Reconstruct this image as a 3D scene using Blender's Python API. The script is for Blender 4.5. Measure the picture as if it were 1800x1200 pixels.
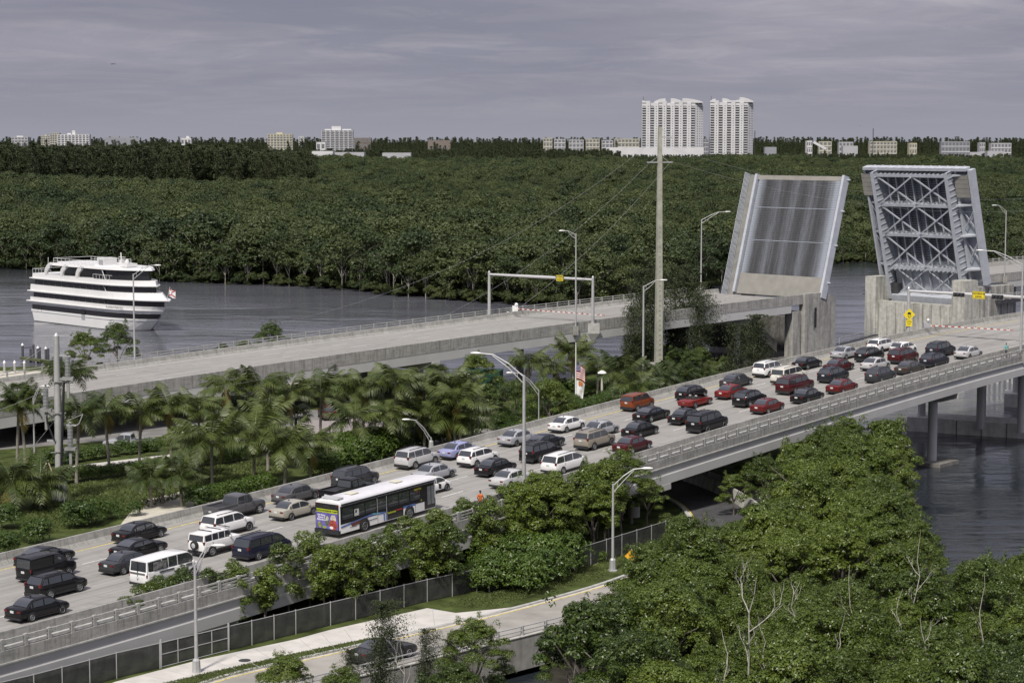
import bpy, math, random
import numpy as np
from mathutils import Vector, Matrix, geometry
R=math.radians
for o in list(bpy.data.objects): bpy.data.objects.remove(o)
sc=bpy.context.scene
COL=sc.collection
# ------------------------------------------------------------------ camera, sky, sun, exposure
F=3642.;H=36.;HOR=242.;BAR=.85;WATER=-2.3
PITCH=math.atan((600-HOR)/F);CP,SP=math.cos(PITCH),math.sin(PITCH)
cam=bpy.data.objects.new('camera',bpy.data.cameras.new('camera'));COL.objects.link(cam)
cam.location=(0,0,H);cam.rotation_euler=(math.pi/2-PITCH,0,0)
cam.data.sensor_width=36;cam.data.lens=F/1800*36;cam.data.clip_start=1;cam.data.clip_end=40000
sc.camera=cam
SUN_EL,SUN_AZ=R(52),R(-160)      # azimuth clockwise from +Y: the light comes from behind the camera, a little to the left
world=bpy.data.worlds.new('World');sc.world=world;world.use_nodes=True
nt=world.node_tree;nt.nodes.clear()
def N(t,tree=None,**k):
    n=(tree or nt).nodes.new(t)
    for a,b in k.items():
        if hasattr(n,a): setattr(n,a,b)
    return n
def Lk(a,b,tree=None): (tree or nt).links.new(a,b)
def mth(tree,op,a,b=None,c=None,clamp=False):
    n=tree.nodes.new('ShaderNodeMath');n.operation=op;n.use_clamp=clamp
    for i,v in enumerate((a,b,c)):
        if v is None: continue
        if isinstance(v,(int,float)): n.inputs[i].default_value=v
        else: tree.links.new(v,n.inputs[i])
    return n.outputs[0]
def mixc(tree,f,a,b,mode='MIX'):
    n=tree.nodes.new('ShaderNodeMix');n.data_type='RGBA';n.blend_type=mode
    for i,v in ((0,f),(6,a),(7,b)):
        if isinstance(v,(int,float)): n.inputs[i].default_value=v
        elif isinstance(v,(tuple,list)): n.inputs[i].default_value=(*v[:3],1)
        else: tree.links.new(v,n.inputs[i])
    return n.outputs[2]
def ramp(tree,f,stops):
    n=tree.nodes.new('ShaderNodeValToRGB');e=n.color_ramp.elements
    while len(e)<len(stops): e.new(.5)
    for i,(p,c) in enumerate(stops):
        e[i].position=p;e[i].color=(*c,1) if isinstance(c,(tuple,list)) else (c,c,c,1)
    tree.links.new(f,n.inputs[0]);return n.outputs[0]
out=N('ShaderNodeOutputWorld');bg=N('ShaderNodeBackground')
sky=N('ShaderNodeTexSky');sky.sky_type='NISHITA';sky.sun_disc=False;sky.sun_elevation=SUN_EL;sky.sun_rotation=SUN_AZ
sky.air_density=1.;sky.dust_density=2.;sky.ozone_density=1.5
tc=N('ShaderNodeTexCoord');sep=N('ShaderNodeSeparateXYZ');Lk(tc.outputs['Generated'],sep.inputs[0])
zz=mth(nt,'MAXIMUM',sep.outputs[2],0.)
zd=mth(nt,'ADD',zz,.085)
cx_=mth(nt,'DIVIDE',sep.outputs[0],zd);cy_=mth(nt,'DIVIDE',sep.outputs[1],zd)
cv=N('ShaderNodeCombineXYZ');Lk(cx_,cv.inputs[0]);Lk(cy_,cv.inputs[1])
def wn(scale,det,rough,dist=0.,off=0.):
    n=N('ShaderNodeTexNoise');n.inputs['Scale'].default_value=scale;n.inputs['Detail'].default_value=det
    n.inputs['Roughness'].default_value=rough;n.inputs['Distortion'].default_value=dist
    m=N('ShaderNodeMapping');m.inputs['Location'].default_value=(off,off*.7,off*.3);Lk(cv.outputs[0],m.inputs[0]);Lk(m.outputs[0],n.inputs['Vector']);return n.outputs[0]
n1=wn(.55,8,.58,.4,3.);n2=wn(1.7,9,.66,.6,7.);n3=wn(.6,5,.55,.3,11.)
elev=mth(nt,'DIVIDE',zz,.09,clamp=True)
base=ramp(nt,elev,[(0,(.325,.328,.385)),(.35,(.265,.266,.340)),(1,(.250,.248,.325))])
c1=ramp(nt,n1,[(.42,0.),(.60,1.)])
c2=ramp(nt,n2,[(.46,0.),(.64,1.)])
cl=mixc(nt,mth(nt,'MULTIPLY',c1,mth(nt,'MULTIPLY',elev,.95)),base,(.40,.375,.43))
cl=mixc(nt,mth(nt,'MULTIPLY',c2,mth(nt,'MULTIPLY',elev,.8)),cl,(.50,.47,.50))
dk=ramp(nt,n3,[(.40,1.),(.62,0.)])
cl=mixc(nt,mth(nt,'MULTIPLY',dk,mth(nt,'MULTIPLY',elev,.95)),cl,(.195,.195,.265))
# the overcast grows brighter towards the zenith, as such skies do
zen=mth(nt,'ADD',1.,mth(nt,'MULTIPLY',mth(nt,'SMOOTH_MIN',mth(nt,'SUBTRACT',zz,.12),1.,0.01,clamp=True),1.0))
clb=nt.nodes.new('ShaderNodeVectorMath');clb.operation='SCALE';Lk(cl,clb.inputs[0]);Lk(zen,clb.inputs['Scale'])
SKY_STRENGTH=.1
cs=nt.nodes.new('ShaderNodeVectorMath');cs.operation='SCALE';Lk(clb.outputs[0],cs.inputs[0]);cs.inputs['Scale'].default_value=.80/SKY_STRENGTH
mx=mixc(nt,.93,sky.outputs[0],cs.outputs[0])
Lk(mx,bg.inputs[0]);bg.inputs[1].default_value=SKY_STRENGTH;Lk(bg.outputs[0],out.inputs[0])
sl=bpy.data.lights.new('sun','SUN');sl.energy=3.3;sl.angle=R(6);sl.color=(1,.95,.87)
sun=bpy.data.objects.new('sun',sl);COL.objects.link(sun)
sd=Vector((math.sin(SUN_AZ)*math.cos(SUN_EL),math.cos(SUN_AZ)*math.cos(SUN_EL),math.sin(SUN_EL)))
sun.rotation_euler=sd.to_track_quat('Z','Y').to_euler()
sc.view_settings.view_transform='Standard';sc.view_settings.look='None';sc.view_settings.exposure=0.35;sc.view_settings.gamma=1
sc.view_settings.use_curve_mapping=False
sc.cycles.max_bounces=5;sc.cycles.diffuse_bounces=2;sc.cycles.glossy_bounces=3;sc.cycles.transmission_bounces=2;sc.cycles.transparent_max_bounces=6
sc.cycles.use_denoising=True;sc.cycles.caustics_reflective=False;sc.cycles.caustics_refractive=False
# ------------------------------------------------------------------ survey: pixel <-> place, and the two bridge axes
def proj(X,Y,Z):
    Z=Z-H;d=Y*CP-Z*SP;u=Y*SP+Z*CP
    return 900+F*X/d,600-F*u/d
def at(x,y,z=0.):
    r=(x-900)/F;u=(600-y)/F;b=CP+u*SP;c=-SP+u*CP;t=(z-H)/c
    return Vector((r*t,b*t,z))
def atY(x,y,Y):
    r=(x-900)/F;u=(600-y)/F;b=CP+u*SP;c=-SP+u*CP;t=Y/b
    return Vector((r*t,Y,H+c*t))
class Road:
    def __init__(s,th,k,X0,Y0,zc):
        s.S=np.linspace(-95,450,1091);a=th+k*s.S/100
        X=np.cumsum(np.sin(a))*.5;Y=np.cumsum(np.cos(a))*.5;i=190
        s.X=X-X[i]+X0;s.Y=Y-Y[i]+Y0;s.a=a;t=s.S/100
        s.Z=sum(c*t**j for j,c in enumerate(zc))-BAR
        s.Z=np.where(s.S<-60,np.interp(-60,s.S,s.Z),s.Z)
        k=int(np.argmax(s.Z*(s.S<250)));s.Z[k:]=s.Z[k]
    def pt(s,u,o=0.,h=0.):
        x,y,z,a=[np.interp(u,s.S,v) for v in (s.X,s.Y,s.Z,s.a)]
        return x-o*np.cos(a),y+o*np.sin(a),z+h,a
    def P(s,u,o=0.,h=0.): x,y,z,a=s.pt(u,o,h);return Vector((float(x),float(y),float(z)))
    def loc(s,px,py,h=0.,lo=-25,hi=45):
        for _ in range(30):
            m=(lo+hi)/2
            X,Y,Z,a=s.pt(s.S,m,h);x,y=proj(X,Y,Z)
            if np.interp(px,x,y)>py: lo=m
            else: hi=m
        X,Y,Z,a=s.pt(s.S,m,h);x,y=proj(X,Y,Z)
        return float(np.interp(px,x,s.S)),float(m)
    def s_at(s,px,o=0.,h=BAR):
        X,Y,Z,a=s.pt(s.S,o,h);x,y=proj(X,Y,Z);return float(np.interp(px,x,s.S))
    def mtx(s,u,o=0.,h=0.):
        p=s.P(u,o,h);q=s.P(u+1,o,h);f=(q-p).normalized();l=Vector((0,0,1)).cross(f).normalized();up=f.cross(l)
        m=Matrix((f,l,up)).transposed().to_4x4();m.translation=p;return m
NB=Road(.62637,.0622,-19.765,150,(4.6318,2.5022,3.4663,-1.5539))
FB=Road(.76914,.04368,-32.,267.76,(6.71,3.3515,-.5349))
# ------------------------------------------------------------------ object helpers
def tag(o,label=None,cat=None,group=None,kind=None):
    if label: o['label']=label
    if cat: o['category']=cat
    if group: o['group']=group
    if kind: o['kind']=kind
    return o
def thing(name,label,cat,loc=(0,0,0),rz=0,group=None,mtx=None):
    o=bpy.data.objects.new(name,None);COL.objects.link(o);o.empty_display_size=.3
    if mtx is not None: o.matrix_basis=mtx
    else: o.location=loc;o.rotation_euler=(0,0,rz)
    return tag(o,label,cat,group)
def inst(name,me,parent=None,mtx=None,mat=None):
    o=bpy.data.objects.new(name,me);COL.objects.link(o)
    if parent: o.parent=parent
    if mtx is not None: o.matrix_basis=mtx
    if mat: o.material_slots[0].link='OBJECT';o.material_slots[0].material=mat
    return o
def children(o): return [c for c in bpy.data.objects if c.parent==o]
def T(x=0,y=0,z=0,rz=0,rx=0,ry=0,s=1):
    m=Matrix.Translation((x,y,z))@Matrix.Rotation(rz,4,'Z')@Matrix.Rotation(ry,4,'Y')@Matrix.Rotation(rx,4,'X')
    if isinstance(s,(int,float)): s=(s,s,s)
    return m@Matrix.Diagonal((*s,1))
class MB:
    def __init__(s): s.v=[];s.f=[];s.uv={}
    def add(s,vs,fs,M=None):
        k=len(s.v)
        for p in vs: s.v.append(tuple(M@Vector(p)) if M is not None else tuple(p))
        for f in fs: s.f.append(tuple(i+k for i in f))
        return s
    def box(s,x0,x1,y0,y1,z0,z1,M=None):
        return s.add([(x0,y0,z0),(x1,y0,z0),(x1,y1,z0),(x0,y1,z0),(x0,y0,z1),(x1,y0,z1),(x1,y1,z1),(x0,y1,z1)],
          [(3,2,1,0),(4,5,6,7),(0,1,5,4),(1,2,6,5),(2,3,7,6),(3,0,4,7)],M)
    def cbox(s,c,d,M=None): return s.box(c[0]-d[0]/2,c[0]+d[0]/2,c[1]-d[1]/2,c[1]+d[1]/2,c[2]-d[2]/2,c[2]+d[2]/2,M)
    def bar(s,a,b,w,h=None,up=(0,0,1)):
        a=Vector(a);b=Vector(b);h=h or w;f=(b-a);L=f.length
        if L<1e-6: return s
        f/=L;u=Vector(up)
        if abs(f.dot(u))>.98: u=Vector((0,1,0))
        l=u.cross(f).normalized();u=f.cross(l)
        m=Matrix((f,l,u)).transposed().to_4x4();m.translation=a
        return s.box(0,L,-w/2,w/2,-h/2,h/2,m)
    def tube(s,pts,rs,n=8,cap=True):
        pts=[Vector(p) for p in pts]
        if isinstance(rs,(int,float)): rs=[rs]*len(pts)
        k=len(s.v);u=None
        for i,p in enumerate(pts):
            d=(pts[min(i+1,len(pts)-1)]-pts[max(i-1,0)]).normalized()
            if u is None: u=d.orthogonal().normalized()
            else: u=(u-d*u.dot(d)).normalized()
            w=d.cross(u)
            for j in range(n):
                a=2*math.pi*j/n;s.v.append(tuple(p+(u*math.cos(a)+w*math.sin(a))*rs[i]))
        for i in range(len(pts)-1):
            for j in range(n):
                a=k+i*n+j;b=k+i*n+(j+1)%n;s.f.append((a,b,b+n,a+n))
        if cap:
            s.f.append(tuple(k+j for j in range(n))[::-1]);e=k+(len(pts)-1)*n;s.f.append(tuple(e+j for j in range(n)))
        return s
    def lathe(s,prof,n=16,M=None):
        vs=[];fs=[]
        for r,z in prof:
            for j in range(n): a=2*math.pi*j/n;vs.append((r*math.cos(a),r*math.sin(a),z))
        for i in range(len(prof)-1):
            for j in range(n): a=i*n+j;b=i*n+(j+1)%n;fs.append((a,b,b+n,a+n))
        fs.append(tuple(range(n))[::-1]);fs.append(tuple(range((len(prof)-1)*n,len(prof)*n)))
        return s.add(vs,fs,M)
    def prism(s,poly,h0,h1,M=None):
        n=len(poly);vs=[(x,y,h0) for x,y in poly]+[(x,y,h1) for x,y in poly]
        fs=[tuple(range(n))[::-1],tuple(range(n,2*n))]+[(i,(i+1)%n,(i+1)%n+n,i+n) for i in range(n)]
        return s.add(vs,fs,M)
    def loft(s,rings,cap=True,M=None):
        n=len(rings[0]);vs=[p for r in rings for p in r]
        fs=[(i*n+j,i*n+(j+1)%n,(i+1)*n+(j+1)%n,(i+1)*n+j) for i in range(len(rings)-1) for j in range(n)]
        if cap: fs+=[tuple(range(n))[::-1],tuple(range((len(rings)-1)*n,len(rings)*n))]
        return s.add(vs,fs,M)
    def mesh(s,name,m=None,smooth=False):
        me=bpy.data.meshes.new(name);me.from_pydata(s.v,[],s.f);me.validate();me.update()
        if m: me.materials.append(m)
        if smooth:
            me.polygons.foreach_set('use_smooth',[True]*len(me.polygons))
            try: me.set_sharp_from_angle(angle=R(38))
            except Exception: pass
        return me
    def obj(s,name,m,parent=None,mtx=None,smooth=False): return inst(name,s.mesh(name,m,smooth),parent,mtx)
XYZ2=Matrix.Rotation(math.pi/2,4,'X')
# ------------------------------------------------------------------ materials
MATS={}
def mat(name,col,rough=.6,metal=0.,var=.18,sc_=1.5,bump=0.,bsc=20.,spec=.5,coat=0.,obj=True,stain=0.):
    if name in MATS: return MATS[name]
    m=bpy.data.materials.new(name);m.use_nodes=True;t=m.node_tree;b=t.nodes['Principled BSDF']
    b.inputs['Roughness'].default_value=rough;b.inputs['Metallic'].default_value=metal;b.inputs['Specular IOR Level'].default_value=spec
    b.inputs['Coat Weight'].default_value=coat
    if coat: b.inputs['Coat Roughness'].default_value=.06
    c=t.nodes.new('ShaderNodeTexCoord')
    n=t.nodes.new('ShaderNodeTexNoise');n.inputs['Scale'].default_value=sc_;n.inputs['Detail'].default_value=5;t.links.new(c.outputs['Object'],n.inputs['Vector'])
    dk=tuple(x*(1-var) for x in col);lt=tuple(min(x*(1+var),1) for x in col)
    o=ramp(t,n.outputs[0],[(.3,dk),(.7,lt)])
    if stain:
        n2=t.nodes.new('ShaderNodeTexNoise');n2.inputs['Scale'].default_value=1.;n2.inputs['Detail'].default_value=6
        mp=t.nodes.new('ShaderNodeMapping');mp.inputs['Scale'].default_value=(1.3,1.3,.14);t.links.new(c.outputs['Object'],mp.inputs[0]);t.links.new(mp.outputs[0],n2.inputs['Vector'])
        f=ramp(t,n2.outputs[0],[(.45,0.),(.68,1.)])
        o=mixc(t,mth(t,'MULTIPLY',f,stain),o,tuple(x*.28 for x in col))
    t.links.new(o,b.inputs['Base Color'])
    if bump:
        n3=t.nodes.new('ShaderNodeTexNoise');n3.inputs['Scale'].default_value=bsc;n3.inputs['Detail'].default_value=4;t.links.new(c.outputs['Object'],n3.inputs['Vector'])
        bp=t.nodes.new('ShaderNodeBump');bp.inputs['Strength'].default_value=bump;bp.inputs['Distance'].default_value=.05
        t.links.new(n3.outputs[0],bp.inputs['Height']);t.links.new(bp.outputs[0],b.inputs['Normal'])
    MATS[name]=m;return m
def uvmat(name,col,kind):
    """Concrete laid along a road axis: UV = metres along / across, so streaks and joints follow it."""
    m=bpy.data.materials.new(name);m.use_nodes=True;t=m.node_tree;b=t.nodes['Principled BSDF'];b.inputs['Roughness'].default_value=.85;b.inputs['Specular IOR Level'].default_value=.25
    u=t.nodes.new('ShaderNodeUVMap');u.uv_map='UVMap'
    def nz(sx,sy,det=5,rough=.6):
        mp=t.nodes.new('ShaderNodeMapping');mp.inputs['Scale'].default_value=(sx,sy,1);t.links.new(u.outputs[0],mp.inputs[0])
        n=t.nodes.new('ShaderNodeTexNoise');n.inputs['Scale'].default_value=1;n.inputs['Detail'].default_value=det;n.inputs['Roughness'].default_value=rough
        t.links.new(mp.outputs[0],n.inputs['Vector']);return n.outputs[0]
    s=t.nodes.new('ShaderNodeSeparateXYZ');t.links.new(u.outputs[0],s.inputs[0])
    g=lambda k:tuple(x*k for x in col)
    if kind=='deck':
        c=ramp(t,nz(.06,.9),[(.3,g(.82)),(.72,g(1.12))])
        c=mixc(t,mth(t,'MULTIPLY',ramp(t,nz(.03,2.4,6,.7),[(.48,0.),(.64,1.)]),.50),c,g(.50))
        c=mixc(t,mth(t,'MULTIPLY',ramp(t,nz(.9,.5,5,.65),[(.52,0.),(.66,1.)]),.42),c,g(.55))
        # worn wheel paths in every lane
        w=mth(t,'PINGPONG',mth(t,'ADD',s.outputs[1],-2.2+.95),.96)
        c=mixc(t,mth(t,'MULTIPLY',ramp(t,w,[(.35,0.),(.85,1.)]),.26),c,g(.68))
        j=mth(t,'PINGPONG',s.outputs[0],4.6);c=mixc(t,ramp(t,j,[(.006,.55),(.02,0.)]),c,g(.4))
        # transverse tining
        c=mixc(t,mth(t,'MULTIPLY',ramp(t,nz(5.,.12,3),[(.45,0.),(.6,1.)]),.14),c,g(.6))
    else:
        c=ramp(t,nz(.5,1.1),[(.3,g(.8)),(.72,g(1.12))])
        st=ramp(t,nz(3.,.30,7,.75),[(.46,0.),(.66,1.)])
        c=mixc(t,mth(t,'MULTIPLY',st,.66 if kind=='fascia' else .45),c,g(.24))
        c=mixc(t,mth(t,'MULTIPLY',ramp(t,nz(.8,3.,5,.7),[(.48,0.),(.66,1.)]),.5),c,g(.42))
        j=mth(t,'PINGPONG',s.outputs[0],3.05);c=mixc(t,ramp(t,j,[(.01,.8),(.03,0.)]),c,g(.25))
    t.links.new(c,b.inputs['Base Color'])
    n3=nz(9,9,4);bp=t.nodes.new('ShaderNodeBump');bp.inputs['Strength'].default_value=.25;bp.inputs['Distance'].default_value=.03
    t.links.new(n3,bp.inputs['Height']);t.links.new(bp.outputs[0],b.inputs['Normal'])
    return m
M_deck=uvmat('deck_concrete',(.335,.327,.305),'deck')
M_barrier=uvmat('barrier_concrete',(.38,.375,.35),'barrier')
M_fascia=uvmat('fascia_concrete',(.40,.395,.37),'fascia')
M_conc=mat('concrete',(.42,.42,.40),.85,bump=.2,spec=.2)
M_girder=mat('girder_concrete',(.50,.50,.485),.8,var=.08,sc_=.3,spec=.2)
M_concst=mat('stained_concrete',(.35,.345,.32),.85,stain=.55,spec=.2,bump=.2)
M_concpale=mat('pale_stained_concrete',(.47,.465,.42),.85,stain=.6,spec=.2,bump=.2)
M_white=mat('white_paint',(.80,.80,.79),.4,var=.04)
M_steel=mat('galvanised_steel',(.50,.50,.50),.45,metal=.35,var=.1)
M_blue=mat('pale_blue_steel_paint',(.46,.485,.53),.5,var=.08,sc_=.8,stain=.1)
M_bluedk=mat('weathered_blue_steel',(.30,.33,.38),.6,var=.2,sc_=1.2,stain=.3)
M_black=mat('black_plastic',(.02,.02,.022),.5,var=.1)
M_dark=mat('dark_metal',(.05,.05,.055),.5,var=.2)
M_yellow=mat('sign_yellow',(.75,.60,.03),.5,var=.05)
M_yline=mat('yellow_road_paint',(.62,.50,.10),.7,var=.35,sc_=3)
M_wline=mat('white_road_paint',(.62,.62,.60),.7,var=.25,sc_=3)
M_asph=mat('asphalt',(.062,.062,.065),.85,var=.3,sc_=.6,bump=.3)
M_lot=mat('worn_asphalt',(.20,.195,.185),.9,var=.25,sc_=.4,bump=.2)
M_side=mat('pale_sidewalk_concrete',(.55,.53,.49),.85,var=.14,sc_=.7)
M_grass=mat('grass_ground',(.060,.078,.024),.95,var=.55,sc_=.5,bump=.6,bsc=9,spec=.1)
M_mud=mat('dark_soil',(.035,.033,.025),.95,var=.4,sc_=1,bump=.5,spec=.1)
M_sand=mat('pale_sand',(.52,.49,.41),.95,var=.15,sc_=.8)
M_bark=mat('grey_bark',(.16,.14,.12),.9,var=.35,sc_=6,bump=.4)
M_palmbark=mat('palm_bark',(.24,.22,.19),.9,var=.3,sc_=7,bump=.4)
M_snag=mat('bleached_dead_wood',(.40,.38,.34),.8,var=.25,sc_=5)
M_red=mat('sign_red',(.45,.04,.03),.5)
M_rubber=mat('tyre_rubber',(.018,.018,.018),.85,var=.2)
def water_mat():
    m=bpy.data.materials.new('water');m.use_nodes=True;t=m.node_tree;b=t.nodes['Principled BSDF']
    b.inputs['Roughness'].default_value=.09;b.inputs['IOR'].default_value=1.333
    g=t.nodes.new('ShaderNodeNewGeometry')
    def nz(sx,sy,det,rot=0.,rough=.6,dist=.3):
        mp=t.nodes.new('ShaderNodeMapping');mp.inputs['Scale'].default_value=(sx,sy,1);mp.inputs['Rotation'].default_value=(0,0,rot);t.links.new(g.outputs['Position'],mp.inputs[0])
        n=t.nodes.new('ShaderNodeTexNoise');n.inputs['Scale'].default_value=1;n.inputs['Detail'].default_value=det;n.inputs['Roughness'].default_value=rough;n.inputs['Distortion'].default_value=dist
        t.links.new(mp.outputs[0],n.inputs['Vector']);return n.outputs[0]
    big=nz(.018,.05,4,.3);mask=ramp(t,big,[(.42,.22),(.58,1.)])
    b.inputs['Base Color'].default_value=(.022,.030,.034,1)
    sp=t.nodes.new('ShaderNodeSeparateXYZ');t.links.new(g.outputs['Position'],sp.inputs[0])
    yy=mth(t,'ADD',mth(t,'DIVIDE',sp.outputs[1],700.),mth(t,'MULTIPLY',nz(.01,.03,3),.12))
    t.links.new(ramp(t,yy,[(.38,(.020,.025,.030)),(.55,(.125,.130,.155)),(.80,(.115,.120,.138)),(.93,(.030,.036,.038))]),b.inputs['Base Color'])  # pale mid channel: sky reflection painted into the base colour; near basin darker
    hgt=mth(t,'ADD',mth(t,'MULTIPLY',nz(.30,.62,4,.25),.8),mth(t,'MULTIPLY',nz(1.2,2.6,3,-.2),.22));hgt=mth(t,'ADD',hgt,mth(t,'MULTIPLY',nz(.10,.17,3,.1),.9))
    hgt=mth(t,'MULTIPLY',hgt,mask)
    bp=t.nodes.new('ShaderNodeBump');bp.inputs['Strength'].default_value=1.;bp.inputs['Distance'].default_value=.21
    t.links.new(hgt,bp.inputs['Height']);t.links.new(bp.outputs[0],b.inputs['Normal']);return m
M_water=water_mat()
def leaf_mat(name,c0,c1,trans=.25,rough=.55):
    m=bpy.data.materials.new(name);m.use_nodes=True;t=m.node_tree;t.nodes.remove(t.nodes['Principled BSDF']);o=t.nodes['Material Output']
    a=t.nodes.new('ShaderNodeAttribute');a.attribute_name='tint';oi=t.nodes.new('ShaderNodeObjectInfo')
    g=t.nodes.new('ShaderNodeNewGeometry');nz=t.nodes.new('ShaderNodeTexNoise');nz.inputs['Scale'].default_value=.045;nz.inputs['Detail'].default_value=3;t.links.new(g.outputs['Position'],nz.inputs['Vector'])
    f=mth(t,'ADD',mth(t,'MULTIPLY',a.outputs['Fac'],.45),mth(t,'MULTIPLY',oi.outputs['Random'],.45))
    n5=t.nodes.new('ShaderNodeTexNoise');n5.inputs['Scale'].default_value=.008;n5.inputs['Detail'].default_value=4;t.links.new(g.outputs['Position'],n5.inputs['Vector'])
    f=mth(t,'ADD',f,mth(t,'MULTIPLY',mth(t,'SUBTRACT',n5.outputs[0],.5),1.5))
    f=mth(t,'ADD',f,mth(t,'MULTIPLY',mth(t,'SUBTRACT',nz.outputs[0],.46),.9),clamp=True)
    c=mixc(t,f,c0,c1)
    p=t.nodes.new('ShaderNodeBsdfPrincipled');p.inputs['Roughness'].default_value=rough;p.inputs['Specular IOR Level'].default_value=.5
    tr=t.nodes.new('ShaderNodeBsdfTranslucent');mx=t.nodes.new('ShaderNodeMixShader');mx.inputs[0].default_value=trans
    t.links.new(c,p.inputs['Base Color']);t.links.new(c,tr.inputs[0]);t.links.new(p.outputs[0],mx.inputs[1]);t.links.new(tr.outputs[0],mx.inputs[2]);t.links.new(mx.outputs[0],o.inputs[0])
    return m
L_mang=leaf_mat('mangrove_leaf',(.018,.042,.008),(.150,.205,.028),.22,.40)
L_far=leaf_mat('far_mangrove_leaf',(.018,.040,.009),(.105,.130,.036),.18)
L_pine=leaf_mat('casuarina_needle',(.034,.048,.020),(.075,.095,.036),.2,.7)
L_bush=leaf_mat('shrub_leaf',(.028,.062,.010),(.120,.185,.026),.22,.42)
L_palm=leaf_mat('palm_frond',(.026,.046,.010),(.118,.150,.034),.22,.5)
L_palmdry=leaf_mat('dry_palm_frond',(.13,.11,.03),(.26,.20,.05),.2,.6)
L_grass=leaf_mat('grass_blade',(.06,.09,.02),(.14,.17,.05),.2,.7)
# ------------------------------------------------------------------ meshes of foliage
def leaf_mesh(name,m,pos,nrm,size,asp=.5,seed=0,curl=0.):
    rg=np.random.default_rng(seed);n=len(pos)
    nrm=nrm/np.linalg.norm(nrm,axis=1,keepdims=True)
    r=rg.normal(size=(n,3));a=np.cross(nrm,r);a/=np.linalg.norm(a,axis=1,keepdims=True)+1e-9;b=np.cross(nrm,a)
    L=(size*rg.uniform(.5,1.5,n))[:,None]
    v=np.empty((n,4,3));v[:,0]=pos-a*L*.5;v[:,1]=pos-b*L*asp*.5+nrm*L*.08;v[:,2]=pos+a*L*.5-nrm*L*curl;v[:,3]=pos+b*L*asp*.5+nrm*L*.08
    me=bpy.data.meshes.new(name);me.vertices.add(4*n);me.vertices.foreach_set('co',v.ravel());me.loops.add(4*n)
    me.loops.foreach_set('vertex_index',np.arange(4*n));me.polygons.add(n);me.polygons.foreach_set('loop_start',np.arange(0,4*n,4));me.polygons.foreach_set('loop_total',np.full(n,4))
    me.update(calc_edges=True)
    at_=me.attributes.new('tint','FLOAT','POINT');at_.data.foreach_set('value',np.repeat(rg.uniform(0,1,n),4).astype(np.float32))
    me.materials.append(m);return me
def crown_pts(blobs,n,seed,up=.35,inner=.15,jit=.35,per=9,rs=.11):
    """leaves gathered in rosettes on the surfaces of many small clumps"""
    rg=np.random.default_rng(seed);B=np.array(blobs,float);w=B[:,3]*B[:,4];w/=w.sum();m=max(1,n//per)
    k=rg.choice(len(B),m,p=w);d=rg.normal(size=(m,3));d/=np.linalg.norm(d,axis=1,keepdims=True)
    d[:,2]=np.where(d[:,2]<-.25,-d[:,2]*up*2,d[:,2]);d/=np.linalg.norm(d,axis=1,keepdims=True)
    rad=np.where(rg.uniform(size=m)<inner,rg.uniform(.35,.85,m),rg.uniform(.84,1.12,m))
    c=B[k,:3]+d*B[k,3:6]*rad[:,None]
    i=np.repeat(np.arange(m),per);e=rg.normal(size=(len(i),3));e/=np.linalg.norm(e,axis=1,keepdims=True)
    R_=B[:,3].mean()*rs*3;pos=c[i]+e*R_*rg.uniform(.3,1,len(i))[:,None]*np.array([1,1,.7])
    nr=d[i]*.7+e*.6+rg.normal(size=(len(i),3))*jit+np.array([0,0,.45]);return pos,nr
def mang_blobs(rng,r,h,flat=.62,k=16,bs=(.20,.36)):
    bl=[(0,0,h-r*flat*.62,r*.42,r*.42,r*.30)]
    for i in range(k):
        a=i*2.4+rng.uniform(-.4,.4);u=((i+.5)/k)**.5;q=r*.82*u*rng.uniform(.85,1.1);s=r*rng.uniform(*bs)
        bl.append((q*math.cos(a),q*math.sin(a),h-s*.7-r*flat*1.35*u*u*rng.uniform(.7,1.25),s,s,s*.66))
    return bl
def trunk_mesh(name,m,rng,h,r0,spread,k=5,n=6,roots=False):
    b=MB();b.tube([(0,0,-.3),(rng.uniform(-.2,.2),rng.uniform(-.2,.2),h*.3),(rng.uniform(-.3,.3),rng.uniform(-.3,.3),h*.75)],[r0,r0*.75,r0*.4],n)
    for i in range(k):
        a=i*2.4+rng.uniform(-.4,.4);q=spread*rng.uniform(.5,.9);z0=h*rng.uniform(.22,.55)
        b.tube([(0,0,z0),(q*.45*math.cos(a),q*.45*math.sin(a),z0+(h-z0)*.5),(q*math.cos(a),q*math.sin(a),h*rng.uniform(.78,.95))],[r0*.5,r0*.32,r0*.12],5)
    if roots:
        for i in range(7):
            a=i*.9;b.tube([(0,0,h*.16),(.5*math.cos(a),.5*math.sin(a),h*.1),(.9*math.cos(a),.9*math.sin(a),-.5)],[r0*.25,r0*.22,r0*.18],4)
    return b.mesh(name,m,True)
rng=random.Random(5)
# near mangroves: crown radius about 3 m
NEARC=[];NEART=[]
for i in range(6):
    r=[2.9,3.3,2.5,3.0,2.2,3.6][i];h=[6.5,7.2,5.8,7.8,5.2,7.0][i]
    p,n=crown_pts(mang_blobs(rng,r,h,.85,34,(.11,.25))+[(rng.uniform(-.6,.6)*r,rng.uniform(-.6,.6)*r,h-rng.uniform(.1,.9),.22,.22,.55) for _ in range(7)],int(9500*r),i+1,inner=.14,rs=.12)
    NEARC.append(leaf_mesh('near_mangrove_crown',L_mang,p,n,.108,.5,i));NEART.append(trunk_mesh('near_mangrove_trunk',M_bark,rng,h*.86,.14,r))
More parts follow.
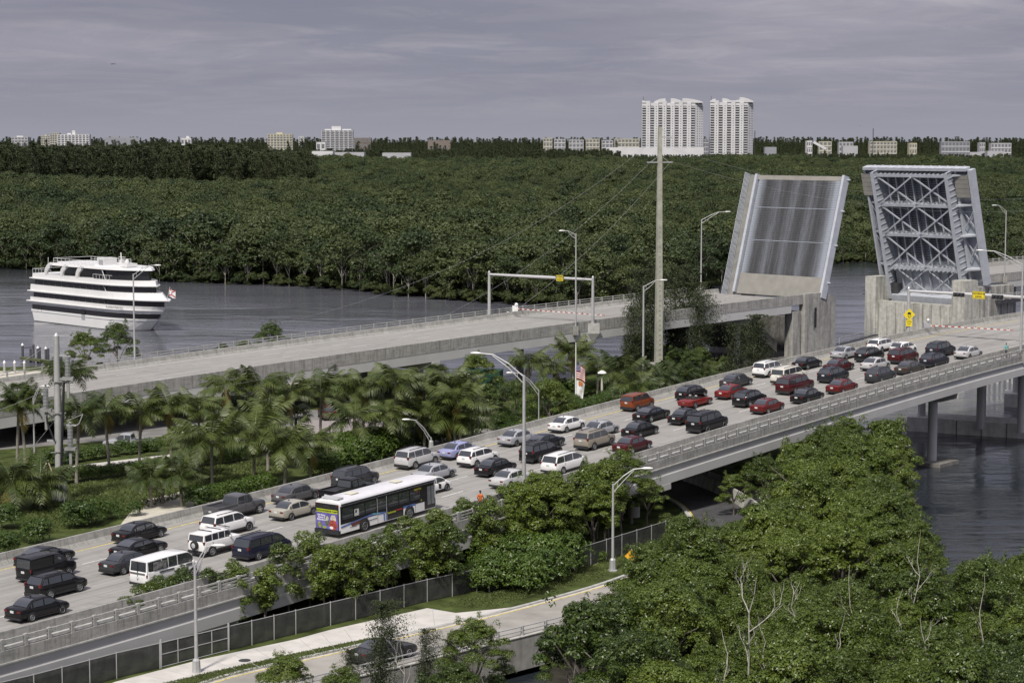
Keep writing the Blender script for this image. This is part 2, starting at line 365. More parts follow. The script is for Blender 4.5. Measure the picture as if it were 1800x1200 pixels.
# shrubs 1.2 m radius
BUSH=[]
for i in range(4):
    r=1.3;bl=[(rng.uniform(-.7,.7),rng.uniform(-.7,.7),rng.uniform(.6,1.5),rng.uniform(.6,.9),rng.uniform(.6,.9),rng.uniform(.5,.8)) for _ in range(7)]+[(0,0,.5,1.1,1.1,.7)]
    p,n=crown_pts(bl,6000,40+i,inner=.15,rs=.07);BUSH.append(leaf_mesh('shrub_foliage',L_bush,p,n,.125,.5,i))
# tall slender roadside trees with upright leafy tops
SLIM=[];SLIMT=[]
for i in range(3):
    h=6.;bl=[]
    for k in range(13):
        a=k*2.4;z=2.2+k*.30;q=rng.uniform(.3,1.15);bl.append((q*math.cos(a),q*math.sin(a),z,rng.uniform(.5,.8),rng.uniform(.5,.8),rng.uniform(.55,.85)))
    p,n=crown_pts(bl,11000,60+i,inner=.2,rs=.10);SLIM.append(leaf_mesh('slender_tree_crown',L_mang,p,n,.15,.5,i));SLIMT.append(trunk_mesh('slender_tree_trunk',M_bark,rng,h,.10,.9,6))
# far mangroves: crown radius 4.5 m, seen from half a kilometre
FARC=[];FART=[]
for i in range(5):
    r=[4.0,5.4,3.2,4.4,6.2][i];h=[10.5,13.4,9.2,11.4,13.8][i]
    p,n=crown_pts(mang_blobs(rng,r,h,.8,15,(.24,.40))+[(rng.uniform(-2.6,2.6),rng.uniform(-2.6,2.6),rng.uniform(1.2 if i in(0,3) else 4.5,6.5),1.7,1.7,1.5) for _ in range([7,2,4,8,2][i])],4600,80+i,inner=.05,jit=.25,per=6,rs=.07)
    FARC.append(leaf_mesh('far_mangrove_crown',L_far,p,n,.38,.75,i));FART.append(trunk_mesh('far_mangrove_trunk',mat('pale_trunk_bark',(.36,.34,.29),.9),rng,h*.8,.15,r,5,5))
# casuarinas (feathery pines): tall and near versions
def pine_mesh(name,h,r,nb,nl,ls,seed,lean=.12):
    """irregular plumes: every bough is an upswept drooping tuft"""
    rg=np.random.default_rng(seed);P=[];Nn=[];side=rg.uniform(0,6.28)
    for k in range(nb):
        f=rg.uniform(.10,1.);z=h*f;q=r*(.35+.65*math.sin(math.pi*min(1,(1.08-f)*.95)))*rg.uniform(.45,1.15);a=rg.uniform(0,6.28)
        t=rg.uniform(.1,1,nl)[:,None];d=np.array([math.cos(a),math.sin(a),.55+.5*f])
        p=np.array([lean*z,0,z])+d*q*t+np.array([.35,0,-.25])*q*t**2+rg.normal(size=(nl,3))*(.10*q+.03*r)*np.array([1,1,1.3]);p[:,2]=np.minimum(p[:,2],h*1.02+rg.uniform(-1,1)*h*.02);P.append(p);Nn.append(rg.normal(size=(nl,3))+np.array([0,0,.3]))
    return leaf_mesh(name,L_pine,np.concatenate(P),np.concatenate(Nn),ls,.28,seed,.1)
FPINE=[pine_mesh('far_casuarina_crown',31,5.6,70,26,1.5,200+i,.05) for i in range(3)]
NPINE=[pine_mesh('casuarina_crown',12,2.9,130,60,.30,210+i,.05) for i in range(3)]
PINET=MB().tube([(0,0,-.5),(.3,0,5),(.6,0,11)],[.16,.12,.03],6).mesh('casuarina_trunk',M_bark,True)
FPINET=MB().tube([(0,0,-.5),(.8,0,14),(1.9,0,31)],[.4,.3,.06],5).mesh('far_casuarina_trunk',M_bark,True)
# palm fronds: arching midrib with two ranks of hanging leaflets
def frond_mesh(seed,L=2.9,droop=1.0,m=None,n=27):
    rg=np.random.default_rng(seed);V=[];Fc=[];wind=rg.uniform(.05,.35)
    mid=lambda t:np.array([L*(t-.18*droop*t*t),wind*t*t*L*.3,L*(.50*t-.78*droop*t*t)])
    for i in range(10):
        t0,t1=i/10,(i+1)/10;a,b=mid(t0),mid(t1);w0,w1=.035*(1-t0)+.008,.035*(1-t1)+.008;k=len(V)
        V+=[a+(0,-w0,0),a+(0,w0,0),b+(0,w1,0),b+(0,-w1,0)];Fc.append((k,k+1,k+2,k+3))
    for i in range(n):
        for sd in (-1,1):
            t=.14+.86*(i+rg.uniform(0,.6))/n;p=mid(t);q=mid(min(t+.02,1.));d=q-p;d/=np.linalg.norm(d)+1e-9
            ln=L*.33*math.sin(math.pi*min(max(t*.86+.13,0),1))**.7*rg.uniform(.8,1.1)
            o=np.array([d[0]*.55,sd*.8,-.30-.35*rg.uniform()]);o/=np.linalg.norm(o);w=d*.05;k=len(V);m1=p+o*ln*.55;e=p+o*ln+np.array([0,wind*ln*.6,-.28*ln])
            V+=[p-w*.6,p+w*.6,m1+w,m1-w,e];Fc+=[(k,k+1,k+2,k+3),(k+3,k+2,k+4)]
    me=bpy.data.meshes.new('frond');me.from_pydata([tuple(v) for v in V],[],Fc);me.update()
    a=me.attributes.new('tint','FLOAT','POINT');a.data.foreach_set('value',rg.uniform(.2,.9,len(V)).astype(np.float32));me.materials.append(m or L_palm);return me
FROND=[frond_mesh(i,3.8,.45+.2*i) for i in range(4)]
FRONDDRY=frond_mesh(9,2.6,1.7,L_palmdry)
def fan_mesh(seed):
    rg=np.random.default_rng(seed);V=[];Fc=[]
    V+=[(0,-.02,0),(0,.02,0),(1.,.02,.35),(1.,-.02,.35)];Fc.append((0,1,2,3))
    for i in range(22):
        a=-1.9+3.8*i/21;l=1.0*rg.uniform(.85,1.1);d=np.array([math.cos(a),math.sin(a),.1]);w=np.array([-math.sin(a),math.cos(a),0])*.045;c=np.array([1.,0,.35]);k=len(V)
        m1=c+d*l*.6;e=c+d*l+np.array([0,0,-.35*l]);V+=[c,m1-w,m1+w,e];Fc+=[(k,k+1,k+2),(k+1,k+3,k+2)]
    me=bpy.data.meshes.new('fan_leaf');me.from_pydata([tuple(v) for v in V],[],Fc);me.update()
    a=me.attributes.new('tint','FLOAT','POINT');a.data.foreach_set('value',rg.uniform(.1,.8,len(V)).astype(np.float32));me.materials.append(L_palm);return me
FAN=[fan_mesh(i) for i in range(2)]
TRUNKS={}
def palm_trunk(h):
    k=round(h*2)/2
    if k not in TRUNKS:
        b=MB();pts=[(.30*math.sin(t*2.2)*t*k*.18,0,k*t) for t in np.linspace(0,1,9)];b.tube([(0,0,-.2)]+pts[1:],[.15+.02*(i%2) if i else .22 for i in range(9)],9);TRUNKS[k]=(b.mesh('palm_trunk',M_palmbark,True),pts[-1])
    return TRUNKS[k]
def palm(px,py,h,size,label,kind='coconut',nf=20,dry=1,seed=None,group='palms in the park between the bridges'):
    """px,py is where the crown sits in the survey picture; the trunk drops from it to the ground."""
    r=random.Random(int(px*7+py));p=at(px,py,h)
    t=thing('coconut_palm' if kind=='coconut' else 'fan_palm',label,'palm tree',(p.x,p.y,0),r.uniform(0,6.28),group)
    me,top=palm_trunk(h);inst('trunk',me,t);c=Vector((top[0],top[1],h-.05))
    for i in range(nf):
        a=i*2.4+r.uniform(-.25,.25);e=1.05-1.55*(i/nf)+r.uniform(-.12,.12)
        me=r.choice(FROND) if kind=='coconut' else r.choice(FAN);dr=kind=='coconut' and i>=nf-dry
        if dr: me=FRONDDRY;e=-.75
        s=size*r.uniform(.88,1.1)*(1. if kind=='coconut' else 1.05)
        inst('frond' if kind=='coconut' else 'fan_leaf',me,t,Matrix.Translation(c)@Matrix.Rotation(a,4,'Z')@Matrix.Rotation(-e*.75,4,'Y')@Matrix.Diagonal((s,s,s,1)))
    if kind=='coconut':
        b=MB()
        for i in range(4): a=i*1.6;b.lathe([(.02,-.13),(.1,-.07),(.12,0),(.09,.09),(.02,.12)],6,T(.2*math.cos(a),.2*math.sin(a),-.25))
        b.obj('coconuts',mat('coconut_green',(.12,.13,.03),.6),t,Matrix.Translation(c))
    return t
def tree(name,cr,tk,x,y,z,s,rz,label,group,cat='tree',sz=None):
    t=thing(name,label,cat,(x,y,z),rz,group);t.scale=(s,s,sz or s)
    inst('trunk',tk,t);inst('crown',cr,t);return t
# ------------------------------------------------------------------ things swept along a road axis
def sweep(name,road,s0,s1,prof,m,parent,step=3.,closed=True):
    """prof: (o,h) points; UV = metres along, metres round the profile."""
    n=max(2,int(math.ceil((s1-s0)/step))+1);ss=np.linspace(s0,s1,n);k=len(prof);V=[];Fc=[];U=[]
    cum=[0]
    for i in range(k): a=prof[i];b=prof[(i+1)%k];cum.append(cum[-1]+math.hypot(b[0]-a[0],b[1]-a[1]))
    for s in ss:
        for o,h in prof: V.append(tuple(road.P(s,o,h)))
    m_=k if closed else k-1
    for i in range(n-1):
        for j in range(m_):
            a=i*k+j;b=i*k+(j+1)%k;Fc.append((a,a+k,b+k,b));v0,v1=(prof[j][0],prof[(j+1)%k][0]) if m is M_deck else (cum[j],cum[j+1])
            U+=[(ss[i],v0),(ss[i+1],v0),(ss[i+1],v1),(ss[i],v1)]
    if closed:
        Fc.append(tuple(range(k)));U+=[(p[0],p[1]) for p in prof];e=(n-1)*k;Fc.append(tuple(range(e,e+k))[::-1]);U+=[(p[0],p[1]) for p in prof[::-1]]
    me=bpy.data.meshes.new(name);me.from_pydata(V,[],Fc);uv=me.uv_layers.new(name='UVMap');uv.data.foreach_set('uv',np.array(U,np.float32).ravel())
    me.materials.append(m);me.update();return inst(name,me,parent)
def rect(o0,o1,h0,h1): return [(o0,h0),(o0,h1),(o1,h1),(o1,h0)]
def line_strip(name,road,s0,s1,o,w,m,parent,h=.004):
    return sweep(name,road,s0,s1,[(o-w/2,h),(o+w/2,h)],m,parent,3.,False)
NW,FW=18.9,18.4
nb=thing('road_bridge','grey concrete bridge in the foreground packed with waiting traffic','bridge')
s0,s1=-60,215
sweep('deck_slab',NB,s0,s1,[(-1.3,-.03),(-1.3,-.25),(19.3,-.25),(19.3,-.03)],M_conc,nb)
sweep('roadway_surface',NB,s0,s1,[(.2,0.),(18.75,0.)],M_deck,nb,3.,False)
sweep('inner_barrier',NB,s0,s1,[(-.12,-.1),(-.08,.85),(.10,.85),(.20,.30),(.42,.005),(.42,-.05)],M_barrier,nb)
sweep('far_barrier',NB,s0,s1,[(18.55,-.05),(18.55,.005),(18.78,.3),(18.88,.85),(19.08,.85),(19.12,-.9)],M_barrier,nb)
sweep('sidewalk',NB,s0,s1,rect(-1.24,-.121,-.03,.03),M_conc,nb)
sweep('fascia_parapet',NB,s0,s1,rect(-1.52,-1.25,-.76,.02),M_fascia,nb)
sweep('fascia_ledge',NB,s0,s1,rect(-1.62,-1.27,-.87,-.762),M_conc,nb)
for o0,o1 in ((-1.49,-1.0),(2.6,3.1),(7.6,8.1),(12.6,13.1),(18.1,18.6)):
    sweep('girder',NB,s0,s1,[(o0,-.88 if o0<0 else -.26),(o0,-1.5),(o0-.06,-1.6),(o0-.06,-2.45),(o1+.08,-2.45),(o1+.08,-1.6),(o1,-1.5),(o1,-.88 if o0<0 else -.26)],M_girder,nb)
sweep('edge_line',NB,s0,s1,[(17.34,.004),(17.49,.004)],M_yline,nb,3.,False)
for o in (13.65,9.78,5.92):
    k=-56+ (1.5 if o<7 else (7 if o<12 else 4))
    while k<130 if o>13 else k<150: line_strip('lane_dash',NB,k,k+3.,o,.13,M_wline,nb);k+=12.2
line_strip('lane_dash',NB,100,180,2.1,.15,M_wline,nb)
line_strip('lane_dash',NB,150,215,9.78,.13,M_wline,nb);line_strip('lane_dash',NB,150,215,5.92,.13,M_wline,nb);line_strip('lane_dash',NB,150,215,13.65,.13,M_wline,nb)
M_rail=mat('weathered_rail_concrete',(.37,.37,.35),.85,var=.2,sc_=2.5,bump=.2,spec=.2)
post=MB().box(-.13,.13,-.10,.10,0,.94).mesh('railing_post',M_rail)
railm=MB().box(.13,1.87,-.055,.055,-.055,.055).mesh('railing_rail',M_rail)
def railing(road,s0,s1,o,h0,parent,step=2.,hs=(.28,.52,.80),pm=None,rm=None,ph=1.):
    s=s0
    while s<s1:
        M=road.mtx(s,o,h0);inst('railing_post',pm or post,parent,M@Matrix.Diagonal((1,1,ph,1)))
        for z in hs: inst('railing_rail',rm or railm,parent,M@Matrix.Translation((0,0,z)))
        s+=step
railing(NB,-30,184,-1.39,.02,nb,hs=(.16,.40,.64),ph=.80)
# piers of the near bridge
def pier(road,s,os,cap,zb,parent,hcap=-2.46,r=.55,capw=1.5,caph=1.25,m=None,foot=None,footh=1.1):
    M=road.mtx(s,0,0);t=thing('bridge_pier','','pier') if parent is None else None
    a,b=cap;q=MB();P0=Matrix.Identity(4)
    hh=hcap
    q.add([(-capw/2,a,hh),(capw/2,a,hh),(capw/2,b,hh),(-capw/2,b,hh),(-capw/2,a,hh-caph*.45),(capw/2,a,hh-caph*.45),(capw/2,b,hh-caph*.45),(-capw/2,b,hh-caph*.45),
      (-capw/2,a+2.4,hh-caph),(capw/2,a+2.4,hh-caph),(capw/2,b-2.4,hh-caph),(-capw/2,b-2.4,hh-caph)],
      [(0,1,2,3),(0,4,5,1),(2,6,7,3),(4,8,9,5),(6,10,11,7),(8,11,10,9),(1,5,9,10,6,2),(0,3,7,11,8,4)])
    inst('pier_cap',q.mesh('pier_cap',m or M_girder),parent,M)
    for o in os:
        top=road.P(s,o,hcap-caph+.05)
        MB().tube([(top.x,top.y,zb),(top.x,top.y,top.z)],r,18).obj('pier_column',m or M_girder,parent,smooth=True)
        if foot:
            ang=float(road.pt(s,o)[3]);MB().box(-foot/2,foot/2,-foot/2,foot/2,0,footh).obj('pier_footing',mat('wet_concrete',(.22,.21,.19),.7,stain=.6),parent,T(top.x,top.y,zb,math.pi/2-ang))
pier(NB,23,(2.,14.),(-1.6,18.2),0,nb)
pier(NB,55,(2.,14.),(-1.6,18.2),0,nb)
pier(NB,85,(2.,14.),(-1.6,18.2),-1,nb)
pier(NB,115.3,(2.,14.),(-1.6,18.2),WATER-.6,nb,foot=4.6,footh=1.0)
pier(NB,150,(2.,14.),(-1.6,18.2),WATER-1,nb)
wl=MB();a=NB.P(-30,-2.2,-2.4);
sweep('abutment_wall',NB,-60,-2,rect(-1.32,-1.1,-4.9,-.88),M_girder,nb)
# ------------------------------------------------------------------ far bridge: approach, closed to traffic
fb=thing('bascule_bridge','empty grey concrete road bridge whose roadway leads to the raised spans','bridge')
t0,t1=-75,113.
sweep('deck_slab',FB,t0,t1,[(-.35,-.03),(-.35,-.25),(20.6,-.25),(20.6,-.03)],M_conc,fb)
sweep('roadway_surface',FB,t0,t1,[(.2,0.),(18.3,0.)],M_deck,fb,3.,False)
sweep('near_parapet',FB,t0,t1,[(-.38,-.75),(-.38,.85),(-.12,.85),(0.,.3),(.2,.005),(.2,-.1),(0,-.75)],M_fascia,fb)
sweep('far_barrier',FB,t0,t1,[(18.1,-.05),(18.1,.005),(18.3,.3),(18.4,.85),(18.65,.85),(18.65,-.2)],M_barrier,fb)
sweep('sidewalk',FB,t0,t1,rect(18.66,20.5,.12,.2),M_conc,fb)
for o in (-.35,5.5,11,16,20): sweep('girder',FB,t0,t1-(3 if o<1 else 0),[(o,-.76 if o<0 else -.26),(o,-1.6),(o,-1.9),(o,-2.05),(o+.5,-2.05),(o+.5,-.76 if o<0 else -.26)],M_girder,fb)
line_strip('edge_line',FB,t0,t1,17.2,.15,M_wline,fb);line_strip('edge_line',FB,t0,t1,1.3,.15,M_wline,fb)
for o in (5.2,9.2,13.2):
    k=t0
    while k<t1-4: line_strip('lane_dash',FB,k,k+3,o,.13,M_wline,fb);k+=12.2
fpost=MB().box(-.08,.08,-.08,.08,0,.88).mesh('railing_post',M_rail);frail=MB().box(.08,2.52,-.04,.04,-.045,.045).mesh('railing_rail',M_rail)
railing(FB,t0,t1-2,20.45,.2,fb,2.6,hs=(.35,.7,1.05),ph=1.3,pm=fpost,rm=frail)
for s,os in ((-45,(3,15)),(-8,(3,15)),(30,(3,15)),(62,(3,15)),(100,(3,15))):
    pier(FB,s,os,(-.4,20.),-3 if s>25 else -.2,fb,hcap=-2.06,caph=1.3,r=.6)
# ------------------------------------------------------------------ bascule: two piers and two raised leaves
def wallbox(b,road,s0,s1,o0,o1,z0,z1):
    p=[road.P(s0,o0),road.P(s1,o0),road.P(s1,o1),road.P(s0,o1)]
    b.add([(q.x,q.y,z0) for q in p]+[(q.x,q.y,z1) for q in p],[(3,2,1,0),(4,5,6,7),(0,1,5,4),(1,2,6,5),(2,3,7,6),(3,0,4,7)])
pz=FB.P(118,0,0).z
lp=thing('bridge_pier','tall grey concrete pier with a dark open chamber under the left raised span','bridge pier')
b=MB();wallbox(b,FB,113.1,118.2,-.75,.5,WATER-2,pz+.85);b.obj('side_wall',M_concst,lp)
b=MB();p=[FB.P(118.25,-.75),FB.P(121.6,-.55),FB.P(121.6,.6),FB.P(118.25,.6)]
b.add([(q.x,q.y,WATER-2) for q in p]+[(q.x,q.y,pz+z) for q,z in zip(p,(.86,-.1,-.1,.86))],[(3,2,1,0),(4,5,6,7),(0,1,5,4),(1,2,6,5),(2,3,7,6),(3,0,4,7)]);b.obj('nose_wall',M_concst,lp)
b=MB();wallbox(b,FB,110.7,112.7,-.2,1.6,WATER-2,pz-2.0);b.obj('column',M_concst,lp)
b=MB();wallbox(b,FB,100.,101.6,16.5,18,WATER-2,pz-2.3);b.obj('column',M_concst,lp)
b=MB();wallbox(b,FB,112.,121.4,17.2,19.5,WATER-2,pz-.5);b.obj('side_wall',M_concst,lp)
b=MB();wallbox(b,FB,118.5,121.2,.62,17.1,WATER-2,pz-3.8);b.obj('channel_wall',mat('shade_dark_stained_concrete',(.13,.125,.115),.9,var=.3,stain=.6),lp)  # stained concrete with the chamber's shade put into its dark colour
b=MB();wallbox(b,FB,101.,121.,.7,17.,WATER-2,WATER+1.6);b.obj('pier_floor',mat('shade_dark_stained_concrete',(.13,.125,.115),.9,var=.3,stain=.6),lp)
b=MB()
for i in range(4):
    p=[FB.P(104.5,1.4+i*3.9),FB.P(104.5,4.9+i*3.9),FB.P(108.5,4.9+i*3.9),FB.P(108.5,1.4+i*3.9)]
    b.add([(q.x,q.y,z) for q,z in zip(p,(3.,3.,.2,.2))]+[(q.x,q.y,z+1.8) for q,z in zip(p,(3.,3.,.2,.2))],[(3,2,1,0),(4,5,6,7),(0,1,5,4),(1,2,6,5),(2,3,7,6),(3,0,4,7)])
b.obj('counterweight',mat('shade_dark_stained_concrete',(.13,.125,.115),.9,var=.3,stain=.6),lp)  # dark tone paints the unlit chamber onto the counterweight, stains on top
b=MB();
for i in range(9):
    z=pz-2.4-i*.35;q=FB.P(115.6,-.9);b.bar((q.x-.25,q.y-.05,z),(q.x+.25,q.y+.15,z),.06)
b.obj('ladder',M_dark,lp)
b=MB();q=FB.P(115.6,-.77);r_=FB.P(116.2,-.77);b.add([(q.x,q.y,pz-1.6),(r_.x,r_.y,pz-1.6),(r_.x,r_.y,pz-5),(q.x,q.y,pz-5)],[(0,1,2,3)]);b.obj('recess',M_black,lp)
def leaf_frame(s,h0,tip):
    """matrix: x along the leaf from heel to tip, y across the road (o direction, to the left), z out of the deck surface"""
    p=FB.P(s,0,h0);M=FB.mtx(s,0,h0);f=(M.to_3x3()@Vector((1,0,0)));f.z=0;f.normalize();f*=(1 if tip>0 else -1)
    up=Vector((0,0,1));l=Vector((0,0,1)).cross(f if tip>0 else -f).normalized();a=abs(tip)
    x=f*math.cos(a)+up*math.sin(a);n=x.cross(l) if tip>0 else l.cross(x);
    if n.dot(f)>0: n=-n
    m=Matrix((x,l,n)).transposed().to_4x4();m.translation=p;return m
def grating_mat():
    m=bpy.data.materials.new('deck_grating');m.use_nodes=True;t=m.node_tree;b=t.nodes['Principled BSDF'];b.inputs['Roughness'].default_value=.6;b.inputs['Metallic'].default_value=.2
    c=t.nodes.new('ShaderNodeTexCoord');s=t.nodes.new('ShaderNodeSeparateXYZ');t.links.new(c.outputs['Object'],s.inputs[0])
    mp=t.nodes.new('ShaderNodeMapping');mp.inputs['Scale'].default_value=(.06,1.3,1);t.links.new(c.outputs['Object'],mp.inputs[0])
    n=t.nodes.new('ShaderNodeTexNoise');n.inputs['Scale'].default_value=1;n.inputs['Detail'].default_value=4;t.links.new(mp.outputs[0],n.inputs['Vector'])
    wv=t.nodes.new('ShaderNodeMath');wv.operation='PINGPONG';wv.inputs[1].default_value=1.95;t.links.new(mth(t,'ADD',s.outputs[1],.3),wv.inputs[0])
    m2=t.nodes.new('ShaderNodeMapping');m2.inputs['Scale'].default_value=(.5,2.2,1);t.links.new(c.outputs['Object'],m2.inputs[0])
    n2=t.nodes.new('ShaderNodeTexNoise');n2.inputs['Scale'].default_value=1;n2.inputs['Detail'].default_value=7;n2.inputs['Roughness'].default_value=.75;t.links.new(m2.outputs[0],n2.inputs['Vector'])
    f=mth(t,'ADD',mth(t,'MULTIPLY',wv.outputs[0],.14),mth(t,'ADD',mth(t,'MULTIPLY',n.outputs[0],.5),mth(t,'MULTIPLY',n2.outputs[0],.42)))
    edge=mth(t,'ABSOLUTE',mth(t,'SUBTRACT',s.outputs[1],9.2));e=ramp(t,mth(t,'DIVIDE',edge,9.2),[(.80,0.),(.93,1.)])
    col=ramp(t,f,[(.36,(.050,.051,.053)),(.60,(.10,.103,.11)),(.82,(.20,.215,.24))])
    col=mixc(t,e,col,(.36,.39,.44));t.links.new(col,b.inputs['Base Color']);return m
M_grate=grating_mat()
LEN=21.0
def leaf(s,h0,ang,name,label,near,far,wn_,wf):
    sg2=1 if ang>0 else -1
    t=thing(name,label,'bridge span',mtx=leaf_frame(s,h0,ang));sg=1
    y0,y1=near,far
    # deck grating: crossbars proud of a dark plate, in three panels
    MB().box(3.3,LEN-.8,y0+.9,y1-.9,-.10,0).obj('deck_grating',M_grate,t)
    b=MB();x=3.5
    while x<LEN-.9: b.box(x,x+.07,y0+.9,y1-.9,0.,.05);x+=.30
    b.obj('grating_crossbars',M_grate,t)['kind']='stuff'
    for x in (9.3,15.2): MB().box(x-.05,x+.05,y0+.9,y1-.9,.0,.06).obj('panel_joint',M_bluedk,t)
    for k in range(9): MB().box(3.4,LEN-.85,y0+2.1+k*1.85,y0+2.13+k*1.85,.0,.055).obj('longitudinal_bar',M_grate,t)
    MB().box(LEN-.78,LEN,y0+.2,y1-.2,-.5,.03).obj('end_beam',mat('heel_concrete',(.27,.26,.235),.85,var=.12,sc_=.6),t)
    MB().box(-.4 if sg2>0 else -4.,3.28,y0+.8,y1-.8,-.55 if sg2>0 else -.2,.06).obj('concrete_heel',mat('heel_concrete',(.27,.26,.235),.85,var=.2,sc_=.9,stain=.4) if sg2>0 else M_bluedk,t)
    for y in (y0,y1-.5):
        q=MB();q.box(-.2,LEN+.15,y,y+.5,-1.,.42);q.obj('curb_girder',M_blue,t)
    return t
def stiffened(b,x0,x1,y,z0,z1,n,d=.16,side=1):
    b.box(x0,x1,y-.04,y+.04,z0,z1);b.box(x0,x1,y-.34,y+.34,z0-.1,z0)
    for i in range(n+1): x=x0+(x1-x0)*i/n;b.box(x-.03,x+.03,y-d,y+d,z0,z1)
LL=leaf(117.6,.15,R(74),'raised_bridge_span','left raised drawbridge span showing its streaked road deck',-.9,18.9,0,0)
b=MB().box(-1.2,LEN+.1,19.0,20.5,-.35,-.2);b.obj('sidewalk',mat('span_sidewalk',(.22,.215,.20),.85,var=.2,sc_=.8),LL)
for k in range(5): MB().box(-1.2,LEN+.2,20.45,20.53,-.1+k*.32,.02+k*.32).obj('railing_rail',M_blue,LL)
for k in range(11): MB().box(k*2.1-.05,k*2.1+.05,20.45,20.56,-.3,1.35).obj('railing_post',M_blue,LL)
for y in (.6,17.4):
    b=MB();stiffened(b,-1,LEN-.4,y,-2.4,-.1,14);b.obj('main_girder',M_blue,LL)
for k in (.5,7.2,13.8,20.): MB().box(k,k+.25,.7,17.3,-1.8,-.1).obj('floor_beam',M_blue,LL)
for x in (2.5,9.,15.,20.5): MB().box(x,x+.2,-1.5,-.9,-.7,-.5).obj('bracket',M_blue,LL)
# right leaf: its framed underside faces the viewer
RL=leaf(162.5,.15,-R(75),'raised_bridge_span','right raised drawbridge span showing its pale blue braced steel underside',.0,18.4,0,0)
b=MB()
for y in (.9,17.6):
    b=MB();stiffened(b,-4.2,LEN,y,-3.0,-.1,22);b.obj('main_girder',M_blue,RL)
FBX=[2.3,8.7,14.5,20.2]
for x in FBX:
    b=MB();b.box(x-.04,x+.04,1.25,17.25,-2.1,-.1);b.box(x-.28,x+.28,1.25,17.25,-2.2,-2.1);b.obj('floor_beam',M_blue,RL)
    for k in range(16):
        MB().box(x+.05,x+.36,1.6+k,1.64+k,-2.08,-.2).obj('stiffener',M_blue,RL)
    for y0,y1,z0 in ((-3.2,.5,-.9),(18.,21.,-.9)):
        b=MB();b.add([(x-.15,y0,-.1),(x+.15,y0,-.1),(x+.15,y1,-.1),(x-.15,y1,-.1),(x-.15,y0,-.5 if y0<0 else -1.9),(x+.15,y0,-.5 if y0<0 else -1.9),(x+.15,y1,-1.9 if y0<0 else -.5),(x-.15,y1,-1.9 if y0<0 else -.5)],[(0,1,2,3),(7,6,5,4),(0,4,5,1),(1,5,6,2),(2,6,7,3),(3,7,4,0)]);b.obj('cantilever_bracket',M_blue,RL)
for k in range(8): MB().box(2.4,20.1,2.9+k*1.85,2.98+k*1.85,-.75,-.1).obj('stringer',M_bluedk,RL)
for k in range(8): MB().box(2.4,20.1,2.8+k*1.85,3.08+k*1.85,-.79,-.75).obj('stringer_flange',M_blue,RL)
def brace(x0,y0,x1,y1,z,w=.26): MB().bar((x0,y0,z),(x1,y1,z),w,.14,up=(0,0,1)).obj('brace',M_blue,RL)
for i in range(3):
    xa,xb=FBX[i]+.3,FBX[i+1]-.3
    for ya,yb in ((1.3,9.1),(9.4,17.2)):
        brace(xa,ya,xb,yb,-2.05);brace(xa,yb,xb,ya,-2.25)
    for ya,yb in ((-3.,.6),(17.9,20.8)): brace(xa,ya,xb,yb,-.6,.14);brace(xa,yb,xb,ya,-.72,.14)
for k in range(53): MB().box(2.4+k*.335,2.48+k*.335,1.3,17.2,-.2,-.12).obj('grating_rib',M_blue,RL)
for y0,y1 in ((-3.4,-2.6),(20.6,21.0)): MB().box(-.6,LEN+.1,y0,y1,-1.15,.25).obj('outer_fascia_girder',M_blue,RL)
MB().box(-.2,LEN,-2.55,.5,-.16,-.08).obj('sidewalk_plate',M_grate,RL);MB().box(-.2,LEN,18.,20.55,-.16,-.08).obj('sidewalk_plate',M_grate,RL)
b=MB();b.box(LEN,LEN+.55,-2.5,20.8,-1.6,-.05);b.obj('tip_beam',M_blue,RL)
for k in range(12): MB().box(LEN+.55,LEN+.62,-1.5+k*1.85,-1.25+k*1.85,-1.6,.0).obj('tip_bracket',M_blue,RL)
for k in range(5):
    MB().box(16.+k*.85,16.8+k*.85,-2.5,.4,-1.3,-1.1).obj('corrugated_fender_board',MATS['heel_concrete'],RL);MB().box(16.+k*.85,16.8+k*.85,18.1,21.6,-1.3,-1.1).obj('corrugated_fender_board',MATS['heel_concrete'],RL)
# heel framing down in the pit
for ya,yb in ((2.4,8.8),(9.2,15.8)):
    brace(-2.6,ya,2.0,yb,-2.,.2);brace(-2.6,yb,2.0,ya,-2.1,.2)
MB().box(-3.2,2.2,1.4,17.1,-1.0,-.8).obj('heel_plate',M_blue,RL)
for k in range(7): MB().box(-3.1,2.2,2.6+k*2.1,2.68+k*2.1,-1.6,-1.0).obj('heel_rib',M_blue,RL)
MB().box(-4.4,-2.8,1.4,17.1,-3.4,-.8).obj('counterweight',M_blue,RL)
for k in range(8): MB().box(-4.3,-2.72,1.7+k*2.05,1.78+k*2.05,-3.5,-3.4).obj('counterweight_rib',M_blue,RL)
for k in range(16): MB().box(2.0,2.25,1.6+k*1.,1.72+k*1.,-3.0,-2.2).obj('beam_stiffener',M_blue,RL)
b=MB();wallbox(b,FB,0,1,0,1,0,1)
rp=thing('bridge_pier','pale streaked concrete pier carrying the right raised span','bridge pier')
PZ=FB.P(160,0,0).z
def wb(n,s0,s1,o0,o1,z0,z1,m): b=MB();wallbox(b,FB,s0,s1,o0,o1,z0,z1);return b.obj(n,m,rp)
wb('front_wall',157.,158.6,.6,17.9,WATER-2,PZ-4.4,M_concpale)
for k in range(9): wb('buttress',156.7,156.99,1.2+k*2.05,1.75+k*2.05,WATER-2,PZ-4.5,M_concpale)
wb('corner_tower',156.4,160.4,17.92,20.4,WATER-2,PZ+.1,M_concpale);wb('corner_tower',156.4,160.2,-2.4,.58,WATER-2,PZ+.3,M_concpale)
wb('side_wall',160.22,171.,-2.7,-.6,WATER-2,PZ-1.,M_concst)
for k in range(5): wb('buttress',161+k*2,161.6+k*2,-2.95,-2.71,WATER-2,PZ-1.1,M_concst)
wb('side_wall',160.42,171,18.,20.3,WATER-2,PZ-1.,M_concst)
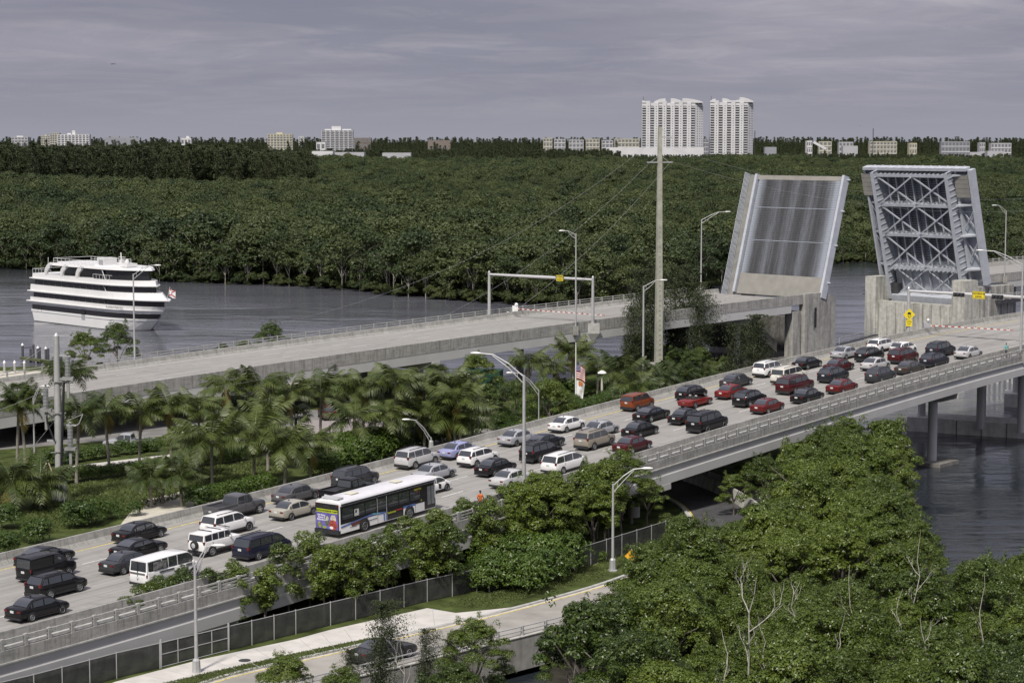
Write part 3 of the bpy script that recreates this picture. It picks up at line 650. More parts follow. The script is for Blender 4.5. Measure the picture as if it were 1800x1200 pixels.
wb('machinery_block',160.5,163,16.,17.9,PZ-6,PZ-1.2,M_dark)
b=MB()
for q in ((-1.,3.4),(1,3.4)): pass
g=MB()
for i in range(5):
    p=FB.P(158+i*.7,20.5,0);g.bar((p.x,p.y,PZ-3.4),(p.x,p.y,PZ-2.3),.06)
p=FB.P(158,20.5);q=FB.P(161,20.5);p2=FB.P(158,22.3);q2=FB.P(161,22.3)
for z in (-2.3,-2.8): 
    for a,c in ((p,p2),(p2,q2),(q2,q)): g.bar((a.x,a.y,PZ+z),(c.x,c.y,PZ+z),.06)
g.add([(v.x,v.y,PZ-3.4) for v in (p,p2,q2,q)]+[(v.x,v.y,PZ-3.55) for v in (p,p2,q2,q)],[(0,1,2,3),(7,6,5,4),(0,4,5,1),(1,5,6,2),(2,6,7,3),(3,7,4,0)])
g.obj('inspection_platform',M_dark,rp)
# far approach beyond the right leaf
fa=thing('bascule_bridge','grey approach deck of the bridge beyond the right raised span','bridge')
sweep('deck_slab',FB,170.,260,[(-.35,-.03),(-.35,-.25),(20.6,-.25),(20.6,-.03)],M_conc,fa)
sweep('roadway_surface',FB,170.,260,[(.2,0.),(18.3,0.)],M_deck,fa,3.,False)
sweep('near_parapet',FB,165.,260,[(-.38,-.75),(-.38,.85),(-.12,.85),(.2,.005),(.2,-.1),(0,-.75)],M_fascia,fa)
sweep('far_barrier',FB,170.,260,[(18.1,0),(18.3,.85),(18.65,.85),(18.65,-.2)],M_barrier,fa)
sweep('girder',FB,171.5,260,rect(-.33,.2,-1.9,-.76),M_girder,fa)
sweep('girder',FB,171.5,260,rect(16,16.6,-1.9,-.26),M_girder,fa)
railing(FB,166,230,20.,.2,fa,hs=(.35,.7,1.05),ph=1.3)
sweep('walkway',FB,165.,215,rect(-4.,-2.8,-4.3,-3.6),M_dark,fa);railing(FB,166,212,-4.,-3.6,fa,hs=(.5,.8,1.1),ph=1.3)
pier(FB,196,(3,15),(-.3,20.),WATER-1,fa,hcap=-1.95,caph=1.3,r=.6)
# ------------------------------------------------------------------ vehicles
def paint(name,col,metal=.0,rough=.3): return mat('paint_'+name,col,.5,metal*.5,.03,spec=.1,coat=.65)
PAINT=dict(black=paint('black',(.008,.008,.009),.0,.25),darkgrey=paint('dark_grey',(.045,.047,.052),.3),grey=paint('grey',(.11,.11,.115),.35),silver=paint('silver',(.42,.43,.45),.45),
 palesilver=paint('pale_silver',(.56,.56,.56),.35),beige=paint('beige',(.42,.40,.34),.35),gold=paint('gold',(.30,.27,.22),.4),white=paint('white',(.80,.80,.79)),lavender=paint('lavender',(.34,.36,.58),.35),
 red=paint('red',(.115,.011,.010)),maroon=paint('maroon',(.06,.007,.009)),brightred=paint('bright_red',(.17,.016,.014)),orange=paint('burnt_orange',(.18,.046,.014)),navy=paint('navy',(.012,.014,.030)),
 brown=paint('brown_grey',(.055,.050,.042),.3),blueblack=paint('blue_black',(.018,.020,.028),.2),cream=paint('cream_white',(.70,.68,.60)))
M_glass=mat('tinted_glass',(.040,.045,.050),.05,0,.05,spec=1.,coat=1.);M_rim=mat('alloy_rim',(.52,.53,.54),.4,.15,.05);M_tail=mat('tail_light_red',(.14,.012,.010),.25,0,.05);M_head=mat('headlight_lens',(.55,.56,.58),.15,0,.05,spec=.8)
M_plate=mat('licence_plate_white',(.62,.63,.62),.5,0,.2,sc_=9);M_trim=mat('black_trim',(.022,.022,.024),.55);M_chrome=mat('chrome',(.55,.55,.56),.2,.9,.03);M_seat=mat('dark_upholstery',(.05,.045,.04),.8);M_amber=mat('amber_lens',(.5,.13,.02),.3)
WH={}
def wheel_meshes(r):
    if r in WH: return WH[r]
    w=.21;RY=Matrix.Rotation(math.pi/2,4,'X')
    ty=MB().lathe([(r*.62,-w/2),(r*.93,-w/2),(r,-w*.32),(r,w*.32),(r*.93,w/2),(r*.62,w/2)],20,RY).mesh('tyre',M_rubber,True)
    b=MB().lathe([(r*.64,-w*.46),(r*.60,-w*.54),(r*.54,-w*.40),(r*.54,w*.40),(r*.60,w*.54),(r*.64,w*.46)],18,RY)
    b.lathe([(r*.16,-w*.5),(r*.16,w*.5)],8,RY)
    for i in range(6):
        a=i*math.pi/3;m=Matrix.Rotation(a,4,'Y');b.box(r*.12,r*.58,-w*.50,w*.50,-r*.085,r*.085,m)
    ri=b.mesh('rim',M_rim,True)
    dk=MB().lathe([(r*.55,-w*.28),(r*.55,w*.28)],14,RY).mesh('hub_back',M_trim)
    WH[r]=(ty,ri,dk);return WH[r]
KEEP=set(('body','roof_panel','door_mirror','spare_wheel_cover'))
def make_car(kind,L=4.7,W=1.8,Hh=1.45,wb=2.75,ro=1.0,r=.33,belt=.92,hood=.86,trunk=.98,cab=(.10,.28,.62,.80),clad=False,rails=False,pillars=(.0,.36,.66,1.),zlow=.22,rear_up=0,wr=.76,extras=()):
    """x runs from the rear axle-centred origin; cab = fractions of L: rear glass foot, rear roof edge, front roof edge, windscreen foot"""
    xr=-wb/2-ro;xf=xr+L;t=thing(kind,kind.replace('_',' '),'car');X=lambda f:xr+f*L
    hw=W/2;b=MB();c0,c1,c2,c3=[X(f) for f in cab]
    st=[(0,.80,.46,trunk-.16),(.012,.90,.34,trunk-.05),(.05,.97,.26,trunk),(max(cab[0],.06),.985,zlow,trunk+.01),(cab[1],1.,zlow,belt+.02),(.5,1.,zlow,belt),(cab[2],1.,zlow,belt-.01),(cab[3],.99,zlow,hood+.04),(cab[3]+(.97-cab[3])*.5,.97,zlow,hood-.01),(.94,.93,.24,hood-.10),(.985,.82,.30,hood-.22),(1.,.70,.38,hood-.34)]
    rings=[]
    for f,wf,zb,zt in st:
        x=X(f);w=hw*wf;h=zt-zb
        half=[(0,zb),(w*.80,zb),(w*.97,zb+h*.14),(w,zb+h*.45),(w*.985,zb+h*.72),(w*.94,zt-.05),(w*.82,zt),(0,zt+.02)]
        rings.append([(x,y,z) for y,z in half]+[(x,-y,z) for y,z in half[-2:0:-1]])
    b.loft(rings)
    wb_=hw*.90;wt=hw*wr
    def topz(x):
        if x<=c1: return belt+.02+(Hh-.06-belt)*math.sin(max(0,(x-c0)/(c1-c0))*math.pi/2)**.85 if c1-c0>.45 else belt+(Hh-.06-belt)*min(1,max(0,(x-c0)/(c1-c0+1e-6)))
        if x>=c2: return belt+(Hh-.05-belt)*math.sin(max(0,(c3-x)/(c3-c2))*math.pi/2)**.9
        u=(x-c1)/(c2-c1);return Hh-.06*(1-u)*.8-.01+.02*math.sin(u*math.pi)
    def sidey(z): return wb_-(wb_-wt)*(z-belt)/(Hh-belt)
    xs=[c0,c0+(c1-c0)*.5,c1,c1+(c2-c1)*.33,c1+(c2-c1)*.7,c2,c2+(c3-c2)*.5,c3];rings=[]
    for x in xs:
        z=max(topz(x),belt+.015);a=sidey(z);zb=belt-.06
        half=[(wb_,zb),((wb_+a)/2,(zb+z-.05)/2),(a,z-.055),(a*.93,z-.012),(a*.55,z+.012),(0,z+.02)]
        rings.append([(x,y,q) for y,q in half]+[(x,-y,q) for y,q in half[-2::-1]])
    b.loft(rings)
    b.obj('body',PAINT['white'],t,smooth=True)
    # glass: side windows, windscreen, rear window
    pl=list(pillars);e=.012
    wx=[c0+.10+(c3-c0-.24)*p for p in pl]
    for sd in (1,-1):
        for i in range(len(wx)-1):
            a,d=wx[i]+.05,wx[i+1]-.05;n=7;tp=[]
            for k in range(n+1):
                x=a+(d-a)*k/n;z=topz(x)-.11
                tp.append((x,z))
            tp=[(x,z) for x,z in tp if z>belt+.05]
            if len(tp)<2: continue
            bot=[(tp[0][0],belt+.035),(tp[-1][0],belt+.035)]
            vs=[(x,sd*(sidey(z)+e),z) for x,z in [bot[0]]+tp+[bot[1]]]
            f=tuple(range(len(vs)));q=MB();q.add(vs,[f if sd<0 else f[::-1]]);q.obj('side_window',M_glass,t)
    def band(name,xa,xb,za,zb,inset,sgn):
        n=4;vs=[];
        for k in range(n+1):
            u=k/n;x=xa+(xb-xa)*u;z=max(topz(x),belt);z=z-.0;y=sidey(z)-inset;nx=sgn*e
            for v in (-1,-.55,0,.55,1): vs.append((x+nx,y*v,z+.016+.012*(1-v*v)))
        fs=[(k*5+j,k*5+j+1,k*5+6+j,k*5+5+j) for k in range(n) for j in range(4)]
        MB().add(vs,fs).obj(name,M_glass,t,smooth=True)
    band('windscreen',c2+(c3-c2)*.12,c3-(c3-c2)*.04,0,0,.09,1)
    if c1-c0>.25: band('rear_window',c0+(c1-c0)*.08,c1-(c1-c0)*.10,0,0,.10,-1)
    else:
        MB().add([(c0-.016,-wb_*.86,belt+.03),(c0-.016,wb_*.86,belt+.03),(c0+(c1-c0)*.8-.02,wt*.88,Hh-.16),(c0+(c1-c0)*.8-.02,-wt*.88,Hh-.16)],[(3,2,1,0)]).obj('rear_window',M_glass,t)
    # wheels and arches
    ty,ri,dk=wheel_meshes(r)
    for sx in (-1,1):
        for sy in (-1,1):
            x=sx*wb/2;y=sy*(hw-.13)
            w=inst('wheel',dk,t,T(x,y+sy*.05,r));inst('tyre',ty,w);inst('rim',ri,w)
        for sy in (-1,1):
            ar=MB();n=12;rr=r+.055;vs=[(sx*wb/2+rr*math.cos(math.pi*k/n),sy*(hw*1.0+.003),r+rr*math.sin(math.pi*k/n)) for k in range(n+1)]+[(sx*wb/2-rr,sy*(hw+.003),.2),(sx*wb/2+rr,sy*(hw+.003),.2)]
            f=tuple(range(len(vs)));ar.add(vs,[f if sy<0 else f[::-1]])
            ar.obj('wheel_arch',M_trim,t)
    # lights, plate, bumpers, mirrors
    zt=trunk-.20 if not rear_up else rear_up
    for sy in (-1,1):
        MB().cbox((xr+(.055 if not rear_up else .11),sy*hw*(.70 if not rear_up else .83),zt+.02),(.16,hw*(.32 if not rear_up else .15),.12 if not rear_up else .24)).obj('tail_light',M_tail,t)
        MB().cbox((xf-.24,sy*hw*.66,hood-.22),(.20,hw*.30,.10)).obj('headlight',M_head,t)
        q=MB();q.cbox((c3-.32,sy*(hw+.06),belt+.07),(.12,.18,.13));q.obj('door_mirror',PAINT['white'],t)
        MB().box(-wb/2+r+.08,wb/2-r-.08,sy*(hw+.001)-.01,sy*(hw+.001)+.01,zlow+.0,zlow+(.16 if clad else .07)).obj('sill_trim',M_trim,t)
        for px_ in ((pillars[1]+.02),):
            MB().box(wx[1]-.008,wx[1]+.008,sy*(hw*.985)-.012,sy*(hw*.985)+.012,zlow+.1,belt-.06).obj('door_seam',M_trim,t)
    MB().cbox((xr-.012,0,zt-.02 if not rear_up else zt-.12),(.03,.33,.16)).obj('licence_plate',M_plate,t)
    MB().box(xr-.02,xr+.16,-hw*.86,hw*.86,.24,.40 if not clad else .52).obj('rear_bumper',M_trim,t)
    MB().box(xf-.14,xf-.02,-hw*.62,hw*.62,.28,.42).obj('front_grille',M_trim,t)
    if rails:
        for sy in (-1,1): MB().bar((c1+.25,sy*wt*.82,Hh+.05),(c2-.1,sy*wt*.82,Hh+.05),.05,.05).obj('roof_rail',M_trim,t)
    for e_ in extras: e_(t,locals())
    return t
def x_spare(t,v):
    MB().lathe([(.10,-.12),(.34,-.12),(.38,0),(.34,.12),(.2,.14)],16,T(v['xr']-.14,0,.95,0,0,math.pi/2)).obj('spare_tyre',M_rubber,t,smooth=True)
    MB().lathe([(.2,.0),(.05,.03)],12,T(v['xr']-.26,0,.95,0,0,-math.pi/2)).obj('spare_rim',M_rim,t)
    for x in (-1.2,-.2,.8): MB().cbox((x,0,v['Hh']+.04),(.06,1.4,.05)).obj('roof_bar',M_trim,t)
def x_spoiler(t,v): MB().cbox((v['c1']-.12,0,v['Hh']-.03),(.25,v['W']*.62,.04)).obj('roof_spoiler',M_trim,t)
def x_ant(t,v): MB().cbox((v['c1']+.15,0,v['Hh']+.06),(.14,.05,.08)).obj('roof_antenna',M_trim,t)
def x_bed(t,v):
    xr,hw=v['xr'],v['hw'];x1=v['c0']-.08
    MB().box(xr+.14,x1,-hw*.80,hw*.80,v['trunk']+.022,v['trunk']+.03).obj('load_bed_floor',M_trim,t)
    for y in (-1,1): MB().box(xr+.02,x1,y*hw*.88-.06,y*hw*.88+.06,v['trunk']-.02,v['trunk']+.16).obj('bed_side_rail',M_trim if 'cover' in v['kind'] else PAINT['white'],t)
    MB().box(xr+.02,xr+.10,-hw*.86,hw*.86,v['trunk']-.3,v['trunk']+.16).obj('tailgate',PAINT['white'],t)
def x_open(t,v): pass
SED=dict(L=4.75,W=1.82,Hh=1.47,wb=2.76,ro=1.03,cab=(.155,.335,.585,.755),pillars=(.07,.16,.54,1.0),hood=.84,trunk=.97,belt=.90,extras=(x_ant,))
PROTO={}
def P_(k,**kw): PROTO[k]=make_car(kw.pop('name'),**kw);PROTO[k].location=(0,-400,-60)
P_('sedan',name='sedan',**SED)
P_('sedan2',name='sedan',**{**SED,'L':4.55,'Hh':1.47,'cab':(.135,.33,.57,.765),'trunk':.99,'hood':.86,'wb':2.7,'ro':.95,'r':.32})
P_('coupe',name='coupe',L=4.85,W=1.86,Hh=1.40,wb=2.85,ro=1.0,cab=(.14,.37,.55,.71),pillars=(.14,.54,1.),r=.36,hood=.9,trunk=.98,belt=.95)
P_('hatch',name='hatchback',L=4.35,W=1.78,Hh=1.50,wb=2.68,ro=.75,cab=(.03,.20,.58,.82),trunk=1.0,pillars=(.02,.2,.58,1.),extras=(x_ant,))
P_('crossover',name='crossover',L=4.62,W=1.86,Hh=1.66,wb=2.75,ro=.9,r=.36,belt=1.04,hood=1.0,trunk=1.08,cab=(.025,.11,.58,.78),clad=True,rails=True,rear_up=1.05,pillars=(.0,.2,.58,1.),zlow=.26)
P_('suv',name='sport_utility_car',L=4.85,W=1.92,Hh=1.80,wb=2.90,ro=1.0,r=.38,belt=1.12,hood=1.08,trunk=1.14,cab=(.015,.07,.60,.76),clad=True,rails=True,rear_up=1.12,pillars=(.0,.28,.62,1.),zlow=.30)
P_('bigsuv',name='large_sport_utility_car',L=5.35,W=2.02,Hh=1.94,wb=3.1,ro=1.15,r=.40,belt=1.2,hood=1.16,trunk=1.22,cab=(.012,.05,.64,.78),clad=True,rails=True,rear_up=1.15,pillars=(.0,.3,.65,1.),zlow=.34,wr=.82)
P_('boxsuv',name='boxy_off_road_car',L=4.5,W=1.92,Hh=1.86,wb=2.84,ro=.85,r=.41,belt=1.22,hood=1.20,trunk=1.26,cab=(.01,.035,.62,.70),clad=True,rear_up=1.1,pillars=(.0,.28,.52,.76,1.),zlow=.38,wr=.86,extras=(x_spare,))
P_('boxy',name='boxy_crossover',L=4.3,W=1.82,Hh=1.79,wb=2.58,ro=.85,r=.35,belt=1.12,hood=1.08,trunk=1.14,cab=(.015,.05,.62,.80),clad=True,rear_up=1.1,pillars=(.0,.45,1.),zlow=.3,wr=.84)
P_('minivan',name='minivan',L=5.1,W=1.98,Hh=1.76,wb=3.03,ro=1.05,r=.34,belt=1.04,hood=.98,trunk=1.08,cab=(.02,.09,.62,.86),rails=True,rear_up=1.02,pillars=(.0,.30,.62,1.),wr=.80)
P_('boxvan',name='panel_van',L=4.6,W=1.82,Hh=1.92,wb=2.9,ro=.75,r=.33,belt=1.1,hood=1.12,trunk=1.2,cab=(.012,.03,.62,.80),rear_up=.95,pillars=(.62,1.),wr=.90)
P_('van',name='passenger_van',L=5.75,W=2.02,Hh=2.10,wb=3.5,ro=1.15,r=.38,belt=1.22,hood=1.14,trunk=1.3,cab=(.012,.03,.74,.86),rear_up=.92,pillars=(.0,.30,.44,.64,.99),wr=.84,zlow=.34)
P_('pickup',name='pickup_truck',L=5.85,W=2.02,Hh=1.93,wb=3.68,ro=1.2,r=.41,belt=1.2,hood=1.22,trunk=1.16,cab=(.40,.43,.64,.74),clad=False,rear_up=1.02,pillars=(.0,.45,1.),zlow=.4,wr=.80,extras=(x_bed,))
P_('avalanche',name='pickup_truck',L=5.6,W=2.0,Hh=1.92,wb=3.3,ro=1.25,r=.40,belt=1.2,hood=1.18,trunk=1.2,cab=(.012,.06,.66,.78),clad=True,rear_up=1.1,rails=True,pillars=(.0,.3,.64,1.),zlow=.36,wr=.82)
P_('softtop',name='convertible',L=4.6,W=1.8,Hh=1.37,wb=2.76,ro=.98,cab=(.16,.30,.58,.76),pillars=(.15,.52,1.),r=.33,hood=.84,trunk=.93,belt=.90)
# open convertible: body without the roof
def open_car():
    t=thing('open_convertible','open convertible','car');L=4.75;W=1.78;xr=-2.4;hw=W/2;b=MB();rings=[]
    for f,wf,zb,zt in [(0,.8,.44,.76),(.03,.93,.28,.86),(.12,.98,.22,.9),(.3,1.,.22,.9),(.5,1.,.22,.88),(.66,1,.22,.88),(.82,.97,.22,.80),(.95,.9,.24,.70),(1.,.7,.36,.56)]:
        x=xr+f*L;w=hw*wf;h=zt-zb;half=[(0,zb),(w*.8,zb),(w*.97,zb+h*.14),(w,zb+h*.5),(w*.94,zt-.04),(w*.84,zt),(0,zt)]
        rings.append([(x,y,z) for y,z in half]+[(x,-y,z) for y,z in half[-2:0:-1]])
    b.loft(rings);b.obj('body',PAINT['white'],t,smooth=True)
    MB().box(-1.1,.75,-hw*.74,hw*.74,.885,.92).obj('cockpit',M_black,t)
    for y in (-.38,.38):
        MB().box(-.55,-.40,y-.22,y+.22,.9,1.14).obj('seat_back',M_seat,t);MB().cbox((-.48,y,1.2),(.12,.24,.12)).obj('head_rest',PAINT['palesilver'],t)
        MB().box(-1.05,-.95,y-.2,y+.2,.9,1.06).obj('rear_seat',M_seat,t)
    MB().add([(.95,-.74,.9),(.95,.74,.9),(.45,.62,1.3),(.45,-.62,1.3)],[(0,1,2,3),(3,2,1,0)]).obj('windscreen',M_glass,t)
    for a,c in (((.95,-.74,.9),(.45,-.62,1.3)),((.95,.74,.9),(.45,.62,1.3)),((.45,-.62,1.3),(.45,.62,1.3))): MB().bar(a,c,.05).obj('windscreen_frame',M_trim,t)
    ty,ri,dk=wheel_meshes(.33)
    for sx in (-1,1):
        for sy in (-1,1): w=inst('wheel',dk,t,T(sx*1.36,sy*(hw-.08),.33));inst('tyre',ty,w);inst('rim',ri,w)
        for sy in (-1,1):
            ar=MB();vs=[(sx*1.36+.385*math.cos(math.pi*k/12),sy*(hw+.003),.33+.385*math.sin(math.pi*k/12)) for k in range(13)];f=tuple(range(13));ar.add(vs,[f if sy<0 else f[::-1]]);ar.obj('wheel_arch',M_trim,t)
    for sy in (-1,1): MB().cbox((xr+.05,sy*hw*.68,.70),(.12,.38,.12)).obj('tail_light',M_tail,t);MB().cbox((xr+L-.22,sy*hw*.66,.62),(.2,.3,.1)).obj('headlight',M_head,t)
    MB().cbox((xr+.02,0,.66),(.04,.33,.16)).obj('licence_plate',M_plate,t);return t
PROTO['open']=open_car();PROTO['open'].location=(0,-400,-60)
DIMS={'sedan':(1.82,2.76),'sedan2':(1.82,2.7),'coupe':(1.86,2.85),'hatch':(1.78,2.68),'crossover':(1.86,2.75),'suv':(1.92,2.9),'bigsuv':(2.02,3.1),'boxsuv':(1.92,2.84),'boxy':(1.82,2.58),'minivan':(1.98,3.03),'boxvan':(1.82,2.9),'van':(2.02,3.5),'pickup':(2.02,3.68),'avalanche':(2.0,3.3),'softtop':(1.8,2.76),'open':(1.78,2.72)}
KIDS={}
for o in bpy.data.objects:
    if o.parent: KIDS.setdefault(o.parent.name,[]).append(o)
def car_copy(kind,color,label,M,group='vehicles queued on the bridge',roof=None,clad=None):
    src=PROTO[kind];t=src.copy();COL.objects.link(t);t.matrix_basis=M;t['label']=label
    cat={'van':'van','boxvan':'van','minivan':'minivan','pickup':'pickup truck','avalanche':'pickup truck'}.get(kind,'car');t['category']=cat
    if group: t['group']=group
    elif 'group' in t.keys(): del t['group']
    for c in KIDS[src.name]:
        d=c.copy();COL.objects.link(d);d.parent=t
        if c.data and c.data.materials and c.data.materials[0]==PAINT['white'] or (roof and 'side_window' in c.name and False):
            d.material_slots[0].link='OBJECT';d.material_slots[0].material=PAINT[color]
        if clad and c.name.split('.')[0] in('rear_bumper','sill_trim') : d.material_slots[0].link='OBJECT';d.material_slots[0].material=PAINT[clad]
        for g in KIDS.get(c.name,[]): e=g.copy();COL.objects.link(e);e.parent=d
    return t
def on_bridge(kind,color,px,py,end,label,road=None,do=0.,**k):
    road=road or NB;W,wb=DIMS[kind];s,o=road.loc(px,py);s+=(wb/2 if end=='r' else -wb/2);o+=W/2-.08+do
    M=road.mtx(s,o,.006);return car_copy(kind,color,label,M,**k)
FLEET=[('sedan2','black',55.4,1092.6,'r','black sedan nearest the lower left corner of the bridge, with a chrome window line'),
('crossover','black',88,1053,'r','black crossover just ahead of the lowest black sedan on the left'),
('boxvan','black',121,1011,'f','plain black panel van between a black coupe and a black crossover'),
('coupe','black',118.5,987.5,'f','black two-door coupe hugging the far barrier at the left edge'),
('sedan','black',282,944,'f','black sedan by the far barrier, topmost of three dark sedans side by side'),
('coupe','black',282,972.3,'f','low black sedan in the middle of three dark sedans side by side'),
('sedan2','darkgrey',216.5,1010,'r','charcoal sedan partly hidden behind the white passenger van'),
('van','white',279,1031,'r','white passenger van with black lettering and pictures on its side'),
('boxsuv','white',372.7,977.5,'r','white boxy off-road car with a spare wheel on its back door'),
('minivan','navy',454,984.5,'r','dark navy minivan beside the near barrier behind the bus'),
('suv','white',437.5,932.5,'f','white sport utility car just beyond the boxy white off-road car'),
('pickup','grey',456.4,902,'f','dark grey pickup truck beside the far barrier with an open load bed'),
('sedan','grey',553.3,876,'f','grey sedan ahead of the grey pickup truck'),
('sedan2','beige',511.6,914.5,'r','pale beige sedan behind the bus'),
('suv','darkgrey',657.7,850,'f','dark sport utility car beside the far barrier, ahead of the grey sedan'),
('pickup','black',604,886,'r','black pickup truck half hidden behind the rear of the bus'),
('hatch','white',785,862.5,'f','white hatchback half hidden behind the front of the bus'),
('sedan','silver',793.7,838.6,'f','silver sedan just behind the white hatchback and the front of the bus'),
('suv','palesilver',729.6,824.5,'r','silver sport utility car with black lower trim by the far barrier'),
('sedan','lavender',804,807.5,'r','lavender blue sedan by the far barrier'),
('crossover','white',837.7,821.5,'r','white crossover beside the lavender sedan'),
('sedan2','black',869,838,'r','black sedan in front of the white crossover and behind a silver sedan'),
('sedan','palesilver',897,858.6,'r','pale silver sedan beside the near light pole'),
('sedan2','silver',907.7,784.8,'r','silver sedan by the far barrier behind the top of the light pole shaft'),
('coupe','blueblack',985.6,784,'f','blue black sedan directly beyond the dark sport utility car at the light pole'),
('suv','black',949,813.5,'r','dark sport utility car partly hidden by the light pole'),
('minivan','white',989.4,832.8,'r','white minivan partly behind the roadside treetops'),
('sedan2','white',995.2,760.6,'r','white sedan by the far barrier, below the flagpole'),
('sedan2','silver',1082.4,761,'f','silver sedan beyond the gold sport utility car'),
('suv','gold',1044,791,'r','gold beige sport utility car with roof rails'),
('sedan','maroon',1111,797.6,'r','dark red sedan next to the near barrier above the treetops'),
('boxy','orange',1120,723,'r','burnt orange boxy crossover with grey lower panels at the far barrier'),
('coupe','black',1144,742.6,'r','black coupe just in front of the orange boxy crossover'),
('sedan2','black',1124.7,770.6,'r','black sedan in the lane between the black coupe and the dark red sedan'),
('hatch','black',1237.9,698,'f','black hatchback right behind the open red convertible'),
('open','brightred',1221.7,717.5,'r','open red convertible with pale headrests'),
('sedan','black',1206,746.5,'r','black sedan half hidden behind the large black sport utility car'),
('bigsuv','black',1243,761,'r','large black sport utility car beside the near barrier'),
('sedan','darkgrey',1317.7,676.4,'f','blue grey sedan by the far barrier below the tall concrete pole'),
('sedan2','brightred',1286,702,'r','bright red sedan beyond the black crossover with red tail lights'),
('crossover','black',1317.7,716,'r','black crossover with tall red tail lights between two red sedans'),
('sedan2','red',1349.7,728,'r','red sedan beside the near barrier'),
('suv','white',1352,663.5,'r','white sport utility car next to the far barrier in front of the left pier'),
('bigsuv','cream',1412.7,669.6,'f','long cream white sport utility car beside the other white one'),
('avalanche','maroon',1397.6,693.2,'r','dark red sport truck with black lower trim'),
('softtop','black',1419,650,'r','black convertible with its soft top raised'),
('sedan','black',1420,709.5,'r','black sedan next to the near barrier in front of the dark red sport truck'),
('crossover','blueblack',1487.3,667.4,'f','dark blue crossover just behind the red sedan at the near barrier'),
('sedan','silver',1486.6,632,'r','silver sedan by the far barrier, below the gap between the raised spans'),
('sedan','maroon',1496.7,650,'f','dark red sedan in the middle of the queue in front of the silver sedan'),
('sedan2','red',1481.4,692.8,'r','wine red sedan beside the near barrier'),
('crossover','black',1549.6,632,'f','black crossover between the silver sedan and the dark red wagon'),
('crossover','white',1549.6,619.6,'r','white crossover nearest the far barrier at the head of the queue'),
('sedan2','palesilver',1560.4,647,'f','silver sedan between the black crossover and the dark grey one'),
('crossover','darkgrey',1549.2,673.6,'r','dark grey crossover next to the near barrier'),
('hatch','white',1607.4,619.6,'f','white hatchback at the head of the queue beside the white crossover'),
('suv','maroon',1610.3,634.6,'f','dark red sport utility car near the head of the queue'),
('sedan','brown',1600.9,659,'r','dark brown grey sedan beside the near barrier'),
('suv','blueblack',1675.6,623.5,'f','black sport utility car in the first row before the lowered gate'),
('crossover','blueblack',1644,646.8,'r','dark blue crossover directly behind the foremost silver sedan'),
('sedan2','palesilver',1704.4,631.4,'r','pale silver sedan leading the queue next to the near barrier')]
for f in FLEET: on_bridge(*f)
# ------------------------------------------------------------------ lettering
def lettering(txt,size,m,parent,M,name='lettering',ext=.004,bold=0.):
    c=bpy.data.curves.new(name,'FONT');c.body=txt;c.size=size;c.extrude=ext;c.align_x='CENTER';c.align_y='CENTER';c.offset=bold;c.resolution_u=1
    tmp=bpy.data.objects.new('tmp',c);COL.objects.link(tmp);c.materials.append(m);bpy.context.view_layer.update()
    me=bpy.data.meshes.new_from_object(tmp.evaluated_get(bpy.context.evaluated_depsgraph_get()));bpy.data.objects.remove(tmp)
    return inst(name,me,parent,M)
FACE_R=Matrix(((1,0,0),(0,0,-1),(0,1,0))).to_4x4()           # text on a vehicle's right side (-y), reading towards +x
FACE_B=Matrix(((0,0,-1),(-1,0,0),(0,1,0))).to_4x4()          # text on a vehicle's back (-x)
def onface(M3,x,y,z): m=M3.copy();m.translation=(x,y,z);return m
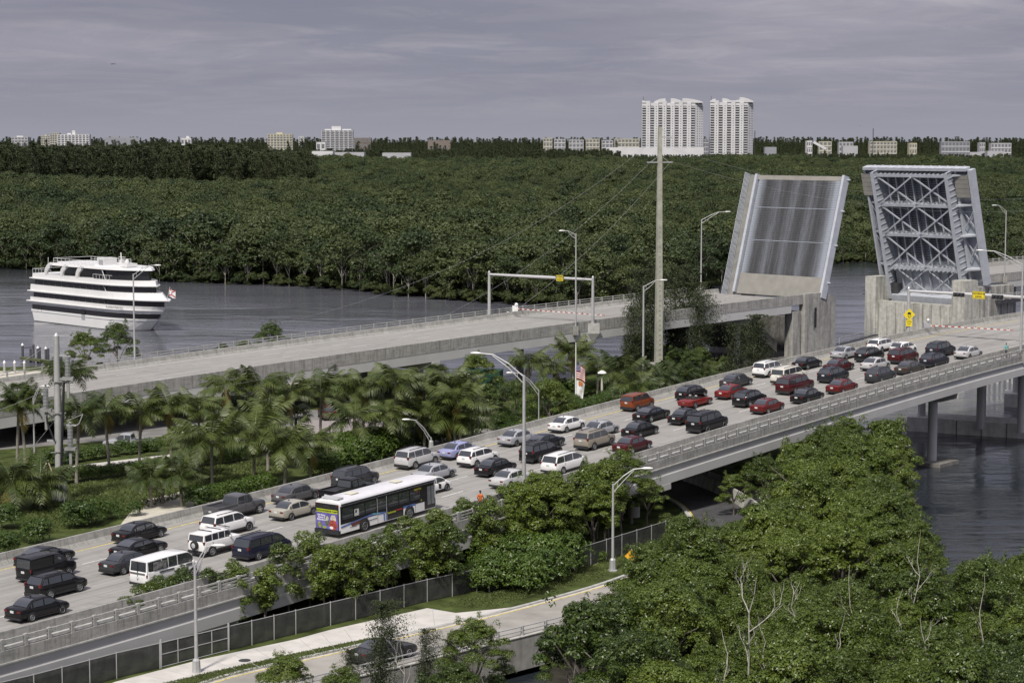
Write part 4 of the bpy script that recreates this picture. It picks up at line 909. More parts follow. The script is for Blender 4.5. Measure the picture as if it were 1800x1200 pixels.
# ------------------------------------------------------------------ bus
def make_bus(M):
    t=thing('city_bus','white and black city bus with a coloured advertisement on its back','bus',mtx=M)
    L=12.3;x0=-3.0;x1=x0+L;hw=1.28;wp=M_white;bk=mat('bus_black_panel',(.012,.012,.013),.2,0,.05,spec=.6)
    b=MB();ring=lambda x,s:[(x,y*s,z) for y,z in ((-hw,.36),(-hw,2.55),(-hw*.97,2.72),(-hw*.88,2.86),(0,2.93),(hw*.88,2.86),(hw*.97,2.72),(hw,2.55),(hw,.36))]
    b.loft([ring(x0,.99),ring(x0+.1,1),ring(x1-.15,1),ring(x1,.97)]);b.obj('body',wp,t,smooth=True)
    rr=lambda x:[(x,y,z) for y,z in ((-hw*1.005,2.74),(-hw*.97,2.84),(-hw*.88,2.94),(0,3.0),(hw*.88,2.94),(hw*.97,2.84),(hw*1.005,2.74))]
    MB().loft([rr(x0+.25),rr(x1-.1)]).obj('roof',mat('bus_white_roof',(.66,.66,.68),.45,0,.05),t,smooth=True)
    for x in (x0+3.0,x0+8.6): MB().cbox((x,0,3.06),(.9,.8,.06)).obj('roof_hatch',mat('cream_hatch',(.62,.60,.48),.6),t)
    MB().cbox((x0+.7,0,3.08),(.7,1.7,.12)).obj('roof_unit',PAINT['palesilver'],t)
    MB().bar((x0+.25,-hw*1.01,2.66),(x1-.2,-hw*1.01,2.66),.04,.12).obj('gutter',M_trim,t);MB().bar((x0+.25,-hw*1.012,2.50),(x1-.2,-hw*1.012,2.50),.02,.03).obj('gutter',M_trim,t)
    for sd in (-1,1):
        MB().box(x0+.12,x1-.25,sd*(hw+.006)-.006,sd*(hw+.006)+.006,1.10,2.56).obj('window_band',bk,t)
        MB().box(x0+5.85,x1-2.75,sd*(hw+.005)-.006,sd*(hw+.005)+.006,.42,1.178).obj('lower_advert_panel',bk,t)
        MB().box(x1-1.55,x1-.1,sd*(hw+.005)-.006,sd*(hw+.005)+.006,.42,1.178).obj('front_panel',bk,t)
        for k in range(7):
            xa=x0+.35+k*1.42
            MB().box(xa,xa+1.28,sd*(hw+.016)-.004,sd*(hw+.016)+.004,1.45,2.36).obj('side_window',M_glass,t)
    y=-hw-.02
    for x in (x0+4.62,x0+5.8): MB().box(x,x+.05,y-.01,y+.02,.5,2.45).obj('door_frame',M_steel,t)
    for x in (x1-1.15,x1-.62): MB().box(x,x+.42,y-.008,y+.006,.75,2.3).obj('front_door_pane',mat('door_glass_pale',(.16,.17,.18),.1,0,.1),t)
    bl=mat('bus_blue_stripe',(.10,.17,.42),.4);tq=mat('bus_turquoise_stripe',(.12,.32,.42),.4)
    def sidepoly(nm,pts,m,d=.0): MB().add([(x0+a,y-d,z) for a,z in pts],[tuple(range(len(pts)))]).obj(nm,m,t)
    sidepoly('blue_swoosh',[(.15,.95),(4.1,1.32),(4.7,1.25),(5.4,1.22),(5.4,1.05),(4.7,1.08),(4.0,1.17),(.15,.80)],bl)
    sidepoly('turquoise_swoosh',[(3.9,1.31),(4.15,1.335),(4.6,1.27),(5.0,1.24),(5.0,1.1),(4.5,1.13),(4.1,1.18)],tq,.006)
    sidepoly('dark_swoosh',[(1.3,.98),(3.6,1.17),(2.9,.80),(1.5,.72)],mat('bus_dark_red_swoosh',(.12,.04,.03),.5),.004)
    sidepoly('dark_stripe',[(1.2,.70),(2.1,.70),(2.1,.66),(1.2,.66)],M_trim,.004);sidepoly('dark_stripe',[(3.2,.82),(4.6,.86),(4.6,.80),(3.2,.76)],M_trim,.004)
    MB().box(x0+5.42,x0+5.55,y-.01,y,.45,1.2).obj('blue_post',bl,t);MB().box(x0+5.7,x0+5.8,y-.01,y,.45,1.2).obj('blue_post',bl,t)
    ap=[(9.3-.75+1.5*k/12,0) for k in range(13)]
    pts=[(x0+7.95+.0,.42),(x0+7.95,1.18),(x0+9.5,1.18),(x0+9.5,.42)];MB().add([(a,y-.004,z) for a,z in pts],[(0,1,2,3)]).obj('wheel_surround',wp,t);MB().box(x0+7.95,x0+9.5,y-.010,y-.006,1.0,1.18).obj('blue_patch',bl,t)
    MB().box(x0+1.8,x0+2.35,y-.008,y-.004,1.5,2.05).obj('side_poster',mat('poster_white',(.6,.6,.58),.5,0,.3,sc_=6),t);MB().box(x0+1.9,x0+2.1,y-.012,y-.008,1.75,1.98).obj('poster_figure',M_black,t)
    ty,ri,dk=wheel_meshes(.5)
    for x in (0.,x0+8.72+.0):
        for sd in (-1,1):
            w=inst('wheel',dk,t,T(x,sd*(hw-.02),.5));inst('tyre',ty,w);inst('rim',ri,w)
            n=12;vs=[(x+.64*math.cos(math.pi*k/n),sd*(hw+.03),.5+.64*math.sin(math.pi*k/n)) for k in range(n+1)]+[(x-.64,sd*(hw+.03),.36),(x+.64,sd*(hw+.03),.36)];f=tuple(range(len(vs)))
            MB().add(vs,[f]).obj('wheel_arch',M_trim,t)
    # back
    xb=x0-.02
    MB().box(x0-.16,x0+.1,-hw,hw,.30,.62).obj('rear_bumper',M_trim,t)
    MB().box(xb-.01,xb,-hw*.97,hw*.97,.62,2.72).obj('rear_panel',bk,t)
    pu=mat('advert_purple',(.13,.11,.36),.5,0,.5,sc_=2.);MB().box(xb-.02,xb-.01,-hw*.90,hw*.93,.66,2.08).obj('rear_advert',pu,t)
    MB().box(xb-.035,xb-.02,-hw*.88,hw*.86,1.98,2.26).obj('advert_banner',mat('advert_lime',(.42,.50,.02),.5),t)
    lettering("SANTA'S ENCHANTED FOREST",.163,M_black,t,onface(FACE_B,xb-.04,0,2.12),bold=.006)
    for i,(s,z) in enumerate((('100 Rides,',1.74),('Shows &',1.56),('Attractions',1.38))): lettering(s,.21,M_white,t,onface(FACE_B,xb-.03,.60,z),bold=.006)
    def disc(nm,yc,zc,ry,rz_,m,d=.03):
        MB().add([(xb-d,yc+ry*math.cos(a*math.pi/6),zc+rz_*math.sin(a*math.pi/6)) for a in range(12)],[tuple(range(12))]).obj(nm,m,t)
    disc('advert_picture',-.62,1.0,.45,.38,mat('advert_red',(.30,.05,.03),.5,0,.5,sc_=5));disc('advert_picture',-.66,1.52,.30,.34,mat('advert_cream',(.55,.50,.40),.5,0,.4,sc_=6),.032);disc('advert_picture',-.62,1.28,.36,.16,mat('advert_red2',(.34,.07,.05),.5,0,.4,sc_=6),.034)
    disc('advert_picture',.02,1.30,.20,.42,mat('advert_green',(.10,.13,.07),.5,0,.6,sc_=7),.028);disc('advert_picture',-.02,1.52,.15,.2,mat('advert_pale',(.45,.46,.35),.5,0,.4,sc_=6),.031);disc('advert_picture',.80,.95,.2,.25,mat('advert_lime2',(.25,.30,.06),.5,0,.5,sc_=5),.028)
    disc('advert_picture',-.45,.80,.2,.12,M_white,.036);disc('advert_picture',.30,.78,.22,.1,mat('advert_lime3',(.30,.38,.05),.5),.029)
    MB().box(xb-.03,xb-.01,-.35,.35,2.36,2.6).obj('route_display',M_trim,t)
    for sy in (-1,1): MB().cbox((xb-.02,sy*1.1,2.6),(.05,.14,.1)).obj('marker_light',M_tail,t)
    lettering('31',.2,mat('amber_text',(.6,.5,.05),.5),t,onface(FACE_R,x1-2.0,y-.03,1.3));lettering('BISCAYNE',.2,mat('lime_text',(.42,.45,.04),.5),t,onface(FACE_R,x1-2.45,y-.03,2.30))
    lettering("Don't miss",.26,mat('lime_text',(.42,.45,.04),.5),t,onface(FACE_R,x0+6.35,y-.03,1.02));lettering('the holiday lights',.24,M_red,t,onface(FACE_R,x0+7.5-.2,y-.03,1.05)) if False else None
    MB().box(x0+5.95,x0+6.95,y-.03,y-.02,.92,1.02).obj('lime_advert_line',mat('lime_text',(.42,.45,.04),.5),t);MB().box(x0+6.98,x0+7.8,y-.03,y-.02,1.0,1.1).obj('red_advert_line',mat('red_text',(.35,.03,.02),.5),t)
    for sy in (-1,1):
        MB().bar((x1-.1,sy*1.15,2.5),(x1+.3,sy*1.5,2.3),.05).obj('mirror_arm',M_trim,t);MB().cbox((x1+.3,sy*1.52,2.1),(.1,.22,.4)).obj('side_mirror',M_trim,t)
    MB().cbox((x1+.25,0,.75),(.5,1.6,.12)).obj('bike_rack',M_trim,t);MB().box(x1-.02,x1+.01,-hw*.9,hw*.9,1.2,2.5).obj('windscreen',M_glass,t)
    return t
s_,o_=NB.loc(595.6,947.);make_bus(NB.mtx(s_+3.15,o_+1.28,.006))
# lettering and pictures on the white van
van=[o for o in bpy.data.objects if o.get('label','').startswith('white passenger van')][0]
y=-1.02
for nm,a,b_,z0,z1,m in (('side_picture',-2.25,-.95,1.32,1.86,mat('van_picture_grey',(.20,.20,.19),.5,0,.9,sc_=4)),):
    MB().box(a,b_,-.985,-.962,z0,z1).obj(nm,m,van)
lettering('AIRPORT  SHUTTLE',.17,M_trim,van,onface(FACE_R,-1.0,-1.02,1.06)) if False else MB().box(-1.7,-.2,y-.004,y,1.02,1.16).obj('lettering_band',mat('van_letter_grey',(.12,.12,.12),.5,0,.9,sc_=14),van)
MB().box(1.0,1.65,y-.004,y,1.0,1.2).obj('lettering_band',MATS['van_letter_grey'],van);MB().box(.45,.85,y-.004,y,.7,1.05).obj('lettering_band',mat('van_small_letters',(.5,.5,.5),.5,0,.35,sc_=18),van)
MB().box(-2.93,-2.91,-.75,.75,1.04,1.17).obj('rear_lettering_band',MATS['van_letter_grey'],van);MB().box(-2.92,-2.90,-.03,.03,.6,2.0).obj('rear_door_seam',M_trim,van)
# ------------------------------------------------------------------ excursion boat
def make_boat():
    p=at(53,563,WATER);h=math.atan2(-20.6,19.7)
    t=thing('excursion_boat','large white excursion boat with three black window bands crossing the channel','boat',(p.x,p.y,WATER),h)
    B=5.0;M_bw=mat('boat_white',(.70,.70,.69),.4,0,.04,sc_=.3);M_bg=mat('boat_window_black',(.014,.014,.016),.12,0,.1,spec=.6);M_bm=mat('boat_window_mullion',(.05,.05,.052),.4)
    LB=44.
    def outline(z,inset=0.,xe=None,xs=0.,n=9):
        """half outline for height z above the water: flared bow, square stern"""
        xb=xe if xe else 37.5+min(z,5.)*1.15;pts=[(xs,B-inset-.35),(xs+.6,B-inset)]
        x0=26.
        for i in range(n+1):
            u=i/n;pts.append((x0+(xb-x0)*u,(B-inset)*(1-u**2.3)**.8 if u<1 else .05))
        return pts
    def slab(name,z0,z1,m,i0=0.,i1=0.,xe0=None,xe1=None,xs=0.,xs1=None):
        a=outline(z0,i0,xe0,xs);b=outline(z1,i1,xe1,xs if xs1 is None else xs1);r0=[(x,-y-5+0,z0) for x,y in a]+[(x,y-5,z0) for x,y in a[::-1]];r1=[(x,-y-5,z1) for x,y in b]+[(x,y-5,z1) for x,y in b[::-1]]
        # the visible starboard side lies on y=-? : shift so that starboard runs along y=0
        f=lambda r:[(x,y+5,z) for x,y,z in r]
        return MB().loft([f(r0),f(r1)]).obj(name,m,t,Matrix.Translation((0,B,0)))
    slab('waterline',-.4,.12,mat('boat_bottom_paint',(.03,.03,.03),.6),.12,.05,36.6,37.2,1.)
    slab('hull',.12,2.0,M_bw,.03,.0,37.2,39.6,1.,.3);slab('rub_rail',2.0,2.1,PAINT['silver'],-.06,-.06,39.7,39.8)
    slab('hull',2.1,2.5,M_bw,0,0,39.8,40.2);slab('lower_window_band',2.5,3.55,M_bg,.06,.06,40.2,41.2,.3)
    slab('hull',3.55,5.05,M_bw,0,0,41.2,42.6,-.3);slab('walkway_shelf',4.15,4.32,M_bw,-.45,-.45,41.9,42.,-1.2)
    slab('middle_window_band',5.05,6.1,M_bg,.30,.30,42.2,42.3,.5)
    slab('upper_hull',6.1,7.65,M_bw,0,.15,43.9,41.5,-.3);slab('walkway_shelf',6.25,6.42,M_bw,-.4,-.4,44.3,44.3,-.8)
    slab('upper_window_band',7.65,8.8,M_bg,.55,.55,39.2,38.8,.8)
    slab('top_bulwark',8.8,10.0,M_bw,.15,.25,39.8,39.4,.4);slab('deck_edge',8.95,9.1,M_bw,-.2,-.2,40.2,40.2,-.2)
    # mullions on the window bands
    for z0,z1,i in ((5.1,6.05,.30),(7.7,8.75,.55)):
        for k in range(12): MB().box(2.3+k*2.35,2.75+k*2.35,i-.03,i+.02,z0,z1).obj('window_mullion',M_bm,t)
    MB().bar((27.6,.5,8.85),(28.6,.5,7.6),.12,.06).obj('raked_pillar',M_bw,t);MB().bar((27.2,.35,12.3),(28.6,.35,10.),.14,.06).obj('raked_pillar',M_bw,t)
    MB().box(20.1,21.4,-.04,.02,2.15,3.6).obj('boarding_door',M_bg,t);MB().box(20.1,21.4,-.05,-.04,1.5,2.5).obj('boarding_gate',PAINT['silver'],t)
    for x in (3.2,4.6): MB().box(x,x+.05,-.03,.0,2.1,3.55).obj('door_outline',M_bm,t)
    # superstructure: arched side openings, wheelhouse windows, roof
    for sd,yy in ((1,.35),(-1,2*B-.35)):
        for xa in (6.2,12.3,18.2):
            b=MB()
            for k in range(14):
                a0,a1=math.pi*(1-k/28.),math.pi*(1-(k+1)/28.)
                P0=(xa+2.9+2.9*math.cos(a0),10.+2.2*math.sin(a0));P1=(xa+2.9+2.9*math.cos(a1),10.+2.2*math.sin(a1))
                b.bar((P0[0],yy,P0[1]),(P1[0]+.05,yy,P1[1]),.35,1.0,up=(1,0,0))
            b.obj('arched_frame',M_bw,t)
    MB().box(24.,27.4,.6,2*B-.6,10.,12.).obj('wheelhouse_glass',M_bg,t);slab('wheelhouse_windows',10.0,12.,M_bg,.9,.9,37.4,37.0,27.)
    MB().box(8,24.,2.6,2*B-2.6,10.,11.9).obj('saloon_core',M_bm,t)
    slab('roof',12.0,12.45,M_bw,.1,.25,38.3,37.8,7.5);slab('roof_crown',12.45,12.75,M_bw,.8,1.2,30,29,9.)
    b=MB();
    for k in range(11):
        b.bar((9+k*1.5,.5,12.45),(9+k*1.5,.5,13.5),.06);b.bar((9+k*1.5,2*B-.5,12.45),(9+k*1.5,2*B-.5,13.5),.06)
    for yy in (.5,2*B-.5):
        b.bar((9,yy,13.5),(24,yy,13.5),.07);b.bar((9,yy,13.0),(24,yy,13.0),.05)
    b.bar((9,.5,13.5),(9,2*B-.5,13.5),.07);b.obj('roof_railing',M_bw,t)
    MB().box(24.3,27.,1.2,4.2,12.4,14.2).obj('roof_housing',M_bw,t);MB().box(25.,26.6,1.17,1.2,12.7,13.8).obj('housing_louvre',PAINT['silver'],t)
    b=MB();b.tube([(29,4,12.6),(28.8,4,15.3)],.12,6);b.bar((28,4,14.4),(30.4,4,14.4),.1);b.cbox((29.2,4,13.4),(.8,.8,.9));b.cbox((31.5,4,12.9),(2.6,2.4,.7));b.obj('mast_and_radar',M_bw,t)
    MB().lathe([(.45,0),(.5,.4),(.3,.8),(.05,.9)],10,T(32.2,3.2,13.2)).obj('dome',M_bw,t,smooth=True);MB().lathe([(.25,0),(.28,.3),(.1,.55)],8,T(36.,4,12.5)).obj('searchlight',M_bw,t)
    b=MB()
    for xa,xb,z in ((.8,8.,10.95),(24.,31.,10.9)):
        k=xa
        while k<=xb: b.bar((k,.4,10.),(k,.4,z),.05);b.bar((k,2*B-.4,10.),(k,2*B-.4,z),.05);k+=1.2
        for yy in (.4,2*B-.4): b.bar((xa,yy,z),(xb,yy,z),.06)
    b.bar((.8,.4,10.95),(.8,2*B-.4,10.95),.06);b.obj('deck_railing',M_bw,t)
    MB().bar((5.9,1.,10),(6.1,1.,13.5),.08).obj('flagpole',M_bw,t)
    lettering('FLORIDA PRINCESS',.62,mat('boat_letter_grey',(.16,.16,.17),.5),t,T(32.2,.02,4.62,math.radians(6.5))@FACE_R,bold=.01)
    fl=MB().tube([(43.2,B,6.1),(44.4,B,9.1)],.05,5);fl.obj('jackstaff',M_bw,t)
    f=MB();f.add([(44.2+1.8*i/6,B+.25*math.sin(i*1.2),7.2+1.5*j-.05*i) for j in (0,1) for i in range(7)],[(i,i+1,i+8,i+7) for i in range(6)]);f.obj('flag',M_white,t)
    q=MB()
    for j in (0,1):
        for i in range(6):
            a=i/6;c=(i+1)/6;za=lambda u:(7.3+1.3*(u if j else 1-u)-.3*u)
            q.add([(44.2+1.8*a,B-.03+.25*math.sin(i*1.2),za(a)),(44.2+1.8*c,B-.03+.25*math.sin((i+1)*1.2),za(c)),(44.2+1.8*c,B-.03+.25*math.sin((i+1)*1.2),za(c)+.25),(44.2+1.8*a,B-.03+.25*math.sin(i*1.2),za(a)+.25)],[(0,1,2,3)])
    q.obj('flag_cross',M_red,t);return t
make_boat()
# ------------------------------------------------------------------ poles, lamps, gantries
def lamp_post(x,y,z,h,adir,alen,rise,label,base=True,group='street lamps',r=.11,dbl=True,name='street_lamp'):
    t=thing(name,label,'street lamp',(x,y,z),adir,group)
    MB().tube([(0,0,0),(0,0,h)],[r*1.25,r*.8],10).obj('pole',M_steel,t,smooth=True)
    if base: MB().lathe([(.42,-.1),(.42,.05),(.30,.08),(.26,.9),(.16,1.05)],8).obj('base_cover',M_steel,t)
    pts=lambda z0,k:[(0,0,z0),(alen*.35,0,z0+rise*.62*k),(alen*.7,0,h+rise*.95-.05*(1-k)),(alen,0,h+rise)]
    b=MB();b.tube(pts(h-.15,1.),.05,6);
    if dbl: b.tube([(0,0,h-.75),(alen*.35,0,h-.75+rise*.75),(alen*.72,0,h+rise*.9)],.04,6);b.bar((alen*.15,0,h-.55+.2*rise),(alen*.15,0,h-.1+rise*.25),.035)
    b.obj('arm',M_steel,t)
    MB().loft([[(alen-.1+x_,y_*w,h+rise+z_*w) for y_,z_ in ((-.16,0),(-.1,.10),(.1,.10),(.16,0),(.1,-.08),(-.1,-.08))] for x_,w in ((0,.45),(.25,1.),(.7,1.1),(.95,.6))]).obj('lamp_head',mat('lamp_head_white',(.66,.66,.64),.4),t,smooth=True)
    return t
def lamp_px(px,ybase,ytop,z,adx,rise_px,label,road=None,**k):
    """pole whose foot is seen at (px,ybase) standing at height z"""
    p=at(px,ybase,z);m=p.y/F;h=(ybase-ytop)*m;ang=0 if adx>0 else math.pi
    return lamp_post(p.x,p.y,z,h,ang+k.pop('turn',0),abs(adx)*m,rise_px*m,label,**k)
lamp_px(345.5,1183,985,.05,32,35,'foreground street lamp beside the lower left sidewalk and the fence gate')
lamp_px(1077,1002,846,.05,52,28,'foreground street lamp on the grass by the bend of the ramp, arm reaching right')
def bridge_lamp(road,px,o,ytop,adx,rise,label,h0=-.2,**k):
    s=road.s_at(px,o,0);p=road.P(s,o,h0);m=p.y/F;yb=proj(p.x,p.y,p.z)[1];h=(yb-ytop)*m
    b=MB().box(-.4,.4,-.35,.35,-.8,.5);t=lamp_post(p.x,p.y,p.z,h,(0 if adx>0 else math.pi)+k.pop('turn',0),abs(adx)*m,rise*m,label,base=False,**k);b.obj('pedestal',M_concst,t,Matrix.Rotation(-t.rotation_euler.z,4,'Z'));return t
bridge_lamp(NB,921,-1.2,655,-80,37,'tall lamp rising beside the pale silver sedan, long arm reaching left',turn=-.25,r=.15)
bridge_lamp(NB,1794,-1.2,462,-68,22,'tall lamp at the right edge of the bridge, arm in front of the raised span',turn=-.25,r=.14)
bridge_lamp(FB,1012,-.6,410,-20,5,'lamp on the near parapet of the empty bridge next to the yellow sign')
bridge_lamp(FB,1766,-.6,370,-17,9,'lamp on the far approach to the right of the raised spans')
bridge_lamp(FB,1232,19.2,385,42,13,'lamp on the far side of the empty bridge just left of the raised span')
bridge_lamp(FB,237,19.2,480,38,15,'lamp on the far side of the empty bridge in front of the boat')
lamp_px(1130,720,500,0,30,10,'lamp in the park just left of the tall square concrete pole',r=.14)
lamp_px(61,817,696,0,16,20,'small lamp in the park near the hedge at the left edge',r=.09)
lamp_px(758,790,768,1.5,-38,32,'lamp head and twin arms showing above the shrubs beyond the far barrier',r=.09)
lamp_px(947,770,683,0,-45,30,'slender park lamp behind the tall bridge lamp',r=.07)
# globe-type park lamps
for i,(px,yb,yt,lb) in enumerate(((1058,708,662,'white topped park lamp beside the flagpole'),(1110,716,706,'white lamp cap showing above the barrier right of the flagpole'),(818,722,664,'small park lamp among the palms under the bridge edge'))):
    p=at(px,yb,.0 if i!=1 else 2.);m=p.y/F;h=(yb-yt)*m;t=thing('park_lamp',lb,'lamp',(p.x,p.y,0 if i!=1 else 0))
    if i==1: h+=2.
    MB().tube([(0,0,0),(0,0,h)],[.2,.14],10).obj('pole',mat('cream_pole',(.50,.49,.42),.6),t,smooth=True);MB().lathe([(.16,h),(.3,h+.5),(.34,h+.55)],10).obj('lamp_cage',M_dark,t);MB().lathe([(.62,h+.55),(.5,h+.72),(.12,h+.92)],14).obj('lamp_cap',M_white,t,smooth=True)
# tall square concrete transmission pole
p=at(1157,684,0);m=p.y/F
t=thing('transmission_pole','very tall square concrete pole rising above everything left of the raised spans','utility pole',(p.x,p.y,0),.25);Hh_=(684-222)*m
MB().loft([[(-a,-a,z),(a,-a,z),(a,a,z),(-a,a,z)] for a,z in ((.52,-.5),(.25,Hh_))]).obj('shaft',mat('pole_concrete',(.36,.36,.30),.8,bump=.3),t)
MB().box(.46,.60,-.25,.25,0,Hh_*.42).obj('conduit',M_conc,t)
b=MB();zz_=Hh_-62*m;b.bar((-1.9,0,zz_),(1.9,0,zz_),.16);b.bar((-1.4,0,zz_),(-.3,0,zz_+.8),.05);b.bar((1.4,0,zz_),(.3,0,zz_+.8),.05);b.obj('crossarm',M_steel,t)
b=MB();zt=Hh_-18*m;b.bar((.25,0,zt),(1.8,0,zt-.1),.12);b.bar((.25,0,zt+1.2),(1.7,0,zt),.05);b.obj('upper_arm',M_steel,t)
for x in (-1.0,1.1): MB().box(x-.45,x+.45,-.45,.45,-.2,3.9 if x<0 else 3.5).obj('equipment_cabinet',M_concst,t)
b=MB()
for k in range(60):
    if k%2==0: b.bar((.2,-.5+.004*k,3+k*.35),(-.1,-.62+.004*k,3+k*.35),.03)
b.obj('climbing_steps',M_dark,t)
TPOLE=(p.x,p.y,Hh_,m)
# left utility pole with cable terminators
p=at(105,880,0.);m=p.y/F
t=thing('utility_pole','steel utility pole with three grey cable terminators and a white box','utility pole',(p.x,p.y,0),0);Hu=(880-585)*m
MB().tube([(0,0,-.5),(0,0,Hu)],[.42,.29],14).obj('shaft',mat('pole_grey_steel',(.42,.42,.41),.6,.2,.1),t,smooth=True);MB().lathe([(.29,Hu),(.2,Hu+.1),(.03,Hu+.3)],10).obj('cap',M_steel,t)
MB().tube([(0,0,-.3),(0,0,1.9)],[.72,.70],14).obj('foundation',M_conc,t,smooth=True)
def term(dx,ytop,ybot,nm='cable_terminator'):
    z1=(880-ytop)*m;z0=(880-ybot)*m;b=MB();pr=[]
    k=0;z=z0
    while z<z1: pr+=[(.24,z),(.30,z+.05),(.24,z+.10)];z+=.14
    q=MB().lathe(pr,10,T(dx*m,-.2,0));q.obj(nm,mat('insulator_grey',(.24,.25,.25),.4),t,smooth=False)
    f=MB();f.cbox((dx*m,-.2,z0-.15),(1.1,.7,.3));f.bar((0,0,z0-.2),(dx*m,-.2,z0-.2),.2);f.bar((0,0,z0-1.4),(dx*m,-.2,z0-.3),.12);f.cbox((dx*m,-.2,z0-1.2),(.25,.25,1.8));f.lathe([(.1,z1),(.1,z1+.3),(.2,z1+.32),(.02,z1+.45)],8,T(dx*m,-.2,0));f.bar((-.7,-.4,z0-.5),(.9,-.4,z0-.4),.1);f.obj('terminator_bracket',mat('bracket_steel',(.33,.33,.32),.5,.3),t)
term(20,622,658);term(-20,677,714);term(22,745,783)
b=MB();b.bar((.3,0,(880-620)*m),(25*m,-.2,(880-621)*m),.16);b.bar((.3,0,(880-744)*m),(33*m,-.2,(880-744)*m),.16);b.tube([(33*m,-.2,(880-744)*m),(38*m,-.2,(880-741)*m),(45*m,-.2,(880-724)*m)],.05,6);b.bar((45*m,-.2,(880-724)*m),(16*m,-.2,(880-736)*m),.05);b.obj('busbar',M_steel,t)
MB().tube([(.3,-.55,.5),(.4,-.6,(880-800)*m),(.75,-.3,(880-660)*m)],.14,6).obj('black_cable',M_black,t)
MB().tube([(-.3,-.5,(880-770)*m),(-1.,-.3,(880-740)*m),(-1.1,-.2,(880-715)*m)],.1,6).obj('black_cable',M_black,t)
MB().cbox((-.75,-.4,(880-843)*m),(.7,.5,.55)).obj('junction_box',M_white,t);MB().cbox((-.6,-.3,(880-771)*m),(.9,.2,.2)).obj('cleat',M_steel,t)
UP=(p.x,p.y,Hu,m)
# braced crossarm pole with props behind the hedge
p=at(85,852,0);t=thing('tree_prop','timber props bracing a young palm left of the utility pole','tree support',(p.x,p.y,0));b=MB();b.bar((-1.4,0,0),(0,0,2.6),.12);b.bar((.9,0,0),(0,0,2.6),.12);b.bar((-.5,1.2,0),(0,0,2.6),.12);b.obj('props',mat('timber_prop',(.42,.36,.26),.8),t)
# wires
def wire(p,q,sag,label,r=.02,n=16):
    p=Vector(p);q=Vector(q);t=MB().tube([p.lerp(q,i/n)-Vector((0,0,4*sag*(i/n)*(1-i/n))) for i in range(n+1)],r,4).obj('overhead_wire',M_steel);tag(t,label,'wire','overhead wires');return t
M_wire=M_black
ux,uy,uh,um=UP;tx,ty_,th,tm=TPOLE
wire((ux,uy,uh-.2),atY(-60,690,uy-12),.4,'guy wire running down left from the top of the utility pole')
wire((ux-.5,uy,uh-5),atY(-60,735,uy-12),.4,'second wire running down left from the utility pole')
wire((ux-.3,uy,(880-735)*um),at(15,835,0),.1,'guy wire from the utility pole down to the hedge',.025)
for k,(px,py,lb) in enumerate(((1150,245,'topmost'),(1145,283,'second'),(1180,283,'third'))):
    q=atY(px,py,ty_);wire((ux+1.+k*.4,uy,uh-1.2-k*4.6),q,7.+k*2,'%s overhead wire sloping up from the utility pole to the tall square pole'%lb,.012,30)
q=atY(1165,255,ty_)
for k in range(2): wire(atY(1180,262+k*22,ty_),atY(2100,300+k*22,ty_+60),6,['upper','lower'][k]+' overhead wire crossing in front of the raised spans',.012,24)
# sign gantries
def gantry(road,sA,oA,sB,oB,h0,h,label,sign_u,sw,sh,signs,text,heads=()):
    A=road.P(sA,oA,h0);B=road.P(sB,oB,h0);t=thing('sign_gantry',label,'sign gantry');zt=max(A.z,B.z)+h
    for P in (A,B): MB().tube([(P.x,P.y,P.z-.4),(P.x,P.y,zt+.35)],[.28,.2],12).obj('post',M_steel,t,smooth=True);MB().lathe([(.2,0),(.05,.25)],8,T(P.x,P.y,zt+.35)).obj('post_cap',M_steel,t)
    a=Vector((A.x,A.y,zt));b_=Vector((B.x,B.y,zt));MB().tube([a,a.lerp(b_,.5),b_],[.17,.24,.17],10).obj('beam',PAINT['palesilver'],t,smooth=True)
    d=(b_-a).normalized();nrm=Vector((d.y,-d.x,0));
    if nrm.y>0: nrm=-nrm
    for u,w_,h_ in ((sign_u,sw,sh),):
        c=a.lerp(b_,u)+nrm*.35;M=Matrix((( -nrm.y,nrm.x*0,nrm.x,0),(nrm.x,0,nrm.y,0),(0,1,0,0),(0,0,0,1)));M=Matrix(((-nrm.y,0,nrm.x,c.x),(nrm.x,0,nrm.y,c.y),(0,1,0,c.z),(0,0,0,1)))
        MB().box(-w_/2,w_/2,-h_/2,h_/2,-.04,.0).obj('sign_board',M_yellow,t,M)
        q=MB();
        for x0,x1,y0,y1 in ((-w_/2+.06,w_/2-.06,h_/2-.1,h_/2-.06),(-w_/2+.06,w_/2-.06,-h_/2+.06,-h_/2+.1),(-w_/2+.06,-w_/2+.1,-h_/2+.1,h_/2-.1),(w_/2-.1,w_/2-.06,-h_/2+.1,h_/2-.1)): q.box(x0,x1,y0,y1,.0,.006)
        q.obj('sign_border',M_black,t,M)
        for i,s in enumerate(text): lettering(s,h_*.30,M_black,t,M@T(0,h_*.18-i*h_*.38,.008),bold=.008)
    for u in heads:
        c=a.lerp(b_,u)+nrm*.4-Vector((0,0,.05));M=Matrix(((-nrm.y,0,nrm.x,c.x),(nrm.x,0,nrm.y,c.y),(0,1,0,c.z),(0,0,0,1)))
        hd=MB().box(-.78,.78,-.30,.22,-.1,.1).obj('signal_backboard',M_black,t,M)
        for k in range(3): MB().lathe([(.15,0),(.15,.22)],12,T(-.5+k*.5,0,.1)).obj('signal_lens',M_dark,t,M)
    return t
sA=FB.s_at(860,19.2,0);sB=FB.s_at(1042,-.6,0)
gantry(FB,sA,19.2,sB,-.6,.0,7.0,'sign gantry with a yellow plate over the empty bridge',.70,1.3,.88,1,('DRAWBRIDGE','SIGNAL'))
